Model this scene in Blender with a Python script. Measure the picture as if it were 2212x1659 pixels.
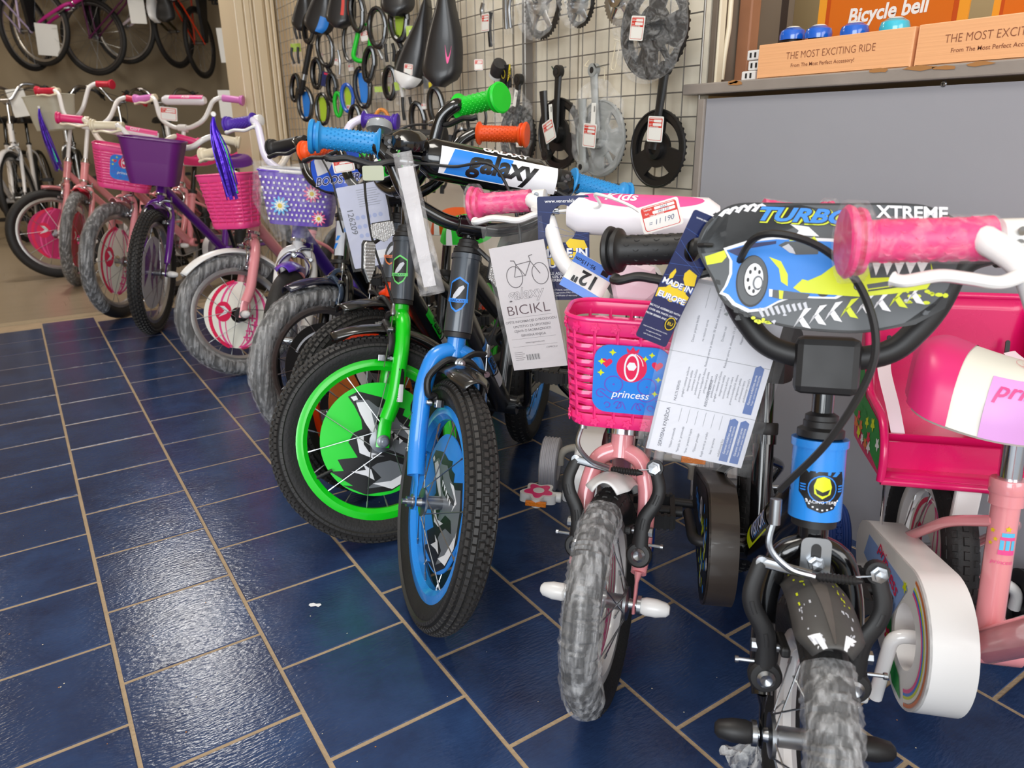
import bpy, math, random
from math import sin, cos, pi, radians as RD, sqrt, atan2, tan
from mathutils import Vector as V, Matrix as MX, geometry as GEO
for o in list(bpy.data.objects): bpy.data.objects.remove(o)
random.seed(7)
SC = bpy.context.scene
COL = SC.collection

# ---------------------------------------------------------------- camera
PITCH, YAW, ROLL, TILE = .3322, .5847, -.0110, .205
CAMZ = 3.7387 * TILE
FPX = 1572.26
FW = V((sin(YAW)*cos(PITCH), cos(YAW)*cos(PITCH), -sin(PITCH)))
_rt = V((cos(YAW), -sin(YAW), 0)); _up = _rt.cross(FW)
RGT = _rt*cos(ROLL) + _up*sin(ROLL); UPV = -_rt*sin(ROLL) + _up*cos(ROLL)
cd = bpy.data.cameras.new('camera'); cam = bpy.data.objects.new('camera', cd); COL.objects.link(cam)
cd.sensor_fit = 'HORIZONTAL'; cd.sensor_width = 36; cd.lens = 36*FPX/2212; cd.clip_start = .02; cd.clip_end = 60
cam.matrix_world = MX(((RGT.x, UPV.x, -FW.x, 0), (RGT.y, UPV.y, -FW.y, 0), (RGT.z, UPV.z, -FW.z, CAMZ), (0, 0, 0, 1)))
cd.dof.use_dof = True; cd.dof.focus_distance = 1.12; cd.dof.aperture_fstop = 8.5
SC.camera = cam

def at(px, py, ax, v):
    """real point where the line of sight of a photograph pixel meets the plane axis=v"""
    d = FW + RGT*((px-1106)/FPX) - UPV*((py-829.5)/FPX)
    c = V((0, 0, CAMZ)); t = (v-c[ax])/d[ax]
    return c + d*t

# ---------------------------------------------------------------- view, world, lights
vs = SC.view_settings
vs.view_transform = 'Standard'; vs.look = 'None'; vs.gamma = 1; vs.use_curve_mapping = False
vs.exposure = 0.42
w = bpy.data.worlds.new('world'); SC.world = w; w.use_nodes = True
w.node_tree.nodes['Background'].inputs[0].default_value = (.80, .90, 1.0, 1)
w.node_tree.nodes['Background'].inputs[1].default_value = .55

def area(name, loc, target, sx, sy, power, col):
    l = bpy.data.lights.new(name, 'AREA'); l.shape = 'RECTANGLE'; l.size = sx; l.size_y = sy
    l.energy = power; l.color = col
    o = bpy.data.objects.new(name, l); COL.objects.link(o); o.location = loc
    o.rotation_euler = (V(target)-V(loc)).to_track_quat('-Z', 'Y').to_euler()
    return o
area('shopfront_daylight', (-2.3, -1.6, 1.55), (.7, 1.0, .5), 2.6, 1.7, 78, (.93, .97, 1.0))
area('side_window_daylight', (.5, -2.3, 1.5), (.6, 1.0, .4), 1.8, 1.4, 26, (1.0, .98, .95))
area('ceiling_lamp_light', (.50, 4.90, 2.72), (.50, 4.90, 0), .5, .7, 24, (1.0, .97, .92))
area('ceiling_lamp_light', (.1, 1.3, 2.72), (.1, 1.3, 0), .6, 1.2, 20, (1.0, .95, .87))
area('ceiling_lamp_light', (-1.3, 6.4, 2.72), (-1.3, 6.4, 0), .6, 1.2, 20, (1.0, .90, .76))

# ---------------------------------------------------------------- materials
def lin(c):
    return tuple(((x/255)/12.92 if x/255 <= .04045 else ((x/255+.055)/1.055)**2.4) for x in c)
_M = {}
def mat(name, rgb=(128, 128, 128), rough=.45, metal=0., coat=0., bump=0., bscale=60., vary=0., alpha=1., trans=0., sub=0., vscale=20.):
    if name in _M: return _M[name]
    m = bpy.data.materials.new(name); _M[name] = m; m.use_nodes = True
    nt = m.node_tree; p = nt.nodes['Principled BSDF']; c = lin(rgb)
    p.inputs['Base Color'].default_value = (*c, 1); p.inputs['Roughness'].default_value = rough
    p.inputs['Metallic'].default_value = metal; p.inputs['Coat Weight'].default_value = coat
    p.inputs['Coat Roughness'].default_value = .08
    p.inputs['Alpha'].default_value = alpha; p.inputs['Transmission Weight'].default_value = trans
    tc = nt.nodes.new('ShaderNodeTexCoord')
    n = nt.nodes.new('ShaderNodeTexNoise'); n.inputs['Scale'].default_value = vscale; n.inputs['Detail'].default_value = 5
    nt.links.new(tc.outputs['Object'], n.inputs['Vector'])
    r = nt.nodes.new('ShaderNodeMapRange'); r.inputs[3].default_value = max(.02, rough*.8); r.inputs[4].default_value = min(1, rough*1.2)
    nt.links.new(n.outputs[0], r.inputs[0]); nt.links.new(r.outputs[0], p.inputs['Roughness'])
    if vary:
        mx = nt.nodes.new('ShaderNodeMix'); mx.data_type = 'RGBA'
        mx.inputs[6].default_value = (*[x*(1-vary) for x in c], 1); mx.inputs[7].default_value = (*[min(1, x*(1+vary)) for x in c], 1)
        nt.links.new(n.outputs[0], mx.inputs[0]); nt.links.new(mx.outputs[2], p.inputs['Base Color'])
    if bump:
        n2 = nt.nodes.new('ShaderNodeTexNoise'); n2.inputs['Scale'].default_value = bscale; n2.inputs['Detail'].default_value = 4
        nt.links.new(tc.outputs['Object'], n2.inputs['Vector'])
        b = nt.nodes.new('ShaderNodeBump'); b.inputs['Strength'].default_value = bump; b.inputs['Distance'].default_value = .004
        nt.links.new(n2.outputs[0], b.inputs['Height']); nt.links.new(b.outputs[0], p.inputs['Normal'])
    return m
def film(name, tint=(255, 255, 255), amount=.22, scale=60., rough=.12, stretch=(1, 1, 1), bump=.9, dist=1.5):
    """crumpled clear packaging film: mostly see-through, with glossy wrinkles"""
    if name in _M: return _M[name]
    m = bpy.data.materials.new(name); _M[name] = m; m.use_nodes = True
    nt = m.node_tree; p = nt.nodes['Principled BSDF']
    p.inputs['Base Color'].default_value = (*lin(tint), 1); p.inputs['Roughness'].default_value = rough
    tc = nt.nodes.new('ShaderNodeTexCoord'); mp = nt.nodes.new('ShaderNodeMapping'); mp.inputs['Scale'].default_value = stretch
    n = nt.nodes.new('ShaderNodeTexNoise'); n.inputs['Scale'].default_value = scale; n.inputs['Detail'].default_value = 6; n.inputs['Distortion'].default_value = dist
    nt.links.new(tc.outputs['Object'], mp.inputs[0]); nt.links.new(mp.outputs[0], n.inputs['Vector'])
    b = nt.nodes.new('ShaderNodeBump'); b.inputs['Strength'].default_value = bump; b.inputs['Distance'].default_value = .006
    nt.links.new(n.outputs[0], b.inputs['Height']); nt.links.new(b.outputs[0], p.inputs['Normal'])
    t = nt.nodes.new('ShaderNodeBsdfTransparent'); mx = nt.nodes.new('ShaderNodeMixShader')
    cr = nt.nodes.new('ShaderNodeMapRange'); cr.inputs[1].default_value = .42; cr.inputs[2].default_value = .72
    cr.inputs[3].default_value = amount*.55; cr.inputs[4].default_value = min(1, amount*2.6)
    nt.links.new(n.outputs[0], cr.inputs[0]); nt.links.new(cr.outputs[0], mx.inputs[0])
    nt.links.new(t.outputs[0], mx.inputs[1]); nt.links.new(p.outputs[0], mx.inputs[2])
    nt.links.new(mx.outputs[0], nt.nodes['Material Output'].inputs[0])
    return m

BLK = mat('black gloss paint', (12, 12, 14), .16, coat=.6)
BLKP = mat('black plastic', (30, 29, 30), .5)
RUB = mat('tyre rubber', (30, 29, 29), .62, bump=.25, bscale=200, vary=.2)
KNOB = mat('tyre knob rubber', (44, 42, 41), .6)
CHR = mat('chrome', (205, 205, 208), .16, 1)
STEEL = mat('zinc steel', (165, 168, 172), .3, 1)
WHT = mat('white plastic', (232, 230, 228), .35, coat=.2)
WPNT = mat('white paint', (236, 233, 232), .2, coat=.6)
CREAM = mat('cream plastic', (226, 214, 188), .4)
PAPER = mat('white card', (238, 236, 230), .55)
REDP = mat('red print', (214, 52, 38), .5)
GREEN = mat('green paint', (8, 205, 22), .3, coat=.5)
GRNR = mat('green rubber', (18, 196, 42), .45)
BLUE = mat('blue paint', (34, 134, 222), .28, coat=.5)
BLUR = mat('blue rubber', (36, 138, 205), .45)
ORNG = mat('orange paint', (240, 62, 14), .3, coat=.4)
ORNR = mat('orange rubber', (240, 84, 24), .45)
GREYF = mat('graphite frame paint', (68, 74, 82), .34, .35, coat=.5)
PINKP = mat('pink frame paint', (238, 152, 158), .18, coat=.8)
PINKR = mat('pink grip rubber', (228, 48, 120), .35)
PINKB = mat('pink basket plastic', (240, 44, 122), .3, coat=.3)
PINKM = mat('mid pink basket plastic', (240, 70, 140), .32, coat=.3)
PINKD = mat('pink seat plastic', (216, 18, 98), .28, coat=.3)
PURP = mat('purple paint', (98, 22, 140), .25, coat=.6)
PURD = mat('purple basket plastic', (100, 24, 112), .4)
VIOL = mat('violet rubber', (76, 44, 160), .45)
LILAC = mat('lilac rubber', (222, 128, 204), .4)
REDR = mat('red rubber', (200, 34, 62), .4)
SHF = film('clear shrink film', (245, 245, 245), .09, 60, .10)
BAG = film('clear bag film', (250, 250, 250), .10, 26, .12)
TWRAP = film('crinkled tyre wrap', (222, 222, 224), .19, 120, .09, (1, 1, .07), dist=.25, bump=.55)
SLEEVE = film('clear sleeve', (250, 250, 250), .06, 12, .07, bump=.35)
REFL = mat('clear reflector plastic', (216, 214, 212), .22, .5, bump=.6, bscale=260)
AMBER = mat('amber reflector', (236, 128, 10), .25, bump=.4, bscale=300)
SILR = mat('silver rim', (178, 176, 174), .32, .8)

# ---------------------------------------------------------------- mesh builder
class MB:
    def __init__(s): s.v = []; s.f = []; s.m = []; s.sm = []; s.mats = []
    def mi(s, m):
        if m not in s.mats: s.mats.append(m)
        return s.mats.index(m)
    def add(s, vs_, fs, m, smooth=True, X=None):
        b = len(s.v); k = s.mi(m)
        s.v += [tuple(X @ V(q)) if X else tuple(q) for q in vs_]
        for f in fs: s.f.append(tuple(b+i for i in f)); s.m.append(k); s.sm.append(smooth)
        return s
    def tube(s, path, r, m, seg=10, closed=False, cap=True, X=None, flat=None):
        P = [V(p) for p in path]; n = len(P)
        rs = r if isinstance(r, (list, tuple)) else [r]*n
        T = []
        for i in range(n):
            a = P[(i-1) % n] if (closed or i > 0) else P[i]; b = P[(i+1) % n] if (closed or i < n-1) else P[i]
            t = b-a; T.append(t.normalized() if t.length > 1e-9 else V((0, 0, 1)))
        u = T[0].orthogonal().normalized() if flat is None else (V(flat)-T[0]*V(flat).dot(T[0])).normalized()
        vs_ = []
        for i in range(n):
            u = (u - T[i]*u.dot(T[i])); u = u.normalized() if u.length > 1e-6 else T[i].orthogonal().normalized()
            w_ = T[i].cross(u); q = rs[i]
            ra, rb = (q if isinstance(q, tuple) else (q, q))
            for k in range(seg):
                a = 2*pi*k/seg; vs_.append(P[i] + u*(ra*cos(a)) + w_*(rb*sin(a)))
        fs = []
        for i in range(n if closed else n-1):
            for k in range(seg):
                j = (i+1) % n
                fs.append((i*seg+k, i*seg+(k+1) % seg, j*seg+(k+1) % seg, j*seg+k))
        if cap and not closed:
            fs.append(tuple(range(seg))[::-1]); fs.append(tuple((n-1)*seg+k for k in range(seg)))
        return s.add(vs_, fs, m, True, X)
    def lathe(s, prof, m, o=(0, 0, 0), ax=(0, 0, 1), seg=20, X=None, closed=False, smooth=True):
        ax = V(ax).normalized(); u = ax.orthogonal().normalized(); w_ = ax.cross(u); o = V(o)
        n = len(prof); vs_ = []
        for (r, h) in prof:
            for k in range(seg):
                a = 2*pi*k/seg; vs_.append(o + ax*h + u*(r*cos(a)) + w_*(r*sin(a)))
        fs = []
        for i in range(n if closed else n-1):
            j = (i+1) % n
            for k in range(seg): fs.append((i*seg+k, i*seg+(k+1) % seg, j*seg+(k+1) % seg, j*seg+k))
        if not closed:
            if prof[0][0] > 1e-6: fs.append(tuple(range(seg))[::-1])
            if prof[-1][0] > 1e-6: fs.append(tuple((n-1)*seg+k for k in range(seg)))
        return s.add(vs_, fs, m, smooth, X)
    def box(s, c, size, m, R=None, X=None):
        c = V(c); a, b, d = [q/2 for q in size]
        vs_ = [V((x*a, y*b, z*d)) for x in (-1, 1) for y in (-1, 1) for z in (-1, 1)]
        if R is not None: vs_ = [R @ q for q in vs_]
        return s.add([c+q for q in vs_], [(0, 1, 3, 2), (4, 6, 7, 5), (0, 4, 5, 1), (2, 3, 7, 6), (0, 2, 6, 4), (1, 5, 7, 3)], m, False, X)
    def prism(s, poly, h0, h1, m, F, holes=(), m2=None, cap0=True):
        """poly 2d points, F = (origin, ux, uy, n); extruded along n from h0 to h1"""
        O, ux, uy, nn = [V(q) for q in F]
        loops = [list(poly)] + [list(h) for h in holes]
        flat = [q for l in loops for q in l]
        tri = GEO.tessellate_polygon([[V((x, y, 0)) for x, y in l] for l in loops])
        N = len(flat); vs_ = [O+ux*x+uy*y+nn*h0 for x, y in flat] + [O+ux*x+uy*y+nn*h1 for x, y in flat]
        def ori(t):
            a, b, c = [flat[i] for i in t]
            return (b[0]-a[0])*(c[1]-a[1])-(b[1]-a[1])*(c[0]-a[0]) > 0
        top = [tuple(i+N for i in (t if ori(t) else t[::-1])) for t in tri]
        bot = [tuple(i-N for i in t[::-1]) for t in top]
        s.add(vs_, top + (bot if cap0 else []), m, False)
        side = []; b = 0
        for li, l in enumerate(loops):
            n = len(l)
            for i in range(n): side.append((b+i, b+(i+1) % n, N+b+(i+1) % n, N+b+i))
            b += n
        return s.add(vs_, side, m2 or m, False)
    def grid(s, fn, nu, nv, m, closeu=False, closev=False, smooth=True):
        vs_ = [fn(i/(nu if closeu else nu-1), j/(nv if closev else nv-1)) for i in range(nu) for j in range(nv)]
        fs = []
        for i in range(nu if closeu else nu-1):
            for j in range(nv if closev else nv-1):
                i2 = (i+1) % nu; j2 = (j+1) % nv
                fs.append((i*nv+j, i2*nv+j, i2*nv+j2, i*nv+j2))
        return s.add(vs_, fs, m, smooth)
    def flat(s, poly, m, F, h=0.):
        O, ux, uy, nn = [V(q) for q in F]
        n = len(poly)
        return s.add([O+ux*x+uy*y+nn*h for x, y in poly], [tuple(range(n))], m, False)
    def obj(s, name, parent=None, mw=None, bevel=0., thick=0.):
        me = bpy.data.meshes.new(name)
        me.from_pydata(s.v, [], s.f); me.polygons.foreach_set('material_index', s.m); me.polygons.foreach_set('use_smooth', s.sm)
        for m in s.mats: me.materials.append(m)
        me.update()
        if any(s.sm): me.set_sharp_from_angle(angle=RD(38))
        o = bpy.data.objects.new(name, me); COL.objects.link(o)
        if parent: o.parent = parent
        if mw is not None: o.matrix_basis = mw
        if thick:
            k = o.modifiers.new('thick', 'SOLIDIFY'); k.thickness = thick; k.offset = 0
        if bevel:
            k = o.modifiers.new('bevel', 'BEVEL'); k.width = bevel; k.segments = 2; k.limit_method = 'ANGLE'; k.angle_limit = RD(50)
        return o

def fillet(pts, r, n=6):
    P = [V(p) for p in pts]; out = [P[0]]
    for i in range(1, len(P)-1):
        a, b, c = P[i-1], P[i], P[i+1]
        d1 = (a-b); d2 = (c-b); l = min(r, d1.length*.49, d2.length*.49)
        p1 = b+d1.normalized()*l; p2 = b+d2.normalized()*l
        for k in range(n+1):
            t = k/n; out.append(p1*(1-t)**2 + b*2*t*(1-t) + p2*t*t)
    out.append(P[-1]); return out
def catmull(pts, n=6):
    P = [V(p) for p in pts]; P = [P[0]*2-P[1]] + P + [P[-1]*2-P[-2]]; out = []
    for i in range(1, len(P)-2):
        for k in range(n):
            t = k/n; a, b, c, d = P[i-1:i+3]
            out.append(.5*((2*b)+(-a+c)*t+(2*a-5*b+4*c-d)*t*t+(-a+3*b-3*c+d)*t**3))
    out.append(P[-2]); return out
def empty(name, label, cat, M=None, group=None):
    o = bpy.data.objects.new(name, None); COL.objects.link(o); o.empty_display_size = .05
    if M is not None: o.matrix_world = M
    return tag(o, label, cat, group)
def tag(o, label=None, cat=None, group=None, kind=None):
    if label: o['label'] = label
    if cat: o['category'] = cat
    if group: o['group'] = group
    if kind: o['kind'] = kind
    return o
_TX = {}
def text_poly(txt, size, bold=0., shear=0., wide=1.):
    """2D lettering as (verts, faces), centred on its own box"""
    k = (txt, bold, shear)
    if k not in _TX:
        c = bpy.data.curves.new('t', 'FONT'); c.body = txt; c.size = 1; c.offset = bold; c.shear = shear
        c.align_x = 'CENTER'; c.resolution_u = 3
        o = bpy.data.objects.new('t', c); COL.objects.link(o)
        dg = bpy.context.evaluated_depsgraph_get(); me = bpy.data.meshes.new_from_object(o.evaluated_get(dg))
        vs_ = [tuple(v.co) for v in me.vertices]; fs = [tuple(p.vertices) for p in me.polygons]
        bpy.data.objects.remove(o); bpy.data.curves.remove(c); bpy.data.meshes.remove(me)
        if vs_:
            x0 = min(v[0] for v in vs_); x1 = max(v[0] for v in vs_); y0 = min(v[1] for v in vs_); y1 = max(v[1] for v in vs_)
            vs_ = [(v[0]-(x0+x1)/2, v[1]-(y0+y1)/2) for v in vs_]
        _TX[k] = (vs_, fs)
    vs_, fs = _TX[k]
    return [(x*size*wide, y*size) for x, y in vs_], fs
def split_tris(vs_, fs, mx):
    vs_ = list(vs_); out = []; mid = {}
    def M_(i, j):
        k = (min(i, j), max(i, j))
        if k not in mid: vs_.append(((vs_[i][0]+vs_[j][0])/2, (vs_[i][1]+vs_[j][1])/2)); mid[k] = len(vs_)-1
        return mid[k]
    st = [t for f in fs for t in [(f[0], f[i], f[i+1]) for i in range(1, len(f)-1)]]
    while st:
        a, b, c = st.pop(); L = [(math.hypot(vs_[p][0]-vs_[q][0], vs_[p][1]-vs_[q][1]), p, q, r) for p, q, r in ((a, b, c), (b, c, a), (c, a, b))]
        l, p, q, r = max(L)
        if l < mx: out.append((a, b, c))
        else: m = M_(p, q); st += [(p, m, r), (m, q, r)]
    return vs_, out
def put_text(mb, txt, size, m, F, x=0., y=0., ang=0., h=.0004, bold=0., shear=0., wide=1., warp=None):
    O, ux, uy, nn = [V(q) for q in F]; vs_, fs = text_poly(txt, size, bold, shear, wide); ca, sa = cos(ang), sin(ang)
    if warp: vs_, fs = split_tris(vs_, fs, .0055)
    q = []
    for a, b in vs_:
        X_, Y_ = x+a*ca-b*sa, y+a*sa+b*ca
        q.append(warp(X_, Y_, h) if warp else O+ux*X_+uy*Y_+nn*h)
    mb.add(q, fs, m, False)
def circ(cx, cy, r, n=24, ry=None, a0=0.): return [(cx+r*cos(a0+2*pi*k/n), cy+(ry or r)*sin(a0+2*pi*k/n)) for k in range(n)]
def rrect(w_, h_, r, n=5, cx=0, cy=0):
    o = []
    for (sx, sy, a) in ((1, 1, 0), (-1, 1, 90), (-1, -1, 180), (1, -1, 270)):
        for k in range(n+1):
            t = RD(a+90*k/n); o.append((cx+sx*(w_/2-r)+r*cos(t), cy+sy*(h_/2-r)+r*sin(t)))
    return o
def star(cx, cy, r, n=4, q=.4, a0=pi/2):
    return [(cx+(r if k % 2 == 0 else r*q)*cos(a0+pi*k/n), cy+(r if k % 2 == 0 else r*q)*sin(a0+pi*k/n)) for k in range(2*n)]
def heart(cx, cy, r):
    return [(cx+r*.062*16*sin(t)**3, cy+r*.062*(13*cos(t)-5*cos(2*t)-2*cos(3*t)-cos(4*t))) for t in [2*pi*k/20 for k in range(20)]]
def flower(cx, cy, r, n=5, dep=.28, k=60, a0=0.):
    return [(cx+r*(1-dep+dep*cos(n*(2*pi*i/k)+a0))*cos(2*pi*i/k), cy+r*(1-dep+dep*cos(n*(2*pi*i/k)+a0))*sin(2*pi*i/k)) for i in range(k)]
def strip(pts, w_):
    """2D polyline turned into a thin ribbon polygon"""
    L = []; R_ = []
    for i, p in enumerate(pts):
        a = V(pts[max(0, i-1)]); b = V(pts[min(len(pts)-1, i+1)]); t = (b-a).normalized(); n = V((-t.y, t.x))
        q = V(p); L.append(tuple(q+n*w_/2)); R_.append(tuple(q-n*w_/2))
    return L+R_[::-1]
def ribbon(mb, pts, w_, m, F, h):
    O, ux, uy, nn = [V(q) for q in F]
    for i in range(len(pts)-1):
        a = V(pts[i]); b = V(pts[i+1]); t = (b-a); 
        if t.length < 1e-7: continue
        t.normalize(); n = V((-t.y, t.x))*w_/2
        mb.add([O+ux*q.x+uy*q.y+nn*h for q in (a-n, b-n, b+n, a+n)], [(0, 1, 2, 3)], m, False)
# ================================================================ setting
PX = 1.25                       # plane of the counter front and of the wire display grid
def tile_mat():
    m = mat('blue glazed tile', (26, 50, 108), .17)
    nt = m.node_tree; p = nt.nodes['Principled BSDF']
    tc = nt.nodes.new('ShaderNodeTexCoord'); oi = nt.nodes.new('ShaderNodeObjectInfo')
    ad = nt.nodes.new('ShaderNodeVectorMath'); ad.operation = 'ADD'
    sc = nt.nodes.new('ShaderNodeVectorMath'); sc.operation = 'SCALE'; sc.inputs['Scale'].default_value = 37
    nt.links.new(oi.outputs['Location'], sc.inputs[0]); nt.links.new(tc.outputs['Object'], ad.inputs[0]); nt.links.new(sc.outputs[0], ad.inputs[1])
    n = nt.nodes.new('ShaderNodeTexNoise'); n.inputs['Scale'].default_value = 7; n.inputs['Detail'].default_value = 9; n.inputs['Roughness'].default_value = .68
    nt.links.new(ad.outputs[0], n.inputs['Vector'])
    r = nt.nodes.new('ShaderNodeValToRGB'); nt.links.new(n.outputs[0], r.inputs[0])
    e = r.color_ramp.elements; e[0].position = .34; e[0].color = (*lin((30, 42, 74)), 1); e[1].position = .68; e[1].color = (*lin((46, 70, 112)), 1)
    hv = nt.nodes.new('ShaderNodeMix'); hv.data_type = 'RGBA'; hv.inputs[7].default_value = (*lin((44, 60, 94)), 1)
    rm = nt.nodes.new('ShaderNodeMapRange'); rm.inputs[4].default_value = .5; nt.links.new(oi.outputs['Random'], rm.inputs[0])
    nt.links.new(rm.outputs[0], hv.inputs[0]); nt.links.new(r.outputs[0], hv.inputs[6]); nt.links.new(hv.outputs[2], p.inputs['Base Color'])
    n2 = nt.nodes.new('ShaderNodeTexNoise'); n2.inputs['Scale'].default_value = 170; n2.inputs['Detail'].default_value = 2
    mp = nt.nodes.new('ShaderNodeMapping'); mp.inputs['Scale'].default_value = (.55, 1.5, 1); nt.links.new(ad.outputs[0], mp.inputs[0]); nt.links.new(mp.outputs[0], n2.inputs['Vector'])
    b = nt.nodes.new('ShaderNodeBump'); b.inputs['Strength'].default_value = .16; b.inputs['Distance'].default_value = .004
    nt.links.new(n2.outputs[0], b.inputs['Height']); nt.links.new(b.outputs[0], p.inputs['Normal'])
    return m
TM = tile_mat()
GROUT = mat('grout', (168, 146, 118), .8, bump=.4, bscale=150, vary=.25)
fl = MB().box((.0, .6, -.0119), (5.2, 6.36, .021), GROUT).obj('floor'); tag(fl, kind='structure')
tile_me = None
for i in range(-9, 7):
    for k in range(-10, 19):
        x0 = -.0022+i*TILE; y1 = 3.742-(k+9)*TILE - (0 if i % 2 == 0 else .0) 
        # running bond: every other column of tiles is shifted by half a tile
        y1 = 3.5139-k*TILE+(0 if i % 2 == 0 else .1077)
        y1 -= i*.0052
        if y1 > 3.80 or y1 < -1.9 or x0 > 1.5: continue
        yb = y1-TILE
        if tile_me is None:
            g = .0026; mb = MB(); t = TILE-2*g; e = .0016
            vs_ = [(-t/2, -t/2, -.006), (t/2, -t/2, -.006), (t/2, t/2, -.006), (-t/2, t/2, -.006),
                   (-t/2, -t/2, -e), (t/2, -t/2, -e), (t/2, t/2, -e), (-t/2, t/2, -e),
                   (-t/2+e, -t/2+e, 0), (t/2-e, -t/2+e, 0), (t/2-e, t/2-e, 0), (-t/2+e, t/2-e, 0)]
            fs = [(8, 9, 10, 11)]
            for q in range(4): r_ = (q+1) % 4; fs += [(q, r_, 4+r_, 4+q), (4+q, 4+r_, 8+r_, 8+q)]
            mb.add(vs_, fs, TM, False); o = mb.obj('tile', fl); tile_me = o.data
        else:
            o = bpy.data.objects.new('tile', tile_me); COL.objects.link(o); o.parent = fl
        o.location = (x0+TILE/2, (y1+yb)/2, random.uniform(-.0004, 0)); o.rotation_euler = (random.uniform(-.002, .002), random.uniform(-.002, .002), random.choice((0, pi)))
# laminate beyond the opening, laid across, tilted joint line like the photograph's
LAM = mat('worn laminate', (150, 134, 112), .3, vary=.3, vscale=5)
_n = [n for n in LAM.node_tree.nodes if n.type == 'TEX_NOISE'][0]
_mp = LAM.node_tree.nodes.new('ShaderNodeMapping'); _mp.inputs['Scale'].default_value = (.35, 7, 1)
_tc = [n for n in LAM.node_tree.nodes if n.type == 'TEX_COORD'][0]
LAM.node_tree.links.new(_tc.outputs['Object'], _mp.inputs[0]); LAM.node_tree.links.new(_mp.outputs[0], _n.inputs['Vector'])
f2 = MB().box((-.2, 5.97, -.012), (7.4, 4.4, .018), mat('laminate underlay', (70, 60, 48), .8)).obj('floor_2'); tag(f2, kind='structure')
y = 3.80; row = 0
while y < 8.1:
    x = -3.9+random.random()
    while x < 3.4:
        MB().box((0, 0, 0), (1.1994, .1148, .009), LAM).obj('plank', f2, MX.Translation((x+.6, y+.057, .0014)))
        x += 1.2
    y += .115; row += 1
o = MB().box((-.45, 3.776, -.002), (3.5, .05, .014), mat('laminate end profile', (168, 150, 122), .4)).obj('trim_2'); tag(o, kind='structure')

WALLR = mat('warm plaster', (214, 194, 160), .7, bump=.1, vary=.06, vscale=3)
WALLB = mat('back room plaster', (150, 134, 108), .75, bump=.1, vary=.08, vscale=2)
WTILE = mat('white display board', (240, 230, 210), .4, vary=.04)
CEIL = mat('ceiling paint', (222, 216, 204), .8)
def wall(name, c, s, m): o = MB().box(c, s, m).obj(name); return tag(o, kind='structure')
wall('wall_right', (1.345, 4.02, 1.35), (.11, .9, 2.9), WALLR)
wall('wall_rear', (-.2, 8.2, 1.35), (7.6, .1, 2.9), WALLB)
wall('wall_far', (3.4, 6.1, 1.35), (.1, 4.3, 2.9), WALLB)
wall('wall_left', (-2.65, 4.4, 1.35), (.1, 7.6, 2.9), WALLR)
wall('ceiling', (.4, 3.0, 2.83), (6.3, 10.6, .06), CEIL)
wall('wall_side', (1.86, .95, 1.35), (.08, 5.3, 2.9), mat('beige side wall', (178, 154, 112), .7, vary=.08, vscale=2))
# board behind the wire grid
b = MB()
b.box((1.297, 2.505, .85), (.012, 2.65, 1.70), WTILE)
o = b.obj('display_board'); tag(o, 'cream white board on the wall behind the wire display grid', 'board')
for k in range(9):
    MB().box((1.2905, 1.32+k*.30, .85), (.0022, .004, 1.68), mat('board seam', (150, 140, 124), .6)).obj('seam', o)
# pillar with moulded edge at the opening
CRM = mat('cream gloss door frame', (226, 208, 176), .35, coat=.3, vary=.05, vscale=3)
pl = at(504, 0, 1, 4.10).x; 
b = MB(); b.box(((pl+1.13)/2, 4.25, 1.35), (1.13-pl, .3, 2.9), CRM); o = b.obj('trim_1', bevel=.004); tag(o, kind='structure')
X0 = 1.13
for j, (wd, dp) in enumerate(((.030, .018), (.016, .008), (.048, .026), (.014, .006), (.022, .020), (.02, .03))):
    MB().box((X0+wd/2, 4.10-dp/2+.06, 1.35), (wd-.002, dp+.12, 2.9), CRM).obj('moulding', o, bevel=.004); X0 += wd
# ---------------------------------------------------------------- wire display grid (two panels)
WIRE = mat('grid wire', (150, 146, 140), .4, .7)
def grid_panel(y0, y1, z0, z1, label, name):
    t = empty(name, label, 'wire grid', MX.Translation((PX, y0, z0)), 'wire display grids')
    W_, H_ = y1-y0, z1-z0; r = .0016
    nv = round(W_/.0505); nh = round(H_/.0505); vme = hme = None
    for k in range(nv+1):
        y = W_*k/nv
        if vme is None: o = MB().tube([(0, 0, 0), (0, 0, H_)], r, WIRE, 6).obj('wire', t); vme = o.data
        else: o = bpy.data.objects.new('wire', vme); COL.objects.link(o); o.parent = t
        o.location = (.0016, y, 0)
    for k in range(nh+1):
        z = H_*k/nh
        if hme is None: o = MB().tube([(0, 0, 0), (0, W_, 0)], r, WIRE, 6).obj('wire', t); hme = o.data
        else: o = bpy.data.objects.new('wire', hme); COL.objects.link(o); o.parent = t
        o.location = (-.0016, 0, z)
    MB().tube([(0, 0, 0), (0, W_, 0), (0, W_, H_), (0, 0, H_)], .0030, WIRE, 8, closed=True).obj('frame_wire', t)
    return t
gz = .644
ys = at(1132, 100, 0, PX).y
grid_panel(1.158, ys-.006, gz, gz+.9595, 'wire grid panel hung with bicycle cranks, right one beside the grey counter', 'wire_grid')
grid_panel(ys+.006, ys+.006+.0505*42, gz, gz+.9595, 'wire grid panel hung with saddles and locks, left one near the cream pillar', 'wire_grid')
o = MB().box((PX+.012, ys, 1.15), (.022, .018, 1.1), mat('grey metal post', (118, 112, 108), .4, .4)).obj('support_post'); tag(o, 'thin grey metal post between the two wire grid panels', 'post')
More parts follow.
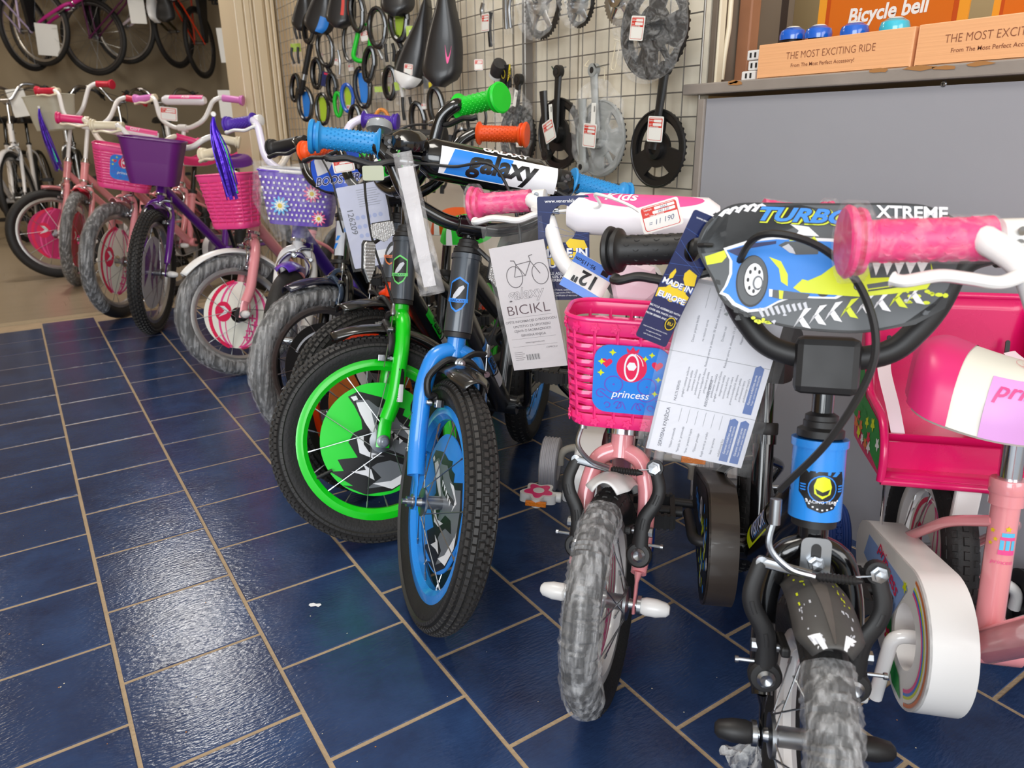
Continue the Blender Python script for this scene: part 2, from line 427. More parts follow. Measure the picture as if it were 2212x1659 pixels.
# ---------------------------------------------------------------- counter
GREYW = mat('grey painted board', (158, 158, 165), .36, bump=.06, bscale=30, vary=.07, vscale=2.5)
GREYE = mat('grey painted edge', (148, 138, 130), .5, bump=.25, bscale=40, vary=.16, vscale=14)
CHIP = mat('bare chipboard', (170, 118, 66), .8)
ct = empty('counter', 'grey painted shop counter with large flat front panel and chipped top edge', 'counter', MX.Translation((PX, .4, 0)))
I = MX.Translation((-PX, -.4, 0))
def cpart(mb, name, **k): o = mb.obj(name, ct, I, **k); return o
cpart(MB().box((PX+.012, .36, .415), (.02, 1.555, .83), GREYW), 'front_panel')
cpart(MB().box((PX+.011, 1.148, .415), (.030, .018, .83), GREYE), 'edge_post', bevel=.002)
wt = cpart(MB().box((PX+.245, .39, .8495), (.51, 1.615, .0215), GREYE), 'worktop', bevel=.0025)
for (px, py, w_) in ((1588, 180, .024), (1585, 158, .016), (1985, 140, .03), (2040, 146, .022), (1900, 145, .02), (2120, 138, .022)):
    p = at(px, py, 0, PX-.0107); F = ((PX-.0107, p.y, max(.842, min(.858, p.z))), (0, -1, 0), (0, 0, 1), (-1, 0, 0))
    poly = [(w_*cos(2*pi*k/9)*random.uniform(.5, 1.1), .0045*sin(2*pi*k/9)*random.uniform(.4, 1.2)) for k in range(9)]
    MB().flat(poly, CHIP, F, .0003).obj('chip', ct, I)
p = at(2037, 181, 0, PX)
s_ = cpart(MB().lathe([(0, .0022), (.0035, .002), (.005, .0006), (.0052, 0)], STEEL, (PX+.002, p.y, p.z), (-1, 0, 0), 16), 'screw')
s_.data.materials[0] = STEEL
cpart(MB().box((PX-.0004, p.y, p.z), (.0006, .006, .0012), BLKP).box((PX-.0004, p.y, p.z), (.0006, .0012, .006), BLKP), 'screw_slot')
CTZ = .8603
# cardboard display boxes
CARD = mat('peach cardboard', (240, 178, 128), .42, bump=.18, bscale=10)
_n2 = [n for n in CARD.node_tree.nodes if n.type == 'TEX_NOISE'][-1]
_m2 = CARD.node_tree.nodes.new('ShaderNodeMapping'); _m2.inputs['Scale'].default_value = (.3, .3, 20)
CARD.node_tree.links.new([n for n in CARD.node_tree.nodes if n.type == 'TEX_COORD'][0].outputs['Object'], _m2.inputs[0]); CARD.node_tree.links.new(_m2.outputs[0], _n2.inputs['Vector'])
INK = mat('brown ink', (134, 76, 50), .6)
BOXO = mat('orange printed card', (206, 104, 24), .35); BOXD = mat('dark orange print', (186, 74, 16), .4); BOXY = mat('amber printed card', (226, 150, 42), .4)
def disp_box(pl_, pr_, label, shown):
    a = at(pl_[0], pl_[1], 0, PX-.004); bq = at(pr_[0], pr_[1], 0, PX-.004)
    wd = a.y-bq.y; dep = .17; H = shown
    t = empty('display_box', label, 'box', MX.Translation((PX-.004, (a.y+bq.y)/2, CTZ)), 'peach counter display boxes')
    th = .003
    for nm, c, s in (('front', (th/2, 0, H/2), (th, wd, H)), ('back_flap', (dep, 0, H/2+.004), (th, wd, H+.008)), ('side', (dep/2, wd/2, H/2), (dep, th, H)),
                     ('side', (dep/2, -wd/2, H/2), (dep, th, H)), ('base', (dep/2, 0, th/2), (dep, wd, th))):
        MB().box(c, s, CARD).obj(nm, t, bevel=.0012)
    F = ((-.0003, 0, 0), (0, -1, 0), (0, 0, 1), (-1, 0, 0))
    mb = MB(); put_text(mb, 'THE MOST EXCITING RIDE', .0175, INK, F, -.0, H*.60, 0, .0002, -.012, 0, .84)
    put_text(mb, 'From The Most Perfect Accessory!', .0088, INK, F, -.012, H*.30, 0, .0002, .004, 0, 1.02); mb.obj('lettering', t)
    return t
disp_box((1637, 150), (1966, 128), 'peach cardboard display box lettered THE MOST EXCITING RIDE, left of the two on the counter', .060)
bx = disp_box((1977, 130), (2395, 100), 'peach cardboard display box at the right end of the grey counter top', .061)
for (px0, px1, lab, nm) in ((1768, 2092, 'upright orange header card reading Bicycle bell, behind the left peach box', 1), (2142, 2440, 'upright orange header card behind the right peach box, cut off by the picture edge', 0)):
    xh = PX+.155; a = at(px0, 40, 0, xh); c = at(px1, 30, 0, xh); wd = a.y-c.y
    t = empty('header_card', lab, 'card', MX.Translation((xh, (a.y+c.y)/2, CTZ)), 'orange header cards')
    F = ((0, 0, 0), (0, -1, 0), (0, 0, 1), (-1, 0, 0))
    MB().prism([(-wd/2, 0), (wd/2, 0), (wd/2, .19), (-wd/2, .19)], -.002, .002, BOXY, F).obj('card', t)
    mb = MB(); mb.flat(rrect(wd*.88, .15, .012, 4, 0, .10), BOXD, F, .0023); mb.flat(rrect(wd*.82, .14, .01, 4, 0, .10), BOXO, F, .0026)
    if nm: put_text(mb, 'Bicycle bell', .036, WHT, F, 0, .108, .02, .003, .03, .12, .95)
    mb.obj('print', t)
BELLB = mat('blue enamel', (20, 96, 205), .2, coat=.8); BELLC = mat('aqua enamel', (60, 190, 215), .2, coat=.8)
for i, (px, py, m, lb) in enumerate(((1714, 62, BELLB, 'blue bicycle bell with white cap, leftmost in the peach box'), (1770, 58, BELLB, 'blue bicycle bell with white cap, second in the peach box'),
                                 (1848, 52, BELLB, 'blue bicycle bell with white cap, third in the peach box'), (1935, 42, BELLC, 'aqua bicycle bell at the right of the peach box'))):
    p = at(px, py, 0, PX+.06)
    t = empty('bicycle_bell', lb, 'bell', MX.Translation((PX+.06, p.y, p.z-.012)), 'bells in the display box')
    MB().lathe([(.024, -.008), (.0245, 0), (.022, .008), (.014, .013)], m, seg=24).obj('dome', t)
    MB().lathe([(.0142, .013), (.010, .0155), (0, .016)], WHT, seg=20).obj('cap', t)
    MB().lathe([(.016, -.04), (.018, -.008)], BLKP, seg=16).obj('base', t)
# things left of the boxes on the counter
for i, (px, py, s_, lb) in enumerate(((1621, 148, (.030, .034, .018), 'white plastic socket lying lowest of three beside the peach box'), (1630, 128, (.022, .028, .018), 'middle white socket of the small stack beside the peach box'), (1629, 97, (.022, .028, .019), 'topmost white socket of the small stack beside the peach box'))):
    p = at(px, py, 0, PX+.02)
    z0 = CTZ+[0, .0185, .037][i]
    t = empty('wall_socket', lb, 'socket', MX.Translation((PX+.03, p.y, z0)), 'white sockets on the counter')
    MB().box((0, 0, s_[2]/2), (s_[0], s_[1], s_[2]-.0008), WHT).obj('housing', t, bevel=.002)
    for dy in (-.006, .005): MB().box((-s_[0]/2-.0005, dy, s_[2]/2), (.001, .004, .009), BLKP).obj('slot', t)
def column(name, label, px0, px1, py, x, m, d, z0=CTZ, z1=1.6):
    a = at(px0, py, 0, x); c = at(px1, py, 0, x); y0, y1 = c.y, a.y
    o = MB().box((x+d/2, (y0+y1)/2, (z0+z1)/2), (d, y1-y0, z1-z0), m).obj(name, bevel=.003); return tag(o, label, 'post')
column('shelf_post', 'brown wooden shelf post standing on the counter behind the white sockets', 1590, 1617, 100, PX+.10, mat('brown wood', (158, 108, 78), .5, vary=.15), .03)
column('shelf_post', 'dark metal shelf post between the brown post and the bell header card', 1656, 1682, 60, PX+.24, mat('dark brown metal', (48, 38, 40), .4), .03)
column('edge_board', 'grey board edge rising left of the pipe above the counter end', 1535, 1548, 60, PX+.04, mat('grey brown board', (120, 106, 92), .6), .25)
column('edge_strip', 'cream plastic strip running up beside the grey board edge', 1549, 1554, 60, PX+.035, CREAM, .02)
column('backing_board', 'grey brown board behind the cream pipe at the counter end', 1556, 1578, 60, PX+.13, mat('grey brown board', (120, 106, 92), .6), .02)
column('dark_recess', 'black panel standing in for the dark recess behind the cream pipe', 1578, 1592, 60, PX+.28, BLKP, .02)  # flat black panel stands in for the dark recess, no cabinet here
o = MB().tube([at(1559, 172, 0, PX+.06), at(1565, 120, 0, PX+.06), at(1575, 60, 0, PX+.06), at(1583, -40, 0, PX+.06)], .0052, CREAM, 12).obj('pipe'); tag(o, 'thin cream pipe leaning up from the counter end', 'pipe')
# ceiling lamps
for (x, y, lb) in ((.50, 4.90, 'flat white ceiling lamp near the opening'), (.1, 1.3, 'flat white ceiling lamp above the bicycles'), (-1.3, 6.4, 'flat white ceiling lamp in the back room')):
    t = empty('ceiling_lamp', lb, 'lamp', MX.Translation((x, y, 2.76)))
    MB().box((0, 0, .02), (.66, .96, .03), WHT).obj('housing', t)
# ================================================================ bicycles
def knob_tread(R, rt, rows, count, mb, m, hgt=.0042, sz=(.0042, .0032)):
    """rubber blocks on the tyre crown, staggered by row"""
    for j in range(rows):
        u = (j-(rows-1)/2)/((rows-1)/2)
        al = u*RD(74)
        for k in range(count):
            th = 2*pi*(k+(.5 if j % 2 else 0))/count
            for q in (0,):
                cr = R-rt; er = V((cos(th), 0, sin(th)))
                n = er*cos(al)+V((0, 1, 0))*sin(al); tt = V((-sin(th), 0, cos(th))); w_ = n.cross(tt)
                c = er*cr + n*(rt-.0045)
                a, b = sz; a *= 1+.25*((j*7+k*3) % 3-1)*.5
                if abs(u) > .9: a *= 1.5; b *= .8
                e = [c+tt*(sx*a)+w_*(sy*b) for sx, sy in ((-1, -1), (1, -1), (1, 1), (-1, 1))]
                f = [c+n*hgt+tt*(sx*a*.72)+w_*(sy*b*.72) for sx, sy in ((-1, -1), (1, -1), (1, 1), (-1, 1))]
                mb.add(e+f, [(4, 5, 6, 7), (0, 1, 5, 4), (1, 2, 6, 5), (2, 3, 7, 6), (3, 0, 4, 7)], m, False)
def tyre_prof(R, rt, rim, knobby):
    P = []
    rr = rt-(.004 if knobby else 0); cr = R-rt
    for k in range(15):
        a = RD(-128+256*k/14); P.append((cr+rr*cos(a)*1.0, rr*sin(a)))
    P[0] = (rim-.002, -rt*.45); P[-1] = (rim-.002, rt*.45)
    return P
def wheel(root, M, R, rt, rim, rimm, o, spokes=20, spoke_parts=True, knobs=0, disc=None, tread=False, pre='', wrap=None, tyrem=None, detail=2, hubm=None):
    """M places the wheel: local x forward, y axle, z up, origin at the hub"""
    AX = (0, 1, 0)
    seg = 72 if detail > 1 else 44
    mb = MB(); mb.lathe(tyre_prof(R, rt, rim, knobs), tyrem or RUB, ax=AX, seg=seg, closed=True)
    ty = mb.obj('tyre', root, M); ty.data.materials[0] = tyrem or RUB
    if knobs:
        mb = MB(); knob_tread(R, rt, 7, int(knobs*.80), mb, KNOB, .0050, (.0056, .0042)); k = mb.obj('tread_blocks', ty); tag(k, kind='stuff')
    elif tread:
        mb = MB(); knob_tread(R+.0022, rt+.001, 5, int(R*330), mb, RUB, .0035, (.0062, .0042)); k = mb.obj('tread_blocks', ty); tag(k, kind='stuff')
    hw = rt*.50
    prof = [(rim, -hw), (rim+.003, -hw*.9), (rim-.004, -hw*.8), (rim-.016, -hw*.55), (rim-.019, 0), (rim-.016, hw*.55), (rim-.004, hw*.8), (rim+.003, hw*.9), (rim, hw), (rim-.013, hw*1.0), (rim-.0215, hw*.4), (rim-.0215, -hw*.4), (rim-.013, -hw*1.0)]
    rm = MB().lathe(prof, rimm, ax=AX, seg=seg, closed=True).obj('rim', root, M)
    hm = hubm or STEEL
    hub = MB().lathe([(.006, -.046), (.008, -.036), (.023, -.034), (.023, -.030), (.011, -.026), (.011, .026), (.023, .030), (.023, .034), (.008, .036), (.006, .046)], hm, ax=AX, seg=20).obj('hub', root, M)
    sm = STEEL; sp_all = MB() if not spoke_parts else None
    for k in range(spokes):
        sd = 1 if k % 2 else -1; a = 2*pi*k/spokes + .1; da = .95*(1 if (k//2) % 2 else -1)
        p0 = (.0215*cos(a+da), sd*.032, .0215*sin(a+da)); p1 = ((rim-.019)*cos(a), sd*.003, (rim-.019)*sin(a))
        pm = tuple(p0[i]*.13+p1[i]*.87 for i in range(3))
        mb = sp_all or MB(); mb.tube([p0, pm], .0010, sm, 5); mb.tube([pm, p1], .0017, sm, 5)
        if spoke_parts: mb.obj('spoke', rm)
    if sp_all: k = sp_all.obj('spokes', rm); tag(k, kind='stuff')
    if detail > 1:
        MB().tube([((rim-.018)*cos(-.6), .004, (rim-.018)*sin(-.6)), ((rim-.052)*cos(-.62), .008, (rim-.052)*sin(-.62))], .0032, BLKP, 8).obj('valve', rm)
    if disc: disc(root, M, rim)
    if wrap:
        w0, w1 = wrap; mb = MB(); rr = rt+.0035
        rnd = random.Random(5); hh = [[rnd.uniform(-.0014, .0022) for _ in range(9)] for _ in range(97)]
        def fn(u, v):
            th = w0+(w1-w0)*u; i = min(96, int(u*96)); j = min(8, int(v*8)); a = RD(-150+300*v); r_ = rr+hh[i][j]
            return ((R-rt+r_*cos(a))*cos(th), r_*sin(a), (R-rt+r_*cos(a))*sin(th))
        mb.grid(fn, 97, 17, TWRAP); o2 = mb.obj('plastic_wrap', ty)
    return ty, rm
def disc_panel(shapes_fn, base, sides=(1, -1), rr=None, off=.020):
    def f(root, M, rim):
        r = rr or rim*.71
        d = MB().lathe([(.026, -.0010), (r, -.0010), (r, .0010), (.026, .0010)], base, ax=(0, 1, 0), seg=64, closed=True, smooth=False, o=(0, off*sides[0]*0+.0, 0)).obj('wheel_disc', root, M)
        for s in sides:
            F = ((0, s*.0011, 0), (-s, 0, 0), (0, 0, 1), (0, s, 0))
            mb = MB(); shapes_fn(mb, F, r)
            if mb.v: mb.obj('disc_print', d)
    return f
GRY = mat('print grey', (106, 110, 116), .4); GRYL = mat('print light grey', (196, 198, 206), .4); PWHT = mat('print white', (236, 236, 240), .4); PBLK = mat('print black', (16, 16, 18), .4)
PGRN = mat('print green', (20, 214, 46), .4); PBLU = mat('print blue', (40, 130, 222), .4); PYEL = mat('print yellow', (214, 226, 20), .4); PPNK = mat('print pink', (240, 82, 150), .4); PRED = mat('print red', (226, 36, 84), .4)
PNAVY = mat('print navy', (24, 34, 92), .4); PGOLD = mat('print gold', (230, 196, 30), .4); PVIO = mat('print violet', (104, 84, 196), .4); PLIL = mat('print lilac', (230, 168, 232), .4); PCRM = mat('print cream', (240, 238, 226), .4)
PDG = mat('print dark grey', (78, 82, 86), .4); PTXT = mat('print text grey', (96, 98, 112), .5); PGRD = mat('print meadow green', (40, 140, 60), .4); PORG = mat('print orange', (222, 120, 60), .4); PSKY = mat('print sky', (138, 168, 224), .4)
def clip_disc(poly, r):
    return [(x, y) if x*x+y*y <= r*r else (x*r/sqrt(x*x+y*y), y*r/sqrt(x*x+y*y)) for x, y in poly]
def beast(mb, F, r, rot=0.):
    """jagged black, grey and white fur-and-fang pattern traced on the wheel disc (unit disc coordinates)"""
    def S(pts, m, h):
        q = [((x*1.12-.17)*cos(rot)-y*sin(rot), (x*1.12-.17)*sin(rot)+y*cos(rot)) for x, y in pts]
        mb.flat(clip_disc([(x*r, y*r) for x, y in q], r*.992), m, F, h)
    S([(-.42, .66), (-.28, .78), (.1, .74), (.32, .62), (.5, .60), (.48, .48), (.62, .42), (.6, .30), (.95, .30), (1, -.1), (.9, -.5), (.5, -.87), (.1, -.99), (-.3, -.93), (-.12, -.86), (-.5, -.66), (-.3, -.62), (-.42, -.44), (-.12, -.36), (-.3, -.12), (-.24, .06), (-.12, .14), (-.16, .3), (-.3, .52)], PBLK, .0002)
    S([(-.30, .62), (-.1, .66), (.06, .56), (.3, .54), (.44, .36), (.7, .20), (.9, .2), (.92, -.1), (.84, -.46), (.48, -.78), (.1, -.88), (.3, -.66), (.12, -.5), (.26, -.36), (.06, -.22), (.2, 0), (.02, .06), (-.02, .2), (-.14, .42)], GRY, .0004)
    S([(-.28, .58), (-.14, .62), (-.04, .5), (.06, .24), (.14, .06), (.04, .1), (-.08, .24), (-.2, .42)], PWHT, .0006)
    S([(.1, .44), (.2, .28), (.42, .14), (.66, .06), (.7, -.02), (.5, .02), (.2, .14), (.06, .3)], PBLK, .0006)
    for k in range(5):
        x = .14+k*.085; y = .34-k*.066; S([(x, y), (x+.07, y-.045), (x+.02, y-.11)], PWHT, .0008)
    S([(-.18, -.04), (-.08, .02), (-.06, -.12), (.04, -.24), (.3, -.28), (.1, -.34), (-.1, -.28)], PWHT, .0006)
    S([(.1, -.3), (.36, -.16), (.6, -.22), (.66, -.4), (.4, -.34), (.2, -.42)], PBLK, .0006)
    S([(-.18, -.62), (.04, -.56), (-.02, -.46), (.12, -.54), (.2, -.72), (.06, -.66)], PWHT, .0006)
    S([(.18, -.78), (.46, -.7), (.8, -.42), (.78, -.5), (.86, -.34), (.8, -.58), (.5, -.84)], PWHT, .0006)
    S([(.46, .3), (.62, .26), (.78, .02), (.6, -.1), (.72, .06)], PWHT, .0006)
    S([(-.38, .66), (-.3, .7), (-.26, .64), (-.32, .6)], PWHT, .0008)
def pinkrays(mb, F, r):
    for k, (a, w_) in enumerate(((-.74, .10), (-.5, .06), (-.34, .03), (.3, .03), (.5, .07), (.72, .05), (.86, .03))):
        pts = [(a*r*cos(t*.9), r*.99*sin(t)) for t in [RD(-80+160*i/14) for i in range(15)]]
        pts = [(a*r*sqrt(max(0, 1-(y/r)**2))*1.12 if abs(a) < .8 else a*r*sqrt(max(0, 1-(y/r)**2)), y) for _, y in pts]
        ribbon(mb, pts, w_*r, PPNK if k not in (0,) else PRED, F, .0003)
    mb.flat(circ(-.45*r, .05*r, .24*r, 24, .30*r), PRED, F, .0006)
    mb.flat([(-.58*r, .2*r), (-.42*r, .08*r), (-.58*r, -.12*r), (-.36*r, .0), (-.30*r, .1*r), (-.44*r, .22*r)], PWHT, F, .0009)
    for (x, y) in ((.42, -.05), (.5, -.25), (.36, -.45), (.3, -.65)): mb.flat(flower(x*r, y*r, .12*r, 4, .4, 30), PPNK, F, .0006)
def gripm(o, end, m, L, rad=.0165, knob=False, big=.027, flange2=True):
    """grip along local x from 0 (inner) to L (outer end)"""
    mb = MB(); p = [(rad*.7, 0)]
    if flange2: p += [(rad*1.42, .001), (rad*1.5, .004), (rad*1.1, .008)]
    else: p += [(rad*1.05, .001)]
    p += [(rad, .012), (rad, L-.022), (rad*1.15, L-.018), (big*.88, L-.016), (big*.92, L-.012), (rad*1.3, L-.011), (rad*1.3, L-.008), (big*.95, L-.007), (big, L-.003), (big*.9, L), (.0, L+.001)]
    mb.lathe(p, m, ax=(1, 0, 0), seg=24)
    if knob:
        n = int((L-.036)/.0058)
        for i in range(n):
            for k in range(14):
                a = 2*pi*(k+(.5 if i % 2 else 0))/14; x = .014+i*.0058; c = V((x, (rad+.0002)*cos(a), (rad+.0002)*sin(a)))
                nn = V((0, cos(a), sin(a))); t1 = V((1, 0, 0)); t2 = nn.cross(t1)
                e = [c+t1*(.0017*cos(q))+t2*(.0017*sin(q)) for q in (0, 1.57, 3.14, 4.71)]
                mb.add(e+[c+nn*.0013], [(0, 1, 4), (1, 2, 4), (2, 3, 4), (3, 0, 4)], m, True)
    return mb
def steer_matrix(tau, delta, zo):
    a = V((-sin(tau), 0, cos(tau))); b0 = V((cos(tau), 0, sin(tau))); l0 = V((0, 1, 0))
    b = b0*cos(delta)+l0*sin(delta); l = l0*cos(delta)-b0*sin(delta)
    M = MX((( b.x, l.x, a.x, 0), (b.y, l.y, a.y, 0), (b.z, l.z, a.z, zo), (0, 0, 0, 1)))
    return M, a, b, l
def saddle_mb(mb, L, W_, m, m2=None, H=.05):
    """nose at +x"""
    def fn(u, v):
        x = L*(.5-u); s = min(1, max(0, u*1.15)); wd = .5*W_*(.31+.69*(s**2.6)/(s**2.6+.20*(1-s)+.02)) if u < .96 else .5*W_*.80
        wd *= min(1, .35+6*u) if u < .11 else 1
        wd *= sqrt(max(.09, 1-(max(0, u-.80)/.205)**2))
        t = (v-.5)*2; y = wd*math.copysign(abs(t)**.8, t)
        z = H*(.12+.88*sqrt(max(0, 1-abs(t)**2.3)))*(1-.25*max(0, (u-.85)/.15)**2)-.012*sin(pi*u)+.018*u*u*.9
        return (x, y, z)
    mb.grid(fn, 26, 15, m)
    def fb(u, v):
        p = fn(u, v); return (p[0], p[1]*.93, H*.08-.012*sin(pi*u)+.014*u*u)
    mb.grid(fb, 26, 5, m2 or m)
    for v in (0, 1):
        def sd(u, w_): 
            p = fn(u, v); q = fb(u, v); return tuple(p[i]*(1-w_)+q[i]*w_ for i in range(3))
        mb.grid(sd, 26, 3, m2 or m)
    for u in (0, 1):
        def sd(v, w_):
            p = fn(u, v); q = fb(u, v); return tuple(p[i]*(1-w_)+q[i]*w_ for i in range(3))
        mb.grid(sd, 15, 3, m2 or m)
    return fn
def lever_mb(m, L=.085):
    """brake lever in bar frame: x outboard, y forward (away from rider), z up; clamp at origin"""
    mb = MB(); mb.lathe([(.0125, -.010), (.0158, -.009), (.0158, .009), (.0125, .010)], m, ax=(1, 0, 0), seg=18)
    mb.tube([(-.004, .010, -.006), (-.002, .026, -.012), (-.012, .036, -.014)], [(.010, .007), (.011, .008), (.008, .007)], m, 8)
    mb.tube(catmull([(-.016, .034, -.014), (.002, .040, -.017), (.022, .046, -.022), (.045, .044, -.019), (.065, .042, -.017), (L, .045, -.020), (L+.008, .040, -.020)], 5), [(.0075, .005)]*30+[(.0075, .0065)], m, 10, flat=(0, 1, 0))
    return mb
def brake_cable(pts, m=BLKP, r=.0022): return MB().tube(catmull(pts, 8), r, m, 7)

def bicycle(name, label, group, S):
    """S: dict of sizes, colours and pose.  Root local frame: x forward, y left, z up; origin under the steering axis"""
    g = lambda k, d=None: S.get(k, d)
    R = S['R']; rt = g('rt', .026); rim = g('rim', .158 if R > .18 else .112); tau = RD(g('tau', 20)); de = RD(g('delta', 0)); off = .03
    det = g('detail', 2)
    Mst, a, b, l = steer_matrix(tau, de, 0)
    hz = R*sqrt(1-l.z**2); zo = hz-(b*off).z
    Mst, a, b, l = steer_matrix(tau, de, zo)
    hubl = V((0, 0, zo))+b*off
    phi = RD(g('phi', 224)); Rz = MX.Rotation(phi, 4, 'Z')
    if 'world' in S: root_M = S['world']
    else:
        Rz = Rz @ MX.Rotation(RD(-g('roll', 0)), 4, 'X')
        h = Rz @ V((hubl.x, hubl.y, hubl.z)); root_M = MX.Translation((S['hub'][0]-h.x, S['hub'][1]-h.y, 0)) @ Rz
    root = empty(name, label, 'bicycle', root_M, group)
    s0, s1, sc, sg = S['s0'], S['s1'], S['sc'], S['sg']
    fm = S['fork_m']; fr = S['frame_m']; r_f = .0145 if R > .18 else .0125
    # -------- fork: legs curve out of the crown, dropouts at the axle
    lw = rt+.022 if R > .14 else rt+.02
    legr = g('legr', .0138 if R > .18 else .0125)
    mb = MB()
    mb.tube([(0, 0, s0+.004), (0, 0, s0-.03)], .0155, fm, 16)
    for s in (1, -1):
        top = s0-.018; pth = fillet([(0, s*.004, top), (.002, s*lw*.72, top-.012), (.004, s*lw, top-.060), (.012, s*lw, R*.42), (off*.86, s*lw*.99, .042)], .03, 5)
        n = len(pth); mb.tube(pth, [legr*(1 if i < n*.7 or legr > .0145 else 1-.16*(i-n*.7)/(n*.3)) for i in range(n)], fm, 14)
        mb.tube([(off*.86, s*lw*.99, .044), (off*.93, s*lw*.97, .030), (off, s*lw*.96, -.012)], [(.012, .006), (.0125, .0026), (.013, .0026)] if legr > .0145 else [(.011, .006), (.009, .0026), (.0095, .0026)], fm, 10, flat=(1, 0, 0))
    fork = mb.obj('fork', root, Mst)
    for s in (1, -1):
        cm = g('nutcap')
        if cm: MB().lathe([(.0105, 0), (.0125, .006), (.0125, .020), (.0095, .034), (.0055, .038), (0, .0385)], cm, (off, s*(lw+.008), 0), (0, s, 0), 16).lathe([(.0135, -.004), (.0135, .001)], STEEL, (off, s*(lw+.007), 0), (0, s, 0), 16).obj('axle_cap', fork)
        else: MB().lathe([(.0125, 0), (.0125, .0025), (.0085, .003), (.0085, .011), (.0045, .0112), (.0045, .018), (0, .0182)], STEEL, (off, s*(lw+.0005), 0), (0, s, 0), 6 if det < 2 else 12).obj('axle_nut', fork)
    MB().tube([(off, -lw-.006, 0), (off, lw+.006, 0)], .0048, STEEL, 10).obj('axle', fork)
    if g('leglabel'):
        for s in (-1,):
            F = None
            def wp(x, y, h, s=s):
                an = x/.0142; rr = .0146+h; return V((.009+rr*sin(an)*1, s*lw-rr*cos(an)*1*(-s) if s > 0 else -lw-rr*cos(an), .118+y))
            for sd in (1, -1):
                def wp2(x, y, h, sd=sd):
                    an = x/.0142+.35; rr = .0144+h; return V((.0075+rr*sin(an), sd*(lw+rr*cos(an)), .105+y))
                mb = MB()
                def patch(w_, y0, y1, m, h, rd=.008):
                    n = 9; vs_ = []
                    for j in range(9):
                        y = y0+(y1-y0)*j/8
                        ww = w_
                        for i in range(n): vs_.append(wp2(-ww/2+ww*i/(n-1), y, h))
                    mb.add(vs_, [(j*n+i, j*n+i+1, (j+1)*n+i+1, (j+1)*n+i) for j in range(8) for i in range(n-1)], m, True)
                patch(.0255, -.028, .006, PWHT, .0002); patch(.0255, .006, .036, PBLK, .0002)
                put_text(mb, 'GALAXY', .0085, PBLK, (V((0, 0, 0)),)*4, 0, -.012, pi/2, .0005, .01, .2, 1, warp=wp2)
                mb.obj('fork_sticker', fork)
    # -------- wheel
    Mw = Mst @ MX.Translation((off, 0, 0))
    wheel(root, Mw, R, rt, rim, S['rim_m'], root, g('spokes', 20), g('spoke_parts', True), g('knobs', 0), g('disc'), g('tread', False), wrap=g('wrap'), detail=det, hubm=g('hub_m'))
    # -------- head set, stem, bars
    MB().lathe([(.0155, -.010), (.0225, -.009), (.0225, -.001), (.0205, .001)], g('head_m', BLKP), (0, 0, s0+.012), seg=20).obj('lower_headset', root, Mst)
    MB().lathe([(.0205, 0), (.0235, .002), (.0235, .009), (.018, .012), (.018, .018), (.0165, .019), (.0165, .024), (.0115, .027)], g('head_m', BLKP), (0, 0, s1), seg=20).obj('upper_headset', root, Mst)
    bt = RD(g('beta', 0)); Mb = Mst @ MX.Rotation(bt, 4, 'Z')
    stm = g('stem_m', BLK)
    mb = MB(); mb.tube([(0, 0, s1+.01), (0, 0, sc+.004)], .0108, stm, 14)
    if g('clamp') == 'block': pass
    else:
        mb.box((.004, 0, sc), (.034, .038, .032), stm); mb.lathe([(.0165, -.024), (.0165, .024)], stm, (.012, 0, sc), (0, 1, 0), 16)
    stem = mb.obj('stem', root, Mb, bevel=.003)
    if g('clamp') == 'block':
        MB().box((.006, 0, sc-.008), (.050, .062, .058), BLKP).obj('stem_cover', root, Mb, bevel=.008)
    if g('clamp') != 'block' and det > 1:
        MB().lathe([(.0058, 0), (.0058, .006), (.003, .0065)], STEEL, (-.002, 0, sc+.015), seg=6).obj('bolt', stem)
    bm = S['bar_m']; w_ = S['hw']; bx = g('bx', -.01); gl = g('gl', .105); sweep = g('sweep', .03)
    xc = .012; low = g('low', .075)
    half = [(xc, .0, sc), (xc, low*.55, sc), (xc+.006, w_*.40, sc+(sg-sc)*.22), (xc+.004, w_*.52, sg-.022), (xc*.5+bx*.5, w_*.62, sg+.0), (bx, w_-gl, sg+.002), (bx-sweep*.5, w_-.004, sg-.004)]
    if g('shape') == 'u': half = [(xc, 0, sc), (xc, .032, sc), (xc, .062, sc+.010), (xc-.004, .094, sc+.050), (xc-.006, .108, sg-.014), (bx, w_-gl+.0, sg), (bx-sweep*.5, w_-.004, sg-.002)]
    if g('shape') == 'flat': half = [(xc, 0, sc), (xc, .05, sc), (xc-.0, .11, sg-.008), (bx, w_-gl, sg), (bx-sweep*.5, w_-.004, sg)]
    if g('shape') == 'city': half = [(xc+.03, 0, sc), (xc+.03, .05, sc), (xc+.03, .13, sg), (xc-.02, .20, sg+.01), (bx-.10, w_-.02, sg), (bx-.16, w_, sg-.004)]
    full = [(x, -y, z) for x, y, z in half[::-1]]+half[1:]
    pth = fillet(full, .045, 6)
    MB().tube(pth, g('bar_r', .0112), bm, 14).obj('handlebar', root, Mb)
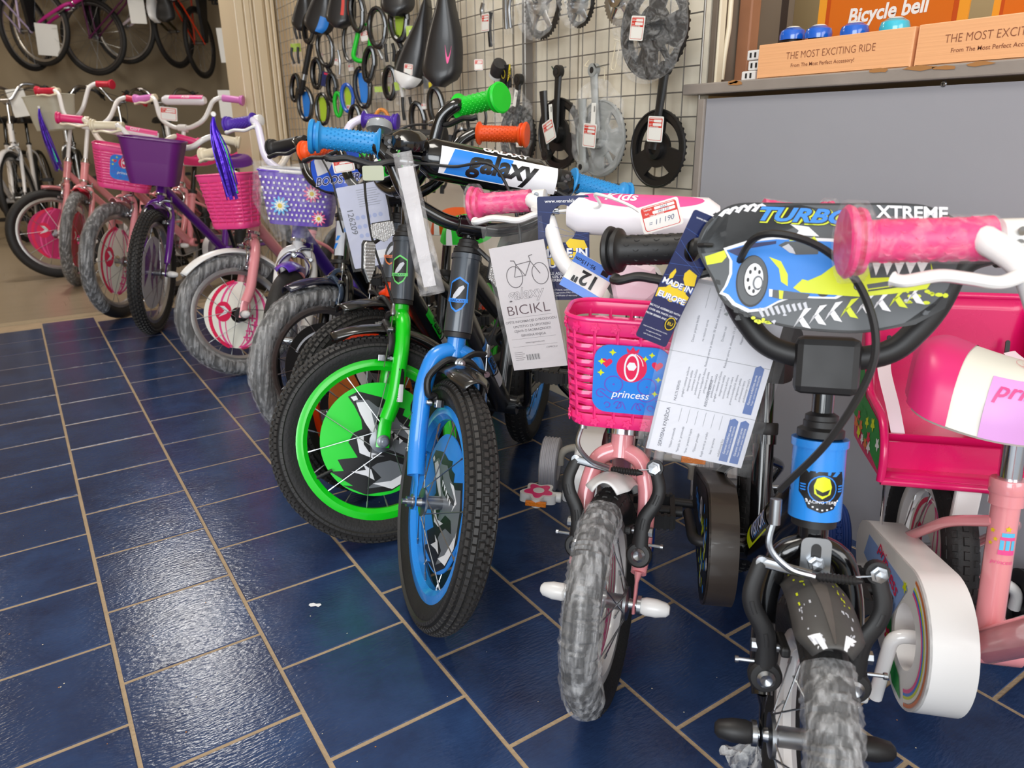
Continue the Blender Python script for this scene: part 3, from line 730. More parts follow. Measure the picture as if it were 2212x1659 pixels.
    # grips, levers
    for s in (1, -1):
        p0 = V(half[-2]); p1 = V(half[-1]); p0.y *= s; p1.y *= s; d = (p1-p0).normalized()
        gm = S['grip_m']; gmb = gripm(None, None, gm, gl, g('gr', .0165), g('gknob', False), g('gbig', .027), g('gfl', True))
        R3 = d.to_track_quat('X', 'Z').to_matrix().to_4x4(); st = p1-d*(gl-.001)
        Mg = Mb @ MX.Translation(st) @ R3; go = gmb.obj('grip', root, Mg)
        if g('gsmile') and det > 1:
            mb2 = MB()
            for i in range(7):
                for k in range(9):
                    an0 = 2*pi*k/9+.35*(i % 2); x0 = .014+i*.0115
                    mb2.tube([(x0+.0032*cos(t), (gr_ := g('gr', .0165)+.0001)*cos(an0+.16*sin(t)), gr_*sin(an0+.16*sin(t))) for t in [RD(200+140*j/5) for j in range(6)]], .0006, gm, 4)
            mb2.obj('grip_relief', go)
        if g('gwrap') and det > 1:
            hh = random.Random(3)
            pr = [((g('gr', .0165)+.0016) + hh.uniform(0, .0018), x*gl/14) for x in range(12)]+[(g('gbig', .027)+.003, gl*.86), (g('gbig', .027)+.004, gl), (.012, gl+.006)]
            MB().lathe(pr, SHF, ax=(1, 0, 0), seg=20).obj('clear_wrap', go)
        lv = g('lever_m')
        if lv and (s in g('lever_sides', (-1, 1))):
            yd = d; xf = V((1, 0, 0)) - yd*yd.x; xf.normalize(); zf = yd.cross(xf)
            zf = zf if zf.z > 0 else -zf
            la = RD(g('lever_ang', 25))
            fwd = (xf*cos(la)-zf*sin(la)); up2 = (zf*cos(la)+xf*sin(la))
            ML = Mb @ MX(((yd.x, fwd.x, up2.x, 0), (yd.y, fwd.y, up2.y, 0), (yd.z, fwd.z, up2.z, 0), (0, 0, 0, 1))).copy()
            c = st-d*.014
            ML = Mb @ MX(((yd.x, fwd.x, up2.x, c.x), (yd.y, fwd.y, up2.y, c.y), (yd.z, fwd.z, up2.z, c.z), (0, 0, 0, 1)))
            lo = lever_mb(lv, g('lev_L', .085)).obj('brake_lever', root, ML)
            if det > 1:
                MB().lathe([(.004, 0), (.0062, .002), (.0062, .014), (.0045, .016), (.0045, .022)], STEEL, (-.016, .036, -.014), (-1, 0, 0), 12).obj('barrel_adjuster', lo)
                for zz in (.010, -.0): MB().lathe([(0, .0012), (.0036, .001), (.0038, 0)], STEEL, (0, .016, zz), (0, 1, 0), 12).obj('lever_screw', lo)
            Sl = Mst.inverted() @ ML
            q0 = Sl @ V((-.038, .036, -.014))
            if g('cable_to') and s == g('cable_side', -1):
                q = ([q0] if g('cable_direct') else [q0, Sl @ V((-.10, .05, -.01))]) + [V(x) for x in S['cable_to']]
                brake_cable(q, g('cable_m', BLKP), g('cable_r', .0024)).obj('brake_cable', root, Mst)
            elif g('cable2'):
                brake_cable([q0, Sl @ V((-.07, .055, .0)), V((.06, s*-.02, sc+.02)), V((.03, s*-.03, s1-.02)), V((-.03, s*.02, s1-.06))], g('cable_m', BLKP), .0024).obj('brake_cable', root, Mst)
    if g('bar_pad'): S['bar_pad'](root, Mb, sc, sg, w_)
    if g('extra_steer'): S['extra_steer'](root, Mst, Mb, s0, s1, sc, sg, w_, R, rt, off, lw)
    # -------- front mudguard
    if g('fender_m'):
        t0, t1 = [RD(x) for x in g('fender_a', (50, 150))]; fw = g('fender_w', rt+.006); fr_ = R+g('fender_gap', .010)
        def fn(u, v):
            th = t0+(t1-t0)*u; t = (v-.5)*2; tp = 1-.45*max(0, abs(u-.5)*2-.75)/.25
            r_ = fr_+.012-.016*abs(t)**2.2; return (off+r_*cos(th), t*fw*tp, r_*sin(th))
        mb = MB(); mb.grid(fn, 30, 11, S['fender_m']); fo = mb.obj('front_mudguard', root, Mst, thick=.0022)
        if g('fender_fn'): S['fender_fn'](fo, fn)
    # -------- frame
    WB = S['WB']-off; zb = g('bbz', R*1.02 if R > .18 else R*1.1); CS = g('CS', WB*.42)
    A = lambda s: V((0, 0, zo))+V((-sin(tau), 0, cos(tau)))*s
    Mf, _, _, _ = steer_matrix(tau, 0, zo)
    bb = V((-WB+CS, 0, zb)); rear = V((-WB, 0, R)); stt = g('st_top', .40 if R > .18 else .33)
    sta = RD(g('st_ang', 70)); sv = V((-cos(sta), 0, sin(sta))); st_top = bb+sv*((stt-zb)/sin(sta)); 
    mb = MB(); hr = g('ht_r', .0195)
    mb.tube([A(s0+.012), A(s1)], hr, g('ht_m', fr), 24); mb.lathe([(hr+.002, 0), (hr+.002, .008)], g('ht_m', fr), A(s1-.008), A(1)-A(0), 24)
    hto = mb.obj('head_tube', root)
    if g('ht_print'): S['ht_print'](hto, A, s0+.012, s1, hr)
    mb = MB()
    dr = g('dt_r', .019)
    dpath = g('dt_path')
    if dpath: pts = catmull([A(s0+.035)]+[V((bb.x+x, 0, z)) for x, z in dpath]+[bb], 6)
    else: pts = [A(s0+.045), bb]
    mb.tube(pts, dr, fr, 18)
    if g('tt', True):
        tp = bb+sv*((g('tt_z', stt-.03)-zb)/sin(sta))
        mb.tube(catmull([A(s1-.022), (A(s1-.022)+tp)/2+V((0, 0, g('tt_bow', 0))), tp], 6), g('tt_r', .0155), fr, 16)
    mb.tube([bb, st_top], .0155, fr, 16); mb.lathe([(.0185, -.024), (.0185, 0)], fr, st_top, sv, 18)
    mb.tube([bb-V((0, .036, 0)), bb+V((0, .036, 0))], .021, fr, 18)
    for s in (1, -1):
        mb.tube(fillet([bb+V((-.01, s*.018, 0)), bb+V((-.06, s*(rt+.016), .0)), rear+V((.012, s*(rt+.026), 0))], .03), .0085, fr, 10)
        ss = bb+sv*((g('ss_z', stt-.045)-zb)/sin(sta))
        mb.tube(fillet([ss+V((0, s*.010, 0)), ss+V((-.05, s*(rt+.016), -.03)), rear+V((.004, s*(rt+.026), .01))], .03), .0072, fr, 10)
        mb.prism(circ(0, 0, .017, 12), -.0025, .0025, fr, (rear+V((0, s*(rt+.028), 0)), (1, 0, 0), (0, 0, 1), (0, 1, 0)))
    frame = mb.obj('frame', root)
    if g('frame_print'): S['frame_print'](frame, A, bb, s0, s1, dr)
    wheel(root, MX.Translation(rear), R, rt, rim, S['rim_m'], root, g('rspokes', g('spokes', 20)), False, 0, g('rdisc'), tread=g('rtread', det > 1), detail=1, tyrem=g('rtyre'), hubm=g('hub_m'))
    MB().tube([rear-V((0, rt+.045, 0)), rear+V((0, rt+.045, 0))], .005, STEEL, 10).obj('rear_axle', root)
    # cranks and pedals
    if g('cranks', True):
        ca = RD(g('crank_a', 250)); cl = g('crank_l', R*.5); cm = g('crank_m', BLK)
        for s, aa in ((-1, ca), (1, ca+pi)):
            p0 = bb+V((0, s*.045, 0)); cy = (g('guard')['w']+.058) if (s < 0 and g('guard') and g('guard').get('hole')) else .062; p1 = bb+V((cl*cos(aa), s*cy, cl*sin(aa)))
            MB().tube(fillet([bb, bb+V((0, s*(cy-.004), 0)), p1], .018, 5), [.0085]*7+[.0088]*2 if False else .0088, cm, 12).obj('crank_arm', root)
            pd = g('pedal', 'cage'); yo = s*.018
            Mp = MX.Translation(p1+V((0, s*.010, 0)))
            if pd == 'flower':
                Fp = ((0, s*.045, 0), (1, 0, 0), (0, s, 0), (0, 0, 1)); 
                po = MB().prism(flower(0, 0, .037, 5, .16, 60), -.009, .009, g('pedal_m', WHT), Fp).tube([(0, 0, 0), (0, s*.02, 0)], .010, g('pedal_m', WHT), 14).obj('pedal', root, Mp, bevel=.002)
                MB().prism(flower(0, 0, .029, 5, .18, 60), .0092, .0102, PINKB, Fp).prism(flower(0, 0, .029, 5, .18, 60), -.0102, -.0092, PINKB, Fp).obj('pedal_inlay', po)
                MB().prism(circ(0, 0, .011, 20), .0094, .0108, WHT, Fp).obj('pedal_centre', po)
                MB().box((.034, s*.045, -.001), (.006, .040, .010), AMBER).obj('pedal_reflector', po, bevel=.001)
            else:
                mb = MB(); pm = g('pedal_m', BLKP)
                mb.tube(fillet([(-.038, s*.012, 0), (.038, s*.012, 0), (.042, s*.05, 0), (.030, s*.085, 0), (-.030, s*.085, 0), (-.042, s*.05, 0), (-.038, s*.012, 0)], .012, 3), [(.005, .011)]*50, pm, 8, flat=(0, 0, 1)) if False else None
                ring = [(-.038, .012), (.038, .012), (.042, .055), (.028, .088), (-.028, .088), (-.042, .055)]
                hole1 = [(-.029, .020), (.029, .020), (.032, .038), (-.032, .038)][::-1]; hole2 = [(-.032, .056), (.032, .056), (.021, .080), (-.021, .080)][::-1]
                Fp = ((0, 0, 0), (1, 0, 0), (0, s, 0), (0, 0, 1))
                mb.prism(ring, -.011, .011, pm, Fp, holes=(hole1, hole2)); mb.tube([(0, 0, 0), (0, s*.086, 0)], .009, pm, 12)
                for k in range(7):
                    for q in (-1, 1): mb.box((q*.036, s*(.018+k*.010), 0), (.008, .005, .027), pm)
                po = mb.obj('pedal', root, Mp)
                if g('pedal_refl'): MB().box((.043, s*.045, 0), (.003, .030, .010), AMBER).obj('pedal_reflector', po)
    # seat
    sz = g('seat_z', stt+.10); seatp = bb+sv*((sz-zb)/sin(sta))
    MB().tube([bb+sv*.05, seatp], .0125, g('post_m', BLK), 16).obj('seat_post', root)
    MB().lathe([(.0195, -.010), (.0205, -.008), (.0205, .006), (.0195, .008)], g('post_clamp_m', BLKP), st_top, sv, 16).obj('seat_clamp', root)
    mb = MB(); SL = g('seat_L', .22); 
    fns = saddle_mb(mb, SL, g('seat_W', .145), g('seat_m', BLKP), g('seat_m2', BLKP), g('seat_H', .05))
    so = mb.obj('saddle', root, MX.Translation(seatp+V((-.01, 0, -.012))) @ MX.Rotation(RD(g('seat_rot', 0)), 4, 'Z'))
    if g('seat_print'): S['seat_print'](so, fns, SL)
    # rear mudguard
    if g('rfender_m'):
        def fn(u, v):
            th = RD(20)+RD(150)*u; t = (v-.5)*2; r_ = R+.022-.016*abs(t)**2.2; return (rear.x+r_*cos(th), t*(rt+.008), rear.z+r_*sin(th))
        MB().grid(fn, 26, 9, S['rfender_m']).obj('rear_mudguard', root, thick=.0022)
    # chain guard
    if g('guard'):
        gd = S['guard']; rg = gd['r']; tail = gd.get('tail', .034); ex = bb.x; d = rear-bb
        L = sqrt(d.x**2+d.z**2); ang = atan2(d.z, d.x); al = math.acos((rg-tail)/L)
        pts = []
        n = 30; a0 = ang+al; a1 = ang-al+2*pi
        for k in range(n+1): t = a0+(a1-a0)*k/n; pts.append((rg*cos(t), rg*sin(t)))
        Lk = L*gd.get('len', .93)
        for k in range(7): t = a1-2*pi+(2*al)*k/6; pts.append((Lk*cos(ang)+tail*cos(t), Lk*sin(ang)+tail*sin(t)))
        F = (bb+V((0, -.040-gd.get('w', .04), 0)), (1, 0, 0), (0, 0, 1), (0, 1, 0)); wd = gd.get('w', .04)
        holes = [circ(0, 0, gd['hole'], 28)[::-1]] if gd.get('hole') else []
        mb = MB()
        mb.prism(pts, 0, .003, gd['m'], F, holes=holes)
        # wide edge band round the outline
        O = V(F[0]); nn = len(pts)
        rn = []
        for (x, z) in pts:
            rn += [O+V((x, 0, z)), O+V((x, wd, z)), O+V((x*.97, wd, z*.97)), O+V((x*.97, .003, z*.97))]
        mb.add(rn, [(4*i+j, 4*((i+1) % nn)+j, 4*((i+1) % nn)+(j+1) % 4, 4*i+(j+1) % 4) for i in range(nn) for j in range(4)], gd['m'], True)
        if gd.get('hole'):
            hr_ = gd['hole']; mb.lathe([(hr_, 0), (hr_+.002, wd*.9), (hr_-.002, wd*.9), (hr_-.003, 0)], gd['m'], O, (0, 1, 0), 28, closed=True)
        go = mb.obj('chain_guard', root, bevel=0)
        if gd.get('print'):
            mb = MB(); gd['print'](mb, (O+V((0, -.0006, 0)), (1, 0, 0), (0, 0, 1), (0, -1, 0)), rg, L, ang, pts); mb.obj('guard_print', go)
    # training wheels
    if g('train'):
        tr = S['train']
        for s in (-1, 1):
            if s not in tr.get('sides', (-1, 1)): continue
            rw = tr.get('r', .058); c = rear+V((tr.get('dx', -.01), s*tr.get('y', .165), rw-R)); ww = tr.get('ww', .019)
            Lx = rear+V((0, s*(rt+.040), 0))
            t2 = tr['arm_m']
            MB().tube(fillet([Lx, Lx+V((0, s*.006, -.03)), Lx+V((-.005, s*.012, -.05)), c+V((.0, -s*.045, .045)), c+V((0, -s*.022, .030)), c+V((0, -s*.022, 0))], .022, 5), [(.011, .006)]*60 if False else .0085, t2, 10).obj('stabiliser_arm', root)
            n = 5; pr = [(rw*.62, -ww), (rw*.93, -ww)]
            for k in range(n):
                x = -ww+2*ww*(k+.5)/n; h = ww/n*.55; pr += [(rw*.97, x-h), (rw, x-h*.6), (rw, x+h*.6), (rw*.97, x+h), (rw*.955, x+h*1.2)]
            pr += [(rw*.93, ww), (rw*.62, ww), (rw*.60, ww*.5), (rw*.2, ww*.4), (rw*.2, -ww*.4), (rw*.60, -ww*.5)]
            wo = MB().lathe(pr, tr['m'], c, (0, s, 0), 40, closed=True).obj('stabiliser_wheel', root)
            if tr.get('tread'):
                kb = MB(); knob_tread(rw+.002, ww, 3, 34, kb, tr['m'], .003, (.0040, .0050)); kb.obj('tread_blocks', wo, MX.Translation(c)); tag(bpy.data.objects[wo.children[0].name], kind='stuff')
            MB().lathe([(.0085, 0), (.0085, .009), (.004, .0095), (.004, .015), (0, .0155)], STEEL, c+V((0, s*ww*.4, 0)), (0, s, 0), 6, smooth=False).obj('wheel_nut', wo)
    if g('extra_root'): S['extra_root'](root, A, bb, rear, seatp, zo)
    return root, dict(Mst=root_M @ Mst, Mb=root_M @ Mb, M=root_M, bb=bb, rear=rear, seat=seatp)
# ================================================================ bicycle accessories
def caliper(root, Mst, s0, R, lw, m, side=-1):
    """side-pull brake: two curved arms pivoting on a bolt in front of the fork crown"""
    zc = s0-.040; x = .026; zt = R-.045
    for s in (1, -1):
        pts = [(x+.006*(s > 0), -s*.004, zc), (x+.006*(s > 0), s*.018, zc+.004), (x, s*(lw-.002), zc-.026), (x, s*(lw-.004), zc-.055), (x-.004, s*(lw-.016), zt+.012), (x-.004, s*(lw-.018), zt)]
        a = MB().tube(catmull(pts, 5), [(.0075, .0055)]*26, m, 10, flat=(1, 0, 0)).obj('brake_arm', root, Mst)
        MB().box((x-.008, s*(lw-.024), zt), (.042, .010, .011), BLKP).box((x+.014, s*(lw-.018), zt), (.013, .009, .013), STEEL).obj('brake_shoe', a, bevel=.001)
        MB().lathe([(.0055, 0), (.006, .004), (.0035, .009)], STEEL, (x-.002, s*(lw-.012), zt), (0, s, 0), 12).obj('shoe_nut', a)
    c = MB().lathe([(.009, -.004), (.009, .004), (.0062, .005), (.0062, .012), (.004, .0125), (.004, .018), (0, .0185)], STEEL, (x+.006, 0, zc), (1, 0, 0), 14).obj('brake_bolt', root, Mst)
    s = side
    MB().tube(catmull([(x, 0, zc), (x+.004, s*.022, zc+.018), (x, s*.046, zc+.020)], 5), [(.006, .004)]*11, m, 8).tube(catmull([(x+.004, 0, zc), (x+.006, s*.020, zc-.004), (x+.004, s*.048, zc-.012)], 5), [(.006, .004)]*11, m, 8).obj('cable_arm', root, Mst)
    MB().lathe([(.0035, 0), (.0050, .001), (.0050, .010), (.0035, .012), (.0035, .022)], STEEL, (x, s*.047, zc+.016), (0, 0, 1), 10).obj('cable_adjuster', root, Mst)
    MB().tube([(x, s*.047, zc+.02), (x+.002, s*.048, zc-.012), (x+.012, s*.052, zc-.085)], .0009, STEEL, 5).lathe([(.0052, -.005), (.0052, .005)], STEEL, (x+.004, s*.048, zc-.012), (1, 0, 0), 10).obj('inner_cable', root, Mst)
    return (x, s*.047, zc+.036)
def vbrake(root, Mst, R, lw, zt, m, noodle_side=-1):
    x = .034; y0 = lw-.001
    for s in (1, -1):
        pts = [(x, s*y0, .070), (x+.002, s*(y0+.001), .095), (x+.004, s*(y0+.004), .118), (x+.004, s*(y0+.017), .142), (x+.004, s*(y0+.020), .162), (x+.002, s*(y0+.012), zt)]
        P = catmull(pts, 6)
        a = MB().tube(P, [(.0112-.0030*(i/len(P)), .0052) for i in range(len(P))], m, 12, flat=(0, 1, 0)).obj('brake_arm', root, Mst)
        for (i0, i1) in ((8, 13), (17, 22)):
            mb = MB(); q = [p+V((.0052, 0, 0)) for p in P[i0:i1]]
            mb.tube(q, [(.0024, .0006)]*len(q), STEEL if False else BLKP, 8, flat=(0, 1, 0)); mb.obj('arm_slot', a)
        MB().lathe([(.0165, -.006), (.0175, -.002), (.0175, .006), (.0150, .009), (.0095, .0095)], m, (x-.004, s*y0, .068), (1, 0, 0), 24).obj('pivot_boss', a)
        MB().lathe([(.0090, .0), (.0095, .003), (.0062, .0055), (.0035, .004), (0, .003)], STEEL, (x+.0055, s*y0, .068), (1, 0, 0), 14).obj('pivot_bolt', a)
        MB().tube([(x, s*(y0+.012), .083), (x, s*(y0+.028), .083)], .0022, STEEL, 8).lathe([(.0036, 0), (.0036, .0035)], STEEL, (x, s*(y0+.028), .083), (0, s, 0), 10).obj('spring_screw', a)
        MB().box((x-.010, s*(y0-.017), .100), (.044, .010, .011), BLKP).obj('brake_shoe', a, bevel=.003)
        MB().tube([(x-.002, s*(y0-.012), .100), (x-.002, s*(y0+.016), .100)], .0048, STEEL, 10).lathe([(.0072, 0), (.0072, .006)], STEEL, (x-.002, s*(y0+.010), .100), (0, s, 0), 8).obj('shoe_bolt', a)
    s = noodle_side; yt = y0+.012
    # noodle holder, rubber boot and cable across the top
    MB().tube([(x+.004, s*yt, zt), (x+.007, s*(yt-.048), zt-.008)], [(.0062, .0030), (.0050, .0030)], STEEL, 8, flat=(0, 0, 1)).lathe([(.0062, 0), (.0062, .0055), (0, .006)], STEEL, (x+.001, s*yt, zt), (1, 0, 0), 14).obj('cable_holder', root, Mst)
    MB().tube(catmull([(x+.012, s*(yt-.050), zt-.008), (x+.016, s*(yt-.024), zt+.000), (x+.018, s*(yt-.004), zt+.022), (x+.014, s*(yt-.008), zt+.052)], 6), .0034, STEEL, 8).obj('cable_noodle', root, Mst)
    MB().lathe([(.0058, -.012), (.0058, .014), (.004, .0145)], STEEL, (x+.014, s*(yt-.008), zt+.056), (0, 0, 1), 12).obj('noodle_ferrule', root, Mst)
    pr = [(.0025, 0)]
    for k in range(10): pr += [(.0052, .004+k*.0036), (.0040, .0058+k*.0036)]
    pr += [(.0020, .044)]
    d = V((.0, -s, -.02)); MB().lathe(pr, BLKP, (x+.010, s*(yt-.052), zt-.008), d, 14).obj('rubber_boot', root, Mst)
    MB().tube([(x+.010, s*(yt-.07), zt-.008), (x+.008, -s*yt, zt-.002)], .0010, STEEL, 5).obj('inner_cable', root, Mst)
    MB().lathe([(.0115, -.006), (.0115, .004)], m, (x+.003, -s*yt, zt), (1, 0, 0), 18).lathe([(.0088, .004), (.0088, .009), (.0058, .0095), (.0058, .015), (0, .016)], STEEL, (x+.003, -s*yt, zt), (1, 0, 0), 6, smooth=False).obj('cable_bolt', root, Mst)
    return (x+.014, s*(yt-.008), zt+.070)
def reflector(root, M, m=REFL, w_=.052, h=.056):
    poly = [(-w_/2, h/2-.006), (-w_/2+.006, h/2), (w_/2-.006, h/2), (w_/2, h/2-.006), (w_/2, -h*.16), (0, -h/2), (-w_/2, -h*.16)]
    F = ((0, 0, 0), (0, 1, 0), (0, 0, 1), (1, 0, 0))
    o = MB().prism(poly, -.004, .0, BLKP, F).obj('reflector_back', root, M)
    mb = MB(); q = [(x*.94, y*.94) for x, y in poly]; mb.prism(q, 0, .0035, m, F)
    for i in range(11):
        for k in range(12):
            x = -w_*.43+i*w_*.086; y = h*.42-k*h*.075
            if y < -h*.16-(1-abs(x)/(w_/2))*h*.30: continue
            mb.lathe([(.0019, 0), (.0, .0012)], m, (.0035, x, y), (1, 0, 0), 4, smooth=False)
    mb.obj('lens', o); return o
def basket(root, M, wt, wb, d, h, m, bands=11, woven=True, emblem=None, ribs=9, flowers=True, name='basket'):
    """plastic wicker basket: local x forward, y left, z up from the floor of the basket"""
    def ring(t, z, out=0.):
        k = z/h; ww = wb+(wt-wb)*k; dd = d*(.78+.22*k); P = rrect(ww+2*out, dd+2*out, min(.035, dd*.3), 7)
        n = len(P); per = [0]
        for i in range(n): per.append(per[-1]+(V(P[(i+1) % n])-V(P[i])).length)
        q = (t % 1)*per[-1]
        for i in range(n):
            if q <= per[i+1]+1e-9:
                f = (q-per[i])/max(1e-9, per[i+1]-per[i]); a, b = V(P[i]), V(P[(i+1) % n]); p = a+(b-a)*f; return (p.y, -p.x, z)
        return (P[0][1], -P[0][0], z)
    NT = 96; mb = MB()
    def band(z0, z1, th, amp=0, ph=0, n=NT):
        vs_ = []
        for i in range(n):
            t = i/n; o_ = amp*sin(t*2*pi*ribs*2+ph)
            for (zz, oo) in ((z0, o_), ((z0+z1)/2, o_+th), (z1, o_), ((z0+z1)/2, o_-th)):
                vs_.append(ring(t, zz, oo))
        mb.add(vs_, [(4*i+j, 4*((i+1) % n)+j, 4*((i+1) % n)+(j+1) % 4, 4*i+(j+1) % 4) for i in range(n) for j in range(4)], m, True)
    if woven:
        bz0, bz1 = h*.13, h*.86; st = (bz1-bz0)/bands
        for k in range(bands): band(bz0+k*st+st*.06, bz0+(k+1)*st-st*.11, .0014, .0010, pi*(k % 2))
        band(0, h*.12, .0022); band(h*.87, h, .0022)
        for i in range(ribs*2):
            t = i/(ribs*2)
            mb.tube([ring(t, h*.05, 0), ring(t, h*.5, 0), ring(t, h*.93, 0)], [(.0028, .0018)]*3, m, 6)
    else:
        band(h*.0, h*.5, .0015, 0); mb2 = None
        def fn(u, v): return ring(u, h*v, .0012*sin(v*pi*bands*2) if bands else 0)
        mb.grid(fn, NT, 2*bands+2 if bands else 3, m, closeu=True)
        def fi(u, v): return ring(u, h*v, -.002)
        mb.grid(fi, NT, 3, m, closeu=True)
    # rim bead and floor
    mb.tube([ring(i/NT, h, .0005) for i in range(NT)], .0030, m, 8, closed=True)
    fl_ = [ring(i/48, .002, 0) for i in range(48)]; mb.add(fl_, [tuple(range(48))], m, False)
    o = mb.obj(name, root, M, thick=0)
    if flowers and woven:
        fb = MB()
        for zz in (h*.935, h*.06):
            for i in range(ribs*2+4):
                t = (i+.5)/(ribs*2+4); p = V(ring(t, zz, .0024)); q = V(ring(t+.004, zz, .0024)); tn = (q-p).normalized(); up = V((0, 0, 1)); nn = tn.cross(up); c = V((0, 0, zz))
                if nn.dot(p-c) < 0: nn = -nn
                fb.prism(flower(0, 0, .0062, 5, .22, 30), 0, .0013, m, (p, tn, up, nn)); fb.lathe([(.0018, .0012), (.0016, .0022), (0, .0024)], m, p, nn, 8)
        tag(fb.obj('raised_flowers', o), kind='stuff')
    if emblem:
        zc, r, fn_ = emblem; p = V(ring(0, zc, 0)); 
        fx = max(ring(i/96, zc, 0)[0] for i in range(96)); k = (fx-max(ring(i/96, zc-.01, 0)[0] for i in range(96)))/.01
        up = V((k, 0, 1)).normalized(); F = (V((fx+.0045, 0, zc)), V((0, 1, 0)), up, V((up.z, 0, -up.x)))
        e = MB().prism(rrect(2*r, 2*r*.98, r*.42, 6), -.002, .0, PBLU, F).obj('emblem_plate', o)
        mb = MB(); fn_(mb, F, r); mb.obj('emblem_print', e)
    return o
def princess(mb, F, r):
    for sx in (-1, 1):
        ribbon(mb, [(sx*(.44*r)+.24*r*cos(t), -.14*r+.24*r*sin(t)) for t in [2*pi*k/20 for k in range(21)]], .03*r, PVIO, F, .0003)
        mb.flat(circ(sx*.44*r, -.14*r, .03*r, 8), PVIO, F, .0003)
        ribbon(mb, [(sx*(.2+.6*t)*r, (-.46-.12*sin(t*4))*r) for t in [k/12 for k in range(13)]], .03*r, PVIO, F, .0003)
        ribbon(mb, [(sx*(.76+.13*cos(t))*r, (-.42+.12*sin(t))*r) for t in [RD(-120+270*k/12) for k in range(13)]], .03*r, PVIO, F, .0003)
        ribbon(mb, [(sx*(.08+.24*t)*r, (-.86+.22*sin(t*3.1))*r) for t in [k/12 for k in range(13)]], .028*r, PVIO, F, .0003)
        ribbon(mb, [(sx*(.30+.10*cos(t))*r, (-.74+.10*sin(t))*r) for t in [RD(300*k/12) for k in range(13)]], .028*r, PVIO, F, .0003)
        ribbon(mb, [(sx*(.58+.08*cos(t))*r, (-.76+.08*sin(t))*r) for t in [RD(300*k/12) for k in range(13)]], .028*r, PVIO, F, .0003)
        mb.flat(heart(sx*.66*r, .48*r, .15*r), PRED, F, .0004)
    mb.flat(circ(0, .38*r, .40*r, 30, .42*r), PRED, F, .0004)
    for q in (.30, ): ribbon(mb, [(q*cos(t)*r, (.38+.40*sin(t))*r) for t in [RD(10+70*k/8) for k in range(9)]], .02*r, PWHT, F, .0006)
    mb.flat(circ(0, .38*r, .20*r, 30, .40*r), PWHT, F, .0006); mb.flat(circ(0, .38*r, .155*r, 30, .34*r), PRED, F, .0008)
    mb.flat(circ(0, .42*r, .13*r, 6), PWHT, F, .0010)
    mb.flat([(-.14*r, .80*r), (-.17*r, .94*r), (-.07*r, .86*r), (0, .98*r), (.07*r, .86*r), (.17*r, .94*r), (.14*r, .80*r)], PRED, F, .0006)
    for x, y in ((-.52, .78), (.5, .78), (-.80, .18), (.72, .10), (.66, -.32), (.34, .66), (-.8, .5)): mb.flat(star(x*r, y*r, .10*r if x < .3 else .085*r, 4, .45), PYEL, F, .0006)
    put_text(mb, 'princess', .30*r, PWHT, F, .02*r, -.44*r, .0, .0011, .01, .25, 1.0)
def headlamp(root, M):
    mb = MB(); 
    def fn(u, v):
        a = 2*pi*u; k = v; r = .030*(.55+.45*min(1, k*2.2)); sx = 1+.25*abs(cos(a)); 
        return (-.03+.062*k, r*sx*cos(a)*1.0, r*.95*sin(a)+.006*(1-k))
    mb.grid(fn, 24, 8, WHT, closeu=True); mb.lathe([(.0, .0), (.012, .001), (.0165, .006)], WHT, (-.031, 0, .006), (1, 0, 0), 20)
    o = mb.obj('headlamp', root, M, bevel=0)
    mb = MB(); mb.lathe([(.0345, .0), (.035, .004), (.028, .008), (0, .0095)], mat('milky lens', (240, 214, 224), .3, coat=.5), (.031, 0, 0), (1, 0, 0), 6, smooth=False).obj('lens', o)
def tube_pad(root, Mb, x, z, L, r, m, draw=None, squash=1.0, name='bar_pad'):
    """padded sleeve on the crossbar, long axis left-right"""
    n = 24
    def fn(u, v):
        a = 2*pi*u; k = abs(v-.5)*2; rr = r*(1 if k < .86 else (1-.35*((k-.86)/.14)**2))
        return (x+rr*cos(a)*squash, (v-.5)*L, z+rr*sin(a))
    mb = MB(); mb.grid(fn, n, 14, m, closeu=True, closev=False)
    for v in (0, 1): mb.add([fn(i/n, v) for i in range(n)], [tuple(range(n))], m, False)
    o = mb.obj(name, root, Mb)
    if draw:
        def wp(px, py, h):          # px to the viewer's right (bike's left), py up round the front
            an = py/r-.12; rr = r+h; return V((x+rr*cos(an)*squash, px, z+rr*sin(an)))
        mb = MB(); draw(mb, wp); mb.obj('pad_print', o)
    return o
def wpatch(mb, wp, x0, x1, y0, y1, m, h, n=10, sk=0.):
    vs_ = [wp(x0+(x1-x0)*i/n+sk*(y0+(y1-y0)*j/n), y0+(y1-y0)*j/n, h) for i in range(n+1) for j in range(n+1)]
    mb.add(vs_, [(i*(n+1)+j, (i+1)*(n+1)+j, (i+1)*(n+1)+j+1, i*(n+1)+j+1) for i in range(n) for j in range(n)], m, True)
def galaxy_pad(col, dz=-.004):
    def f(root, Mb, sc, sg, w_):
        zc = sg+dz
        MB().tube([(.012, -.13, zc), (.012, .13, zc)], .008, BLK, 10).obj('crossbar', root, Mb)
        def dr(mb, wp):
            wpatch(mb, wp, -.078, .116, -.026, .020, PWHT, .0003); wpatch(mb, wp, -.062, .035, -.024, .018, col, .0005, sk=.3)
            put_text(mb, 'galaxy', .046, PBLK, (V((0, 0, 0)),)*4, .024, -.001, 0, .0009, .035, .2, .98, warp=wp)
            put_text(mb, 'GALAXY', .020, PWHT, (V((0, 0, 0)),)*4, .03, .033, 0, .0009, .04, .2, 1.0, warp=wp)
        tube_pad(root, Mb @ MX.Translation((0, .010, 0)), .014, zc, .212, .032, BLK, dr)
    return f
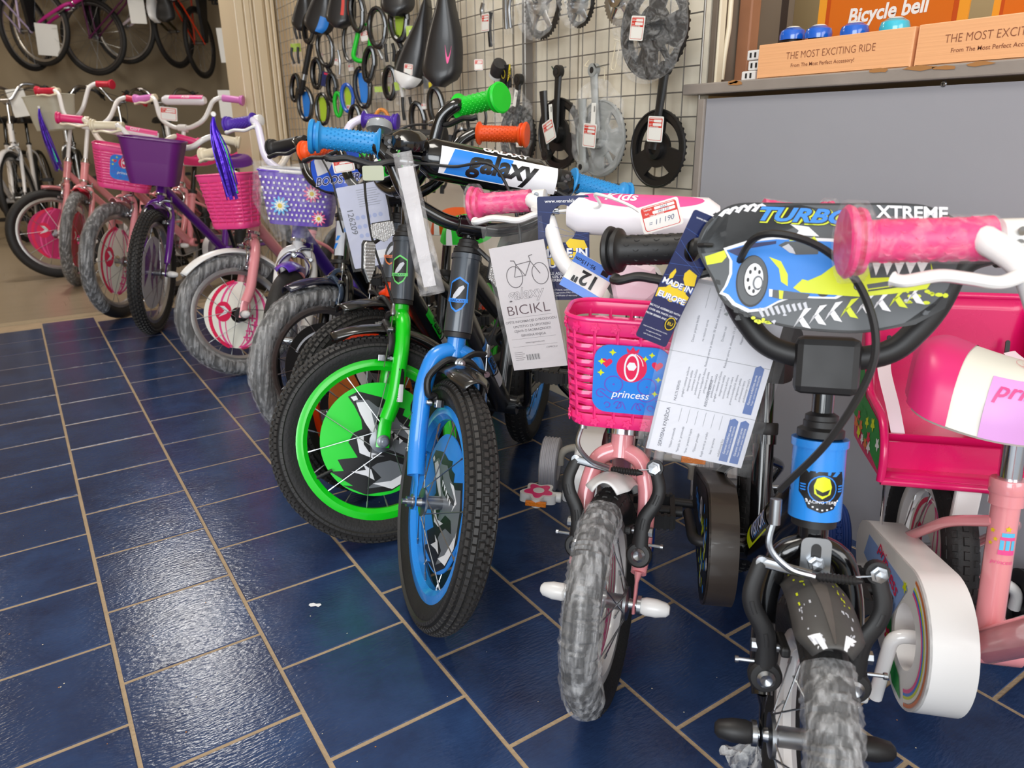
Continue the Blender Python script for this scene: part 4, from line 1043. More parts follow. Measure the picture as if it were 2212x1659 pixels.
def shield(col):
    def f(hto, A, z0, z1, r):
        zc = (z0+z1)/2-.004; up = (A(1)-A(0)).normalized(); b0 = V((up.z, 0, -up.x)); L = V((0, 1, 0))
        def wp(x, y, h): an = x/r; return A(zc)+up*y+b0*((r+h)*cos(an))+L*((r+h)*sin(an))
        out = [(-.0155, .020), (0, .029), (.0155, .020), (.0165, -.010), (.009, -.024), (0, -.030), (-.009, -.024), (-.0165, -.010)]
        mb = MB()
        def fan(poly, m, h):
            n = len(poly); ps = []
            for i in range(n):
                a, b = V(poly[i]), V(poly[(i+1) % n])
                for k in range(5): ps.append(a+(b-a)*k/5)
            vs_ = []
            for k in range(5): vs_ += [wp(p.x*k/4, p.y*k/4, h) for p in ps]
            N = len(ps); mb.add(vs_, [(k*N+i, k*N+(i+1) % N, (k+1)*N+(i+1) % N, (k+1)*N+i) for k in range(4) for i in range(N)], m, True)
        fan(out, col, .0004); fan([(x*.86, y*.88) for x, y in out], PBLK, .0008); fan([(x*.30+y*.25, y*.42+.003) for x, y in out], GRYL, .0011)
        vs_ = [wp(-.0172+.0344*i/10, -.014+.0062*j+.0015*abs(i-5)/5, .0013) for i in range(11) for j in range(2)]
        mb.add(vs_, [(i*2, i*2+2, i*2+3, i*2+1) for i in range(10)], col, True)
        put_text(mb, 'GALAXY', .0052, PNAVY, (V((0, 0, 0)),)*4, 0, -.0105, 0, .0017, .01, .0, 1.15, warp=wp)
        mb.obj('head_badge', hto)
    return f
def tube_text(frame, a, b, r, side, items):
    """lettering on the side of a tube from a to b; side +1 = left of the bicycle"""
    d = (b-a).normalized(); L = V((0, side, 0)); up = L.cross(d) if side > 0 else L.cross(d)
    if up.z < 0: up = -up
    mb = MB(); m0 = (a+b)/2
    def wp(x, y, h): an = y/r; return m0+d*(x if side > 0 else -x)+L*((r+h)*cos(an))+up*((r+h)*sin(an))
    for it in items: it(mb, wp)
    mb.obj('frame_print', frame)
def galaxy_frame(col):
    def f(frame, A, bb, s0, s1, dr):
        a = A(s0+.045); 
        for sd in (1, -1):
            tube_text(frame, a, bb, dr, sd, [lambda mb, wp: wpatch(mb, wp, -.10*1, .02, -.012, .012, col, .0004), lambda mb, wp: wpatch(mb, wp, .02, .085, -.012, .012, GRYL, .0004),
                                             lambda mb, wp: put_text(mb, 'galaxy', .036, PBLK, (V((0, 0, 0)),)*4, -.01, -.0, 0, .0008, .02, .2, 1.1, warp=wp)])
    return f
def brakeset(kind, m=BLKP, ns=-1):
    def f(root, Mst, Mb, s0, s1, sc, sg, w_, R, rt, off, lw): 
        if kind == 'cal': caliper(root, Mst, s0, R, lw, m, ns)
        else: vbrake(root, Mst, R, lw, R+.033, m, ns)
    return f

# ================================================================ the near bicycles
PXg = dict(R=.205, rt=.0262, rim=.158, tau=20, s0=.267, s1=.402, sc=.455, sg=.56, hw=.275, WB=.76, legr=.0148, knobs=128,
           frame_m=mat('dark frame paint', (34, 36, 40), .32, .3, coat=.5), ht_m=GREYF, ht_r=.0235, bar_m=BLK, bar_r=.0118, lever_m=BLKP, st_top=.40, seat_z=.52, dt_r=.022, tt_bow=-.005,
           fender_m=mat('smoky mudguard plastic', (34, 33, 32), .22, coat=.6), fender_a=(62, 148), fender_w=.033, gl=.112, gknob=True, leglabel=True, guard=dict(r=.075, m=BLKP, w=.03), train=dict(r=.066, m=BLKP, arm_m=BLK, y=.17, ww=.02),
           seat_m2=BLKP)
# blue sixteen-inch bicycle
def ex_blue(root, Mst, Mb, s0, s1, sc, sg, w_, R, rt, off, lw):
    caliper(root, Mst, s0, R, lw, BLKP, 1)
    MB().tube([(0, 0, s1+.02), (.035, .008, s1+.006), (.045, .030, s1-.012)], .004, BLKP, 8).obj('reflector_bracket', root, Mst)
    reflector(root, Mst @ MX.Translation((.050, .048, s1-.030)) @ MX.Rotation(RD(10), 4, 'Y') @ MX.Rotation(RD(8), 4, 'Z'))
    b = MB().lathe([(.029, -.006), (.030, .0), (.027, .010), (.016, .017), (0, .019)], BLK, (.030, -.118, sg+.006), (.55, -.1, .8), 26).obj('bell', root, Mb)
    MB().tube([(.012, -.118, sg-.01), (.020, -.118, sg+.004)], .008, BLKP, 10).obj('bell_clamp', b)
    MB().tube([(.04, -.128, sg+.0), (.058, -.14, sg+.002)], .003, STEEL, 8).obj('bell_lever', b)
S = dict(PXg); S.update(hub=(.485, .942), phi=222.5, delta=34, beta=-8, roll=3, tau=20.5, s0=.268, s1=.409, fork_m=BLUE, rim_m=BLUE, grip_m=BLUR, sg=.560, hw=.275, bx=.004, sweep=.02,
    disc=disc_panel(lambda mb, F, r: beast(mb, F, r, .15), PBLU, (1, -1)), ht_print=shield(PBLU), frame_print=galaxy_frame(PBLU), bar_pad=galaxy_pad(PBLU, -.008), extra_steer=ex_blue,
    cable_to=[(.10, .0, .53), (.11, .05, .42), (.05, .048, .30), (.026, .047, .264)], lever_ang=30, seat_m=BLKP)
b_blue, I_blue = bicycle('childrens_bicycle', 'blue and graphite childrens bicycle with blue front wheel, fork and studded grips', 'childrens bicycles in the row', S)
# green sixteen-inch bicycle
def ex_green(root, Mst, Mb, s0, s1, sc, sg, w_, R, rt, off, lw):
    caliper(root, Mst, s0, R, lw, BLKP, 1)
    MB().tube([(0, 0, s1+.02), (.04, -.05, s1+.004), (.05, -.075, s1-.004)], .004, BLKP, 8).obj('reflector_bracket', root, Mst)
    b = MB().lathe([(.027, -.006), (.028, .0), (.025, .010), (.015, .016), (0, .018)], mat('grey bell enamel', (150, 154, 158), .2, coat=.6), (.020, -.10, sg+.010), (0, 0, 1), 26).obj('bell', root, Mb)
S = dict(PXg); S.update(hub=(.510, 1.253), phi=224.4, delta=-56.6, beta=17.6, fork_m=GREEN, rim_m=GREEN, grip_m=GRNR, sg=.635, sc=.50, hw=.245, bx=-.02,
    disc=disc_panel(lambda mb, F, r: beast(mb, F, r, -.1), PGRN, (1, -1)), ht_print=shield(mat('print pale green', (110, 214, 110), .4)), frame_print=galaxy_frame(PGRN), bar_pad=galaxy_pad(PGRN, -.085), extra_steer=ex_green,
    lever_ang=30, cable_to=[(.09, .02, .55), (.08, .05, .40), (.026, .047, .264)], cable_side=1, seat_m=mat('saddle green and white', (20, 205, 46), .4), seat_m2=WHT)
b_green, I_green = bicycle('childrens_bicycle', 'green and graphite childrens bicycle with green front wheel and green studded grips', 'childrens bicycles in the row', S)
# orange sixteen-inch bicycle behind
S = dict(PXg); S.update(hub=(.585, 1.45), WB=.72, phi=223, delta=-32, beta=22, fork_m=ORNG, rim_m=ORNG, grip_m=ORNR, sg=.60, sc=.46, hw=.30, detail=1, knobs=110, spoke_parts=False,
    disc=disc_panel(lambda mb, F, r: beast(mb, F, r), PORG, (1, -1)), ht_print=shield(PORG), frame_print=galaxy_frame(PORG), bar_pad=galaxy_pad(PGRN, -.06), extra_steer=brakeset('cal'), lever_sides=(-1,), cable2=True,
    seat_m=mat('saddle orange and white', (240, 96, 20), .4), seat_m2=WHT)
b_orange, I_orange = bicycle('childrens_bicycle', 'orange and graphite childrens bicycle standing just behind the green one', 'childrens bicycles in the row', S)

# pink twelve-inch princess bicycle
def ex_pink(root, Mst, Mb, s0, s1, sc, sg, w_, R, rt, off, lw):
    vbrake(root, Mst, R, lw, R+.033, BLKP, -1)
    Mbk = Mb @ MX.Translation((.105, .008, .252)) @ MX.Rotation(RD(23), 4, 'Y')
    basket(root, Mbk, .168, .144, .110, .140, PINKB, 10, True, (.068, .045, princess), 9)
    for y in (-.03, .03): MB().tube(catmull([(.026, y, sc+.014), (.050, y, sc+.012), (.064, y, .40), (.064, y, .35)], 5), [(.0062, .0014)]*16, WHT, 8, flat=(0, 1, 0)).obj('basket_strap', root, Mst)
    headlamp(root, Mb @ MX.Translation((.058, .0, sc+.012)) @ MX.Rotation(RD(22), 4, 'Y'))
    # fabric covered pad
def pad_pink(root, Mb, sc, sg, w_):
    zc = sg-.022
    def dr(mb, wp):
        n = 24; ps = [(.085*cos(2*pi*k/n), .0235+.017*sin(2*pi*k/n)) for k in range(n)]
        for q in (0,):
            vs_ = []
            for k in range(5): vs_ += [wp(p[0]*k/4+.0, .0235+(p[1]-.0235)*k/4, .0004) for p in ps]
            mb.add(vs_, [(k*n+i, k*n+(i+1) % n, (k+1)*n+(i+1) % n, (k+1)*n+i) for k in range(4) for i in range(n)], PPNK, True)
        put_text(mb, 'Kids', .026, PWHT, (V((0, 0, 0)),)*4, -.03, .026, 0, .0009, .02, .3, 1, warp=wp)
    MB().tube([(.012, -.10, zc), (.012, .10, zc)], .008, WPNT, 10).obj('crossbar', root, Mb)
    tube_pad(root, Mb, .016, zc, .215, .030, mat('white pad cover', (238, 234, 240), .3, coat=.3), dr)
S = dict(R=.155, rt=.0225, rim=.112, tau=23, roll=2, hub=(.575, .645), phi=225, delta=-9, beta=9, s0=.226, s1=.345, sc=.43, sg=.567, hw=.268, WB=.60, fork_m=PINKP, frame_m=PINKP, rim_m=WPNT,
    bar_m=WPNT, bar_r=.0112, stem_m=CHR, head_m=CHR, grip_m=PINKR, lever_m=WHT, gl=.098, gbig=.0285, gfl=False, gwrap=True, gsmile=True, lever_sides=(-1,), lever_ang=25, nutcap=WHT, tread=True, spokes=16,
    fender_m=WHT, fender_a=(68, 118), fender_w=.030, extra_steer=ex_pink, bar_pad=pad_pink, wrap=(RD(-60), RD(64)), train=dict(r=.060, m=mat('grey white plastic', (206, 204, 210), .4), arm_m=mat('ivory painted steel', (214, 206, 192), .35), y=.165),
    pedal='flower', crank_m=WPNT, crank_a=246, crank_l=.085, guard=dict(r=.075, m=WHT, w=.045, hole=.035), dpath=[(.10, .20), (.05, .165)], tt=False, seat_m=WHT, seat_m2=PINKR, seat_z=.44, st_top=.34, post_m=CHR,
    cable_m=WHT, cable_r=.0022, cable_to=[(.085, -.05, .555), (.10, .02, .52), (.085, .03, .46), (.05, -.02, .40), (.048, -.045, .30)], cable_side=-1, rfender_m=WHT, disc=disc_panel(pinkrays, PCRM, (1, -1), off=.0), ht_r=.0185)
b_pink, I_pink = bicycle('childrens_bicycle', 'small pink bicycle with bright pink princess basket and film-wrapped front tyre', 'childrens bicycles in the row', S)

# turbo twelve-inch bicycle
def plate_art(mb, F, s):
    T = lambda x, y: ((x-865)*s, (500-y)*s)
    def pg(pts, m, h): mb.flat([T(x, y) for x, y in pts], m, F, h)
    rn = random.Random(11)
    pg([(130, 150), (250, 85), (700, 85), (900, 130), (640, 250), (420, 330), (200, 400), (60, 420), (40, 360)], PBLK, .0002)
    pg([(1380, 860), (1540, 720), (1640, 600), (1600, 760), (1440, 870), (1250, 915)], PBLK, .0002)
    for k in range(26):
        a = rn.uniform(60, 1600); b_ = rn.choice([rn.uniform(100, 330), rn.uniform(700, 900)]); r_ = rn.uniform(6, 30)
        if abs(a-865) > 640 and b_ > 600: continue
        pg([(a+r_*rn.uniform(.4, 1.3)*cos(t), b_+r_*rn.uniform(.3, 1)*sin(t)) for t in [2*pi*q/9 for q in range(9)]], rn.choice([PBLK, PDG, GRYL]), .0003)
    for (x, y) in ((220, 110), (270, 95), (330, 85), (390, 78), (440, 80)): pg([(x-60, y+40), (x-20, y), (x+10, y-10), (x+40, y+10), (x+20, y+20), (x, y+8), (x-30, y+50)], PWHT, .0005)
    pg([(90, 440), (220, 395), (240, 440), (210, 480), (110, 500)], PYEL, .0005)
    for i in range(5):
        for j in range(6):
            if (i+j) % 2 == 0: x = 175+i*34+j*20; y = 600+j*36+i*14; pg([(x, y), (x+32, y+8), (x+38, y+40), (x+6, y+34)], PBLK, .0004)
    body = [(235, 395), (420, 335), (560, 318), (700, 325), (900, 335), (1040, 350), (1120, 400), (1140, 500), (1060, 640), (950, 705), (820, 705), (700, 700), (600, 740), (520, 790), (420, 805), (320, 760), (270, 705), (230, 690), (260, 640), (285, 560), (280, 470)]
    cx, cy = 680, 560
    pg([(cx+(x-cx)*1.05, cy+(y-cy)*1.09) for x, y in body], PWHT, .0006); pg(body, PBLU, .0008)
    pg([(240, 400), (420, 345), (560, 330), (560, 350), (400, 380), (330, 440), (300, 430)], PNAVY, .0010)
    pg([(575, 360), (620, 335), (780, 332), (840, 345), (830, 420), (690, 425)], PDG, .0010); pg([(600, 372), (640, 350), (670, 380), (690, 420), (650, 410)], GRYL, .0011)
    pg([(640, 330), (680, 300), (700, 325), (740, 295), (760, 325), (800, 300), (820, 330)], PYEL, .0009)
    pg([(640, 215), (760, 235), (830, 300), (700, 290), (660, 320), (700, 260)], PWHT, .0006)
    pg([(520, 440), (600, 470), (650, 560), (655, 640), (610, 610), (590, 520)], PYEL, .0011)
    pg([(745, 590), (780, 600), (860, 560), (1000, 440), (1100, 440), (1320, 430), (1500, 470), (1530, 560), (1490, 640), (1300, 675), (1100, 700), (900, 690), (740, 680), (690, 650)], PYEL, .0012)
    pg([(1130, 440), (1330, 440), (1500, 470), (1510, 545), (1330, 565), (1160, 575)], PDG, .0014)
    for k in range(5): x = 1190+k*66; pg([(x-34, 450+k*4), (x+32, 455+k*4), (x, 560-k*3)], PWHT, .0016)
    pg([(1140, 618), (1440, 562), (1446, 596), (1150, 646)], PDG, .0015); pg([(1150, 655), (1450, 602), (1450, 612), (1150, 665)], PBLK, .0015)
    for x, y in ((1086, 628), (1492, 555)): mb.flat([T(x+24*cos(t), y+30*sin(t)) for t in [2*pi*q/16 for q in range(16)]], PBLK, F, .0015); mb.flat([T(x+19*cos(t), y+25*sin(t)) for t in [2*pi*q/16 for q in range(16)]], GRYL, F, .0016)
    E_ = lambda x, y, a, b, m, h, n=30: mb.flat([T(x+a*cos(t), y+b*sin(t)) for t in [2*pi*q/n for q in range(n)]], m, F, h)
    E_(880, 640, 50, 66, PBLK, .0010)
    E_(420, 610, 106, 180, PBLK, .0016); E_(422, 605, 98, 170, PDG, .0017); E_(430, 600, 66, 118, PBLK, .0018); E_(432, 598, 62, 112, PWHT, .0019)
    for k in range(8): t = 2*pi*k/8; E_(436+42*cos(t), 602+78*sin(t), 9, 15, PBLK, .0020, 10)
    E_(460, 622, 34, 50, GRY, .0020); E_(462, 622, 24, 38, PWHT, .0021)
    pg([(540, 665), (620, 670), (800, 690), (780, 725), (620, 730), (550, 715)], PDG, .0016); pg([(536, 662), (560, 664), (560, 716), (540, 714)], PWHT, .0018); pg([(600, 668), (630, 672), (628, 730), (606, 728)], PYEL, .0018)
    for k in range(8):
        x = 760+k*95; y = 850-k*26; w_ = 60
        pg([(x-50, y+70), (x+10, y-60+k*2), (x+55, y-66), (x+5, y-5), (x+60, y+72), (x+10, y+62), (x-25, y+10)], PWHT if k % 3 or k == 0 else PYEL, .0010)
    for k in range(9): pg([(470+k*36, 800-k*6), (490+k*36, 790-k*6), (520+k*34, 850-k*8), (505+k*34, 858-k*8)], GRYL, .0009)
    for k in range(12): x = 1380+rn.uniform(0, 240); y = 640+rn.uniform(0, 90); E_(x, y, rn.uniform(8, 26), rn.uniform(6, 16), PYEL, .0008, 7)
    for k in range(8): E_(440+rn.uniform(0, 110), 850+rn.uniform(0, 50), rn.uniform(8, 26), rn.uniform(6, 16), PYEL, .0008, 7)
    for (m, h, d, bo) in ((PYEL, .0022, 8, .09), (PBLK, .0024, 2, .075), (PBLU, .0026, 0, .035)):
        x, y = T(735+d, 160+d); put_text(mb, 'TURBO', 128*s, m, F, x, y, -.06, h, bo, .32, 1.42)
    x, y = T(1370, 150); put_text(mb, 'XTREME', 110*s, PWHT, F, x, y, -.05, .0024, .03, -.12, 1.0)
def ex_turbo(root, Mst, Mb, s0, s1, sc, sg, w_, R, rt, off, lw):
    vbrake(root, Mst, R, lw, R+.038, BLKP, -1)
    s = .238/1660
    out = [(150, 130), (250, 75), (400, 62), (830, 75), (1330, 85), (1500, 120), (1620, 185), (1700, 260), (1690, 400), (1650, 560), (1590, 720), (1450, 850), (1200, 925), (1000, 940), (720, 925), (500, 880), (330, 820), (220, 740), (150, 600), (60, 450), (30, 340), (70, 220)]
    q = catmull([((x-865)*s, (500-y)*s, 0) for x, y in out+[out[0]]], 4); poly = [(p.x, p.y) for p in q[:-1]]
    F = (V((.050, -.012, sc+.090)), V((0, 1, 0)), V((-.12, 0, 1)).normalized(), V((1, 0, .12)).normalized())
    p = MB().prism(poly, -.0035, 0, BLKP, F).obj('number_plate', root, Mb, bevel=.0008)
    mb = MB(); mb.flat([(x*.975, y*.965) for x, y in poly][::-1], PDG, F, .0002); plate_art(mb, F, s); mb.obj('plate_print', p)
    for sx in (-1, 1):
        MB().tube([V(F[0])+V((.001, sx*.118, .02)), V(F[0])+V((.004, sx*.112, .02)), V(F[0])+V((.001, sx*.104, .02))], .0022, BLKP, 6).obj('cable_tie', p)
    zb = s0-.028
    pp = MB().prism(rrect(.030, .044, .007, 4), 0, .002, STEEL, ((.020, 0, zb+.0), (0, 1, 0), (0, 0, 1), (1, 0, 0))).obj('mudguard_bracket', root, Mst)
    MB().prism(rrect(.010, .026, .005, 4), 0, .0006, BLKP, ((.022, 0, zb+.003), (0, 1, 0), (0, 0, 1), (1, 0, 0))).lathe([(.0085, 0), (.0085, .006), (.0055, .0065), (.0055, .013), (0, .0135)], STEEL, (.0225, 0, zb-.004), (1, 0, 0), 6, smooth=False).obj('bracket_bolt', pp)
def turbo_badge(hto, A, z0, z1, r):
    zc = (z0+z1)/2-.006; up = (A(1)-A(0)).normalized(); b0 = V((up.z, 0, -up.x)); L = V((0, 1, 0))
    def wp(x, y, h): an = x/r; return A(zc)+up*y+b0*((r+h)*cos(an))+L*((r+h)*sin(an))
    mb = MB()
    def fan(poly, m, h, c=(0, 0)):
        n = len(poly); ps = []
        for i in range(n):
            a, b = V(poly[i]), V(poly[(i+1) % n])
            for k in range(4): ps.append(a+(b-a)*k/4)
        vs_ = []; N = len(ps)
        for k in range(4): vs_ += [wp(c[0]+(p.x-c[0])*k/3, c[1]+(p.y-c[1])*k/3, h) for p in ps]
        mb.add(vs_, [(k*N+i, k*N+(i+1) % N, (k+1)*N+(i+1) % N, (k+1)*N+i) for k in range(3) for i in range(N)], m, True)
    fan([(-.021, .017), (.021, .017), (.024, .008), (.024, -.006), (.018, -.012), (.013, -.022), (0, -.026), (-.013, -.022), (-.018, -.012), (-.024, -.006), (-.024, .008)], PBLK, .0003)
    fan(circ(0, -.001, .0145, 20), PBLU, .0006, (0, -.001)); fan(circ(0, -.001, .0132, 20), PBLK, .0008, (0, -.001))
    fan([(-.0085, .002), (-.006, .010), (0, .0125), (.006, .010), (.0085, .002), (.0075, -.006), (0, -.011), (-.0075, -.006)], PYEL, .0011)
    fan([(-.007, -.0005), (-.004, -.003), (0, -.004), (.004, -.003), (.007, -.0005), (.005, -.006), (0, -.008), (-.005, -.006)], PBLK, .0014, (0, -.004))
    for s in (-1, 1):
        for k in range(3): mb.add([wp(s*.016, .003-k*.0028, .0009), wp(s*.0225, .003-k*.0028, .0009), wp(s*.0215, .0016-k*.0028, .0009), wp(s*.0165, .0016-k*.0028, .0009)], [(0, 1, 2, 3)], PBLU, False)
    for k in range(9):
        t = RD(-150+120*k/8); mb.add([wp(.018*cos(t)+dx, -.004+.0195*sin(t)+dy, .001) for dx, dy in ((0, 0), (.0018, 0), (.0018, .0016), (0, .0016))], [(0, 1, 2, 3)], PWHT, False)
    put_text(mb, 'RACING TEAM', .0042, PWHT, (V((0, 0, 0)),)*4, 0, -.0145, 0, .0013, .01, 0, 1.1, warp=wp); mb.obj('head_badge', hto)
def turbo_frame(frame, A, bb, s0, s1, dr):
    a = A(s0+.045)
    for sd in (1, -1):
        tube_text(frame, a+(bb-a)*.12, bb, dr, sd, [lambda mb, wp: wpatch(mb, wp, -.09, .045, -.016, .020, PYEL, .0004, sk=.6), lambda mb, wp: wpatch(mb, wp, -.065, .055, -.014, .014, PBLK, .0006),
            lambda mb, wp: put_text(mb, 'VISITOR', .026, PBLU, (V((0, 0, 0)),)*4, -.002, -.001, 0, .0008, .03, .25, 1.1, warp=wp), lambda mb, wp: put_text(mb, 'VISITOR', .026, PWHT, (V((0, 0, 0)),)*4, -.002, .0, 0, .0010, .0, .25, 1.1, warp=wp)])
def turbo_guard(mb, F, rg, L, ang, pts):
    mb.flat([(x*.93, z*.93) for x, z in pts][::-1], PBLK, F, .0001)
    rn = random.Random(4)
    for k in range(46):
        t = rn.uniform(0, 2*pi); r_ = rg*rn.uniform(.2, .86); x, y = r_*cos(t), r_*sin(t); q = rn.uniform(.003, .011)
        mb.flat([(x+q*rn.uniform(.4, 1.2)*cos(u), y+q*rn.uniform(.4, 1.4)*sin(u)) for u in [2*pi*j/7 for j in range(7)]], rn.choice([PYEL, PBLU, PYEL, GRYL, PWHT]), F, .0003+k*.00001)
    put_text(mb, 'TURBO', .028, PBLU, F, -.11, .01, pi, .001, .03, .2, 1.1); mb.flat(circ(-.05, .03, .02, 20), PWHT, F, .0012); mb.flat(circ(-.05, .03, .015, 20), GRY, F, .0014); mb.flat(circ(-.05, .03, .008, 20), PWHT, F, .0016)
def turbo_fender(fo, fn):
    rn = random.Random(8); mb = MB()
    def q(u0, u1, v0, v1, m, h, n=5):
        vs_ = []
        for i in range(n):
            for j in range(n):
                u = u0+(u1-u0)*i/(n-1); v = v0+(v1-v0)*j/(n-1); p = V(fn(u, v)); d = V((p.x-.03, 0, p.z)).normalized(); vs_.append(p+d*(.0013+h))
        mb.add(vs_, [(i*n+j, (i+1)*n+j, (i+1)*n+j+1, i*n+j+1) for i in range(n-1) for j in range(n-1)], m, True)
    for k in range(60):
        u = rn.uniform(.02, .9); v = rn.choice([rn.uniform(.10, .30), rn.uniform(.70, .88)]); l_ = rn.uniform(.01, .035); q(u, u+l_, v, v+rn.uniform(.01, .03), PYEL if u > .35 else GRYL, .0003, 3)
    q(.0, .10, .12, .30, PWHT, .0002); q(.0, .10, .70, .88, PWHT, .0002)
    mb.obj('mudguard_print', fo)
    mb = MB(); n = 14
    vs_ = []
    for i in range(n):
        u = .02+.9*i/(n-1)
        for v in (.5-.02-.16*i/(n-1), .5, .5+.02+.16*i/(n-1)):
            p = V(fn(u, v)); d = V((p.x-.03, 0, p.z)).normalized(); vs_.append(p+d*(.0030 if v == .5 else .0018))
    mb.add(vs_, [(i*3+j, (i+1)*3+j, (i+1)*3+j+1, i*3+j+1) for i in range(n-1) for j in range(2)], mat('dusty plastic', (86, 80, 76), .7, vary=.2, vscale=60), True)
    mb.obj('mudguard_ridge', fo)
S = dict(R=.155, rt=.0225, rim=.112, tau=12.5, hub=(.588, .337), phi=226, delta=-1, beta=-10, shape='u', s0=.224, s1=.320, sc=.405, sg=.516, hw=.245, low=.19, WB=.60, fork_m=BLK, frame_m=BLK, ht_m=BLUE, ht_r=.0265, rim_m=WPNT,
    bar_m=BLKP, bar_r=.0120, stem_m=BLK, clamp='block', grip_m=BLKP, lever_m=BLKP, gl=.10, gbig=.0285, gr=.017, gfl=False, gsmile=True, lever_sides=(-1,), lever_ang=22, nutcap=BLKP, tread=True, spokes=16,
    fender_m=mat('dusty grey mudguard', (70, 68, 66), .55, vary=.25, vscale=30), fender_a=(57, 108), fender_w=.031, fender_fn=turbo_fender, extra_steer=ex_turbo, wrap=(RD(-75), RD(58)), ht_print=turbo_badge, frame_print=turbo_frame,
    train=dict(r=.060, m=mat('navy blue foam tyre', (24, 62, 138), .6), arm_m=BLKP, y=.170, tread=True, ww=.022), pedal='cage', crank_m=BLKP, crank_a=178, crank_l=.085,
    guard=dict(r=.092, m=mat('smoked translucent plastic', (58, 50, 44), .35, coat=.4), w=.042, hole=.036, print=turbo_guard), dt_r=.027, tt=False, dpath=[(.14, .24), (.07, .17)], seat_m=BLKP, seat_z=.44, st_top=.34,
    cable_direct=True, cable_to=[(.088, -.085, .520), (.096, -.035, .510), (.100, .004, .470), (.100, .018, .41), (.082, -.008, .335), (.048, -.045, .272)], cable_side=-1, cable_r=.0036, detail=2)
b_turbo, I_turbo = bicycle('childrens_bicycle', 'small blue and black bicycle with TURBO number plate and monster car picture', 'childrens bicycles in the row', S)

# pink bicycle in front at the right, cut off by the picture edge
def guard6(mb, F, rg, L, ang, pts):
    n = 28
    mb.flat([(x*.92, z*.92) for x, z in pts if sqrt(x*x+z*z) > rg*1.02][::-1] if False else [(-rg*.2, rg*.66), (-L*.85, rg*.34), (-L*.90, -rg*.10), (-rg*.62, -rg*.10)][::-1], PSKY, F, .0002)
    for q, (r0, m) in enumerate(((.93, PORG), (.87, PCRM), (.82, PYEL), (.78, PBLU), (.74, PPNK))):
        ribbon(mb, [(r0*rg*cos(t), r0*rg*sin(t)) for t in [RD(-62+150*k/20) for k in range(21)]], .05*rg, m, F, .0004+.0001*q)
    mb.flat([(-rg*.86, -rg*.1), (-rg*.6, -rg*.62), (-rg*.1, -rg*.9), (rg*.3, -rg*.86), (rg*.1, -rg*.62), (-rg*.4, -rg*.52), (-rg*.6, -rg*.1)][::-1], PGRD, F, .0006)
    for (x, z, r_, m) in ((-1.0, .1, .11, PRED), (-.8, -.05, .10, PPNK), (-.62, -.45, .09, PRED), (-1.3, .28, .09, PYEL), (-1.5, .12, .07, PORG), (-.3, .62, .06, PYEL)): mb.flat(flower(x*rg, z*rg, r_*rg*1.6, 5, .25, 30)[::-1], m, F, .0009); mb.flat(circ(x*rg, z*rg, r_*rg*.4, 10)[::-1], PYEL, F, .0011)
    put_text(mb, 'princess', .030, PRED, F, -.098, .035, RD(-8), .0012, .012, .3, 1.0)
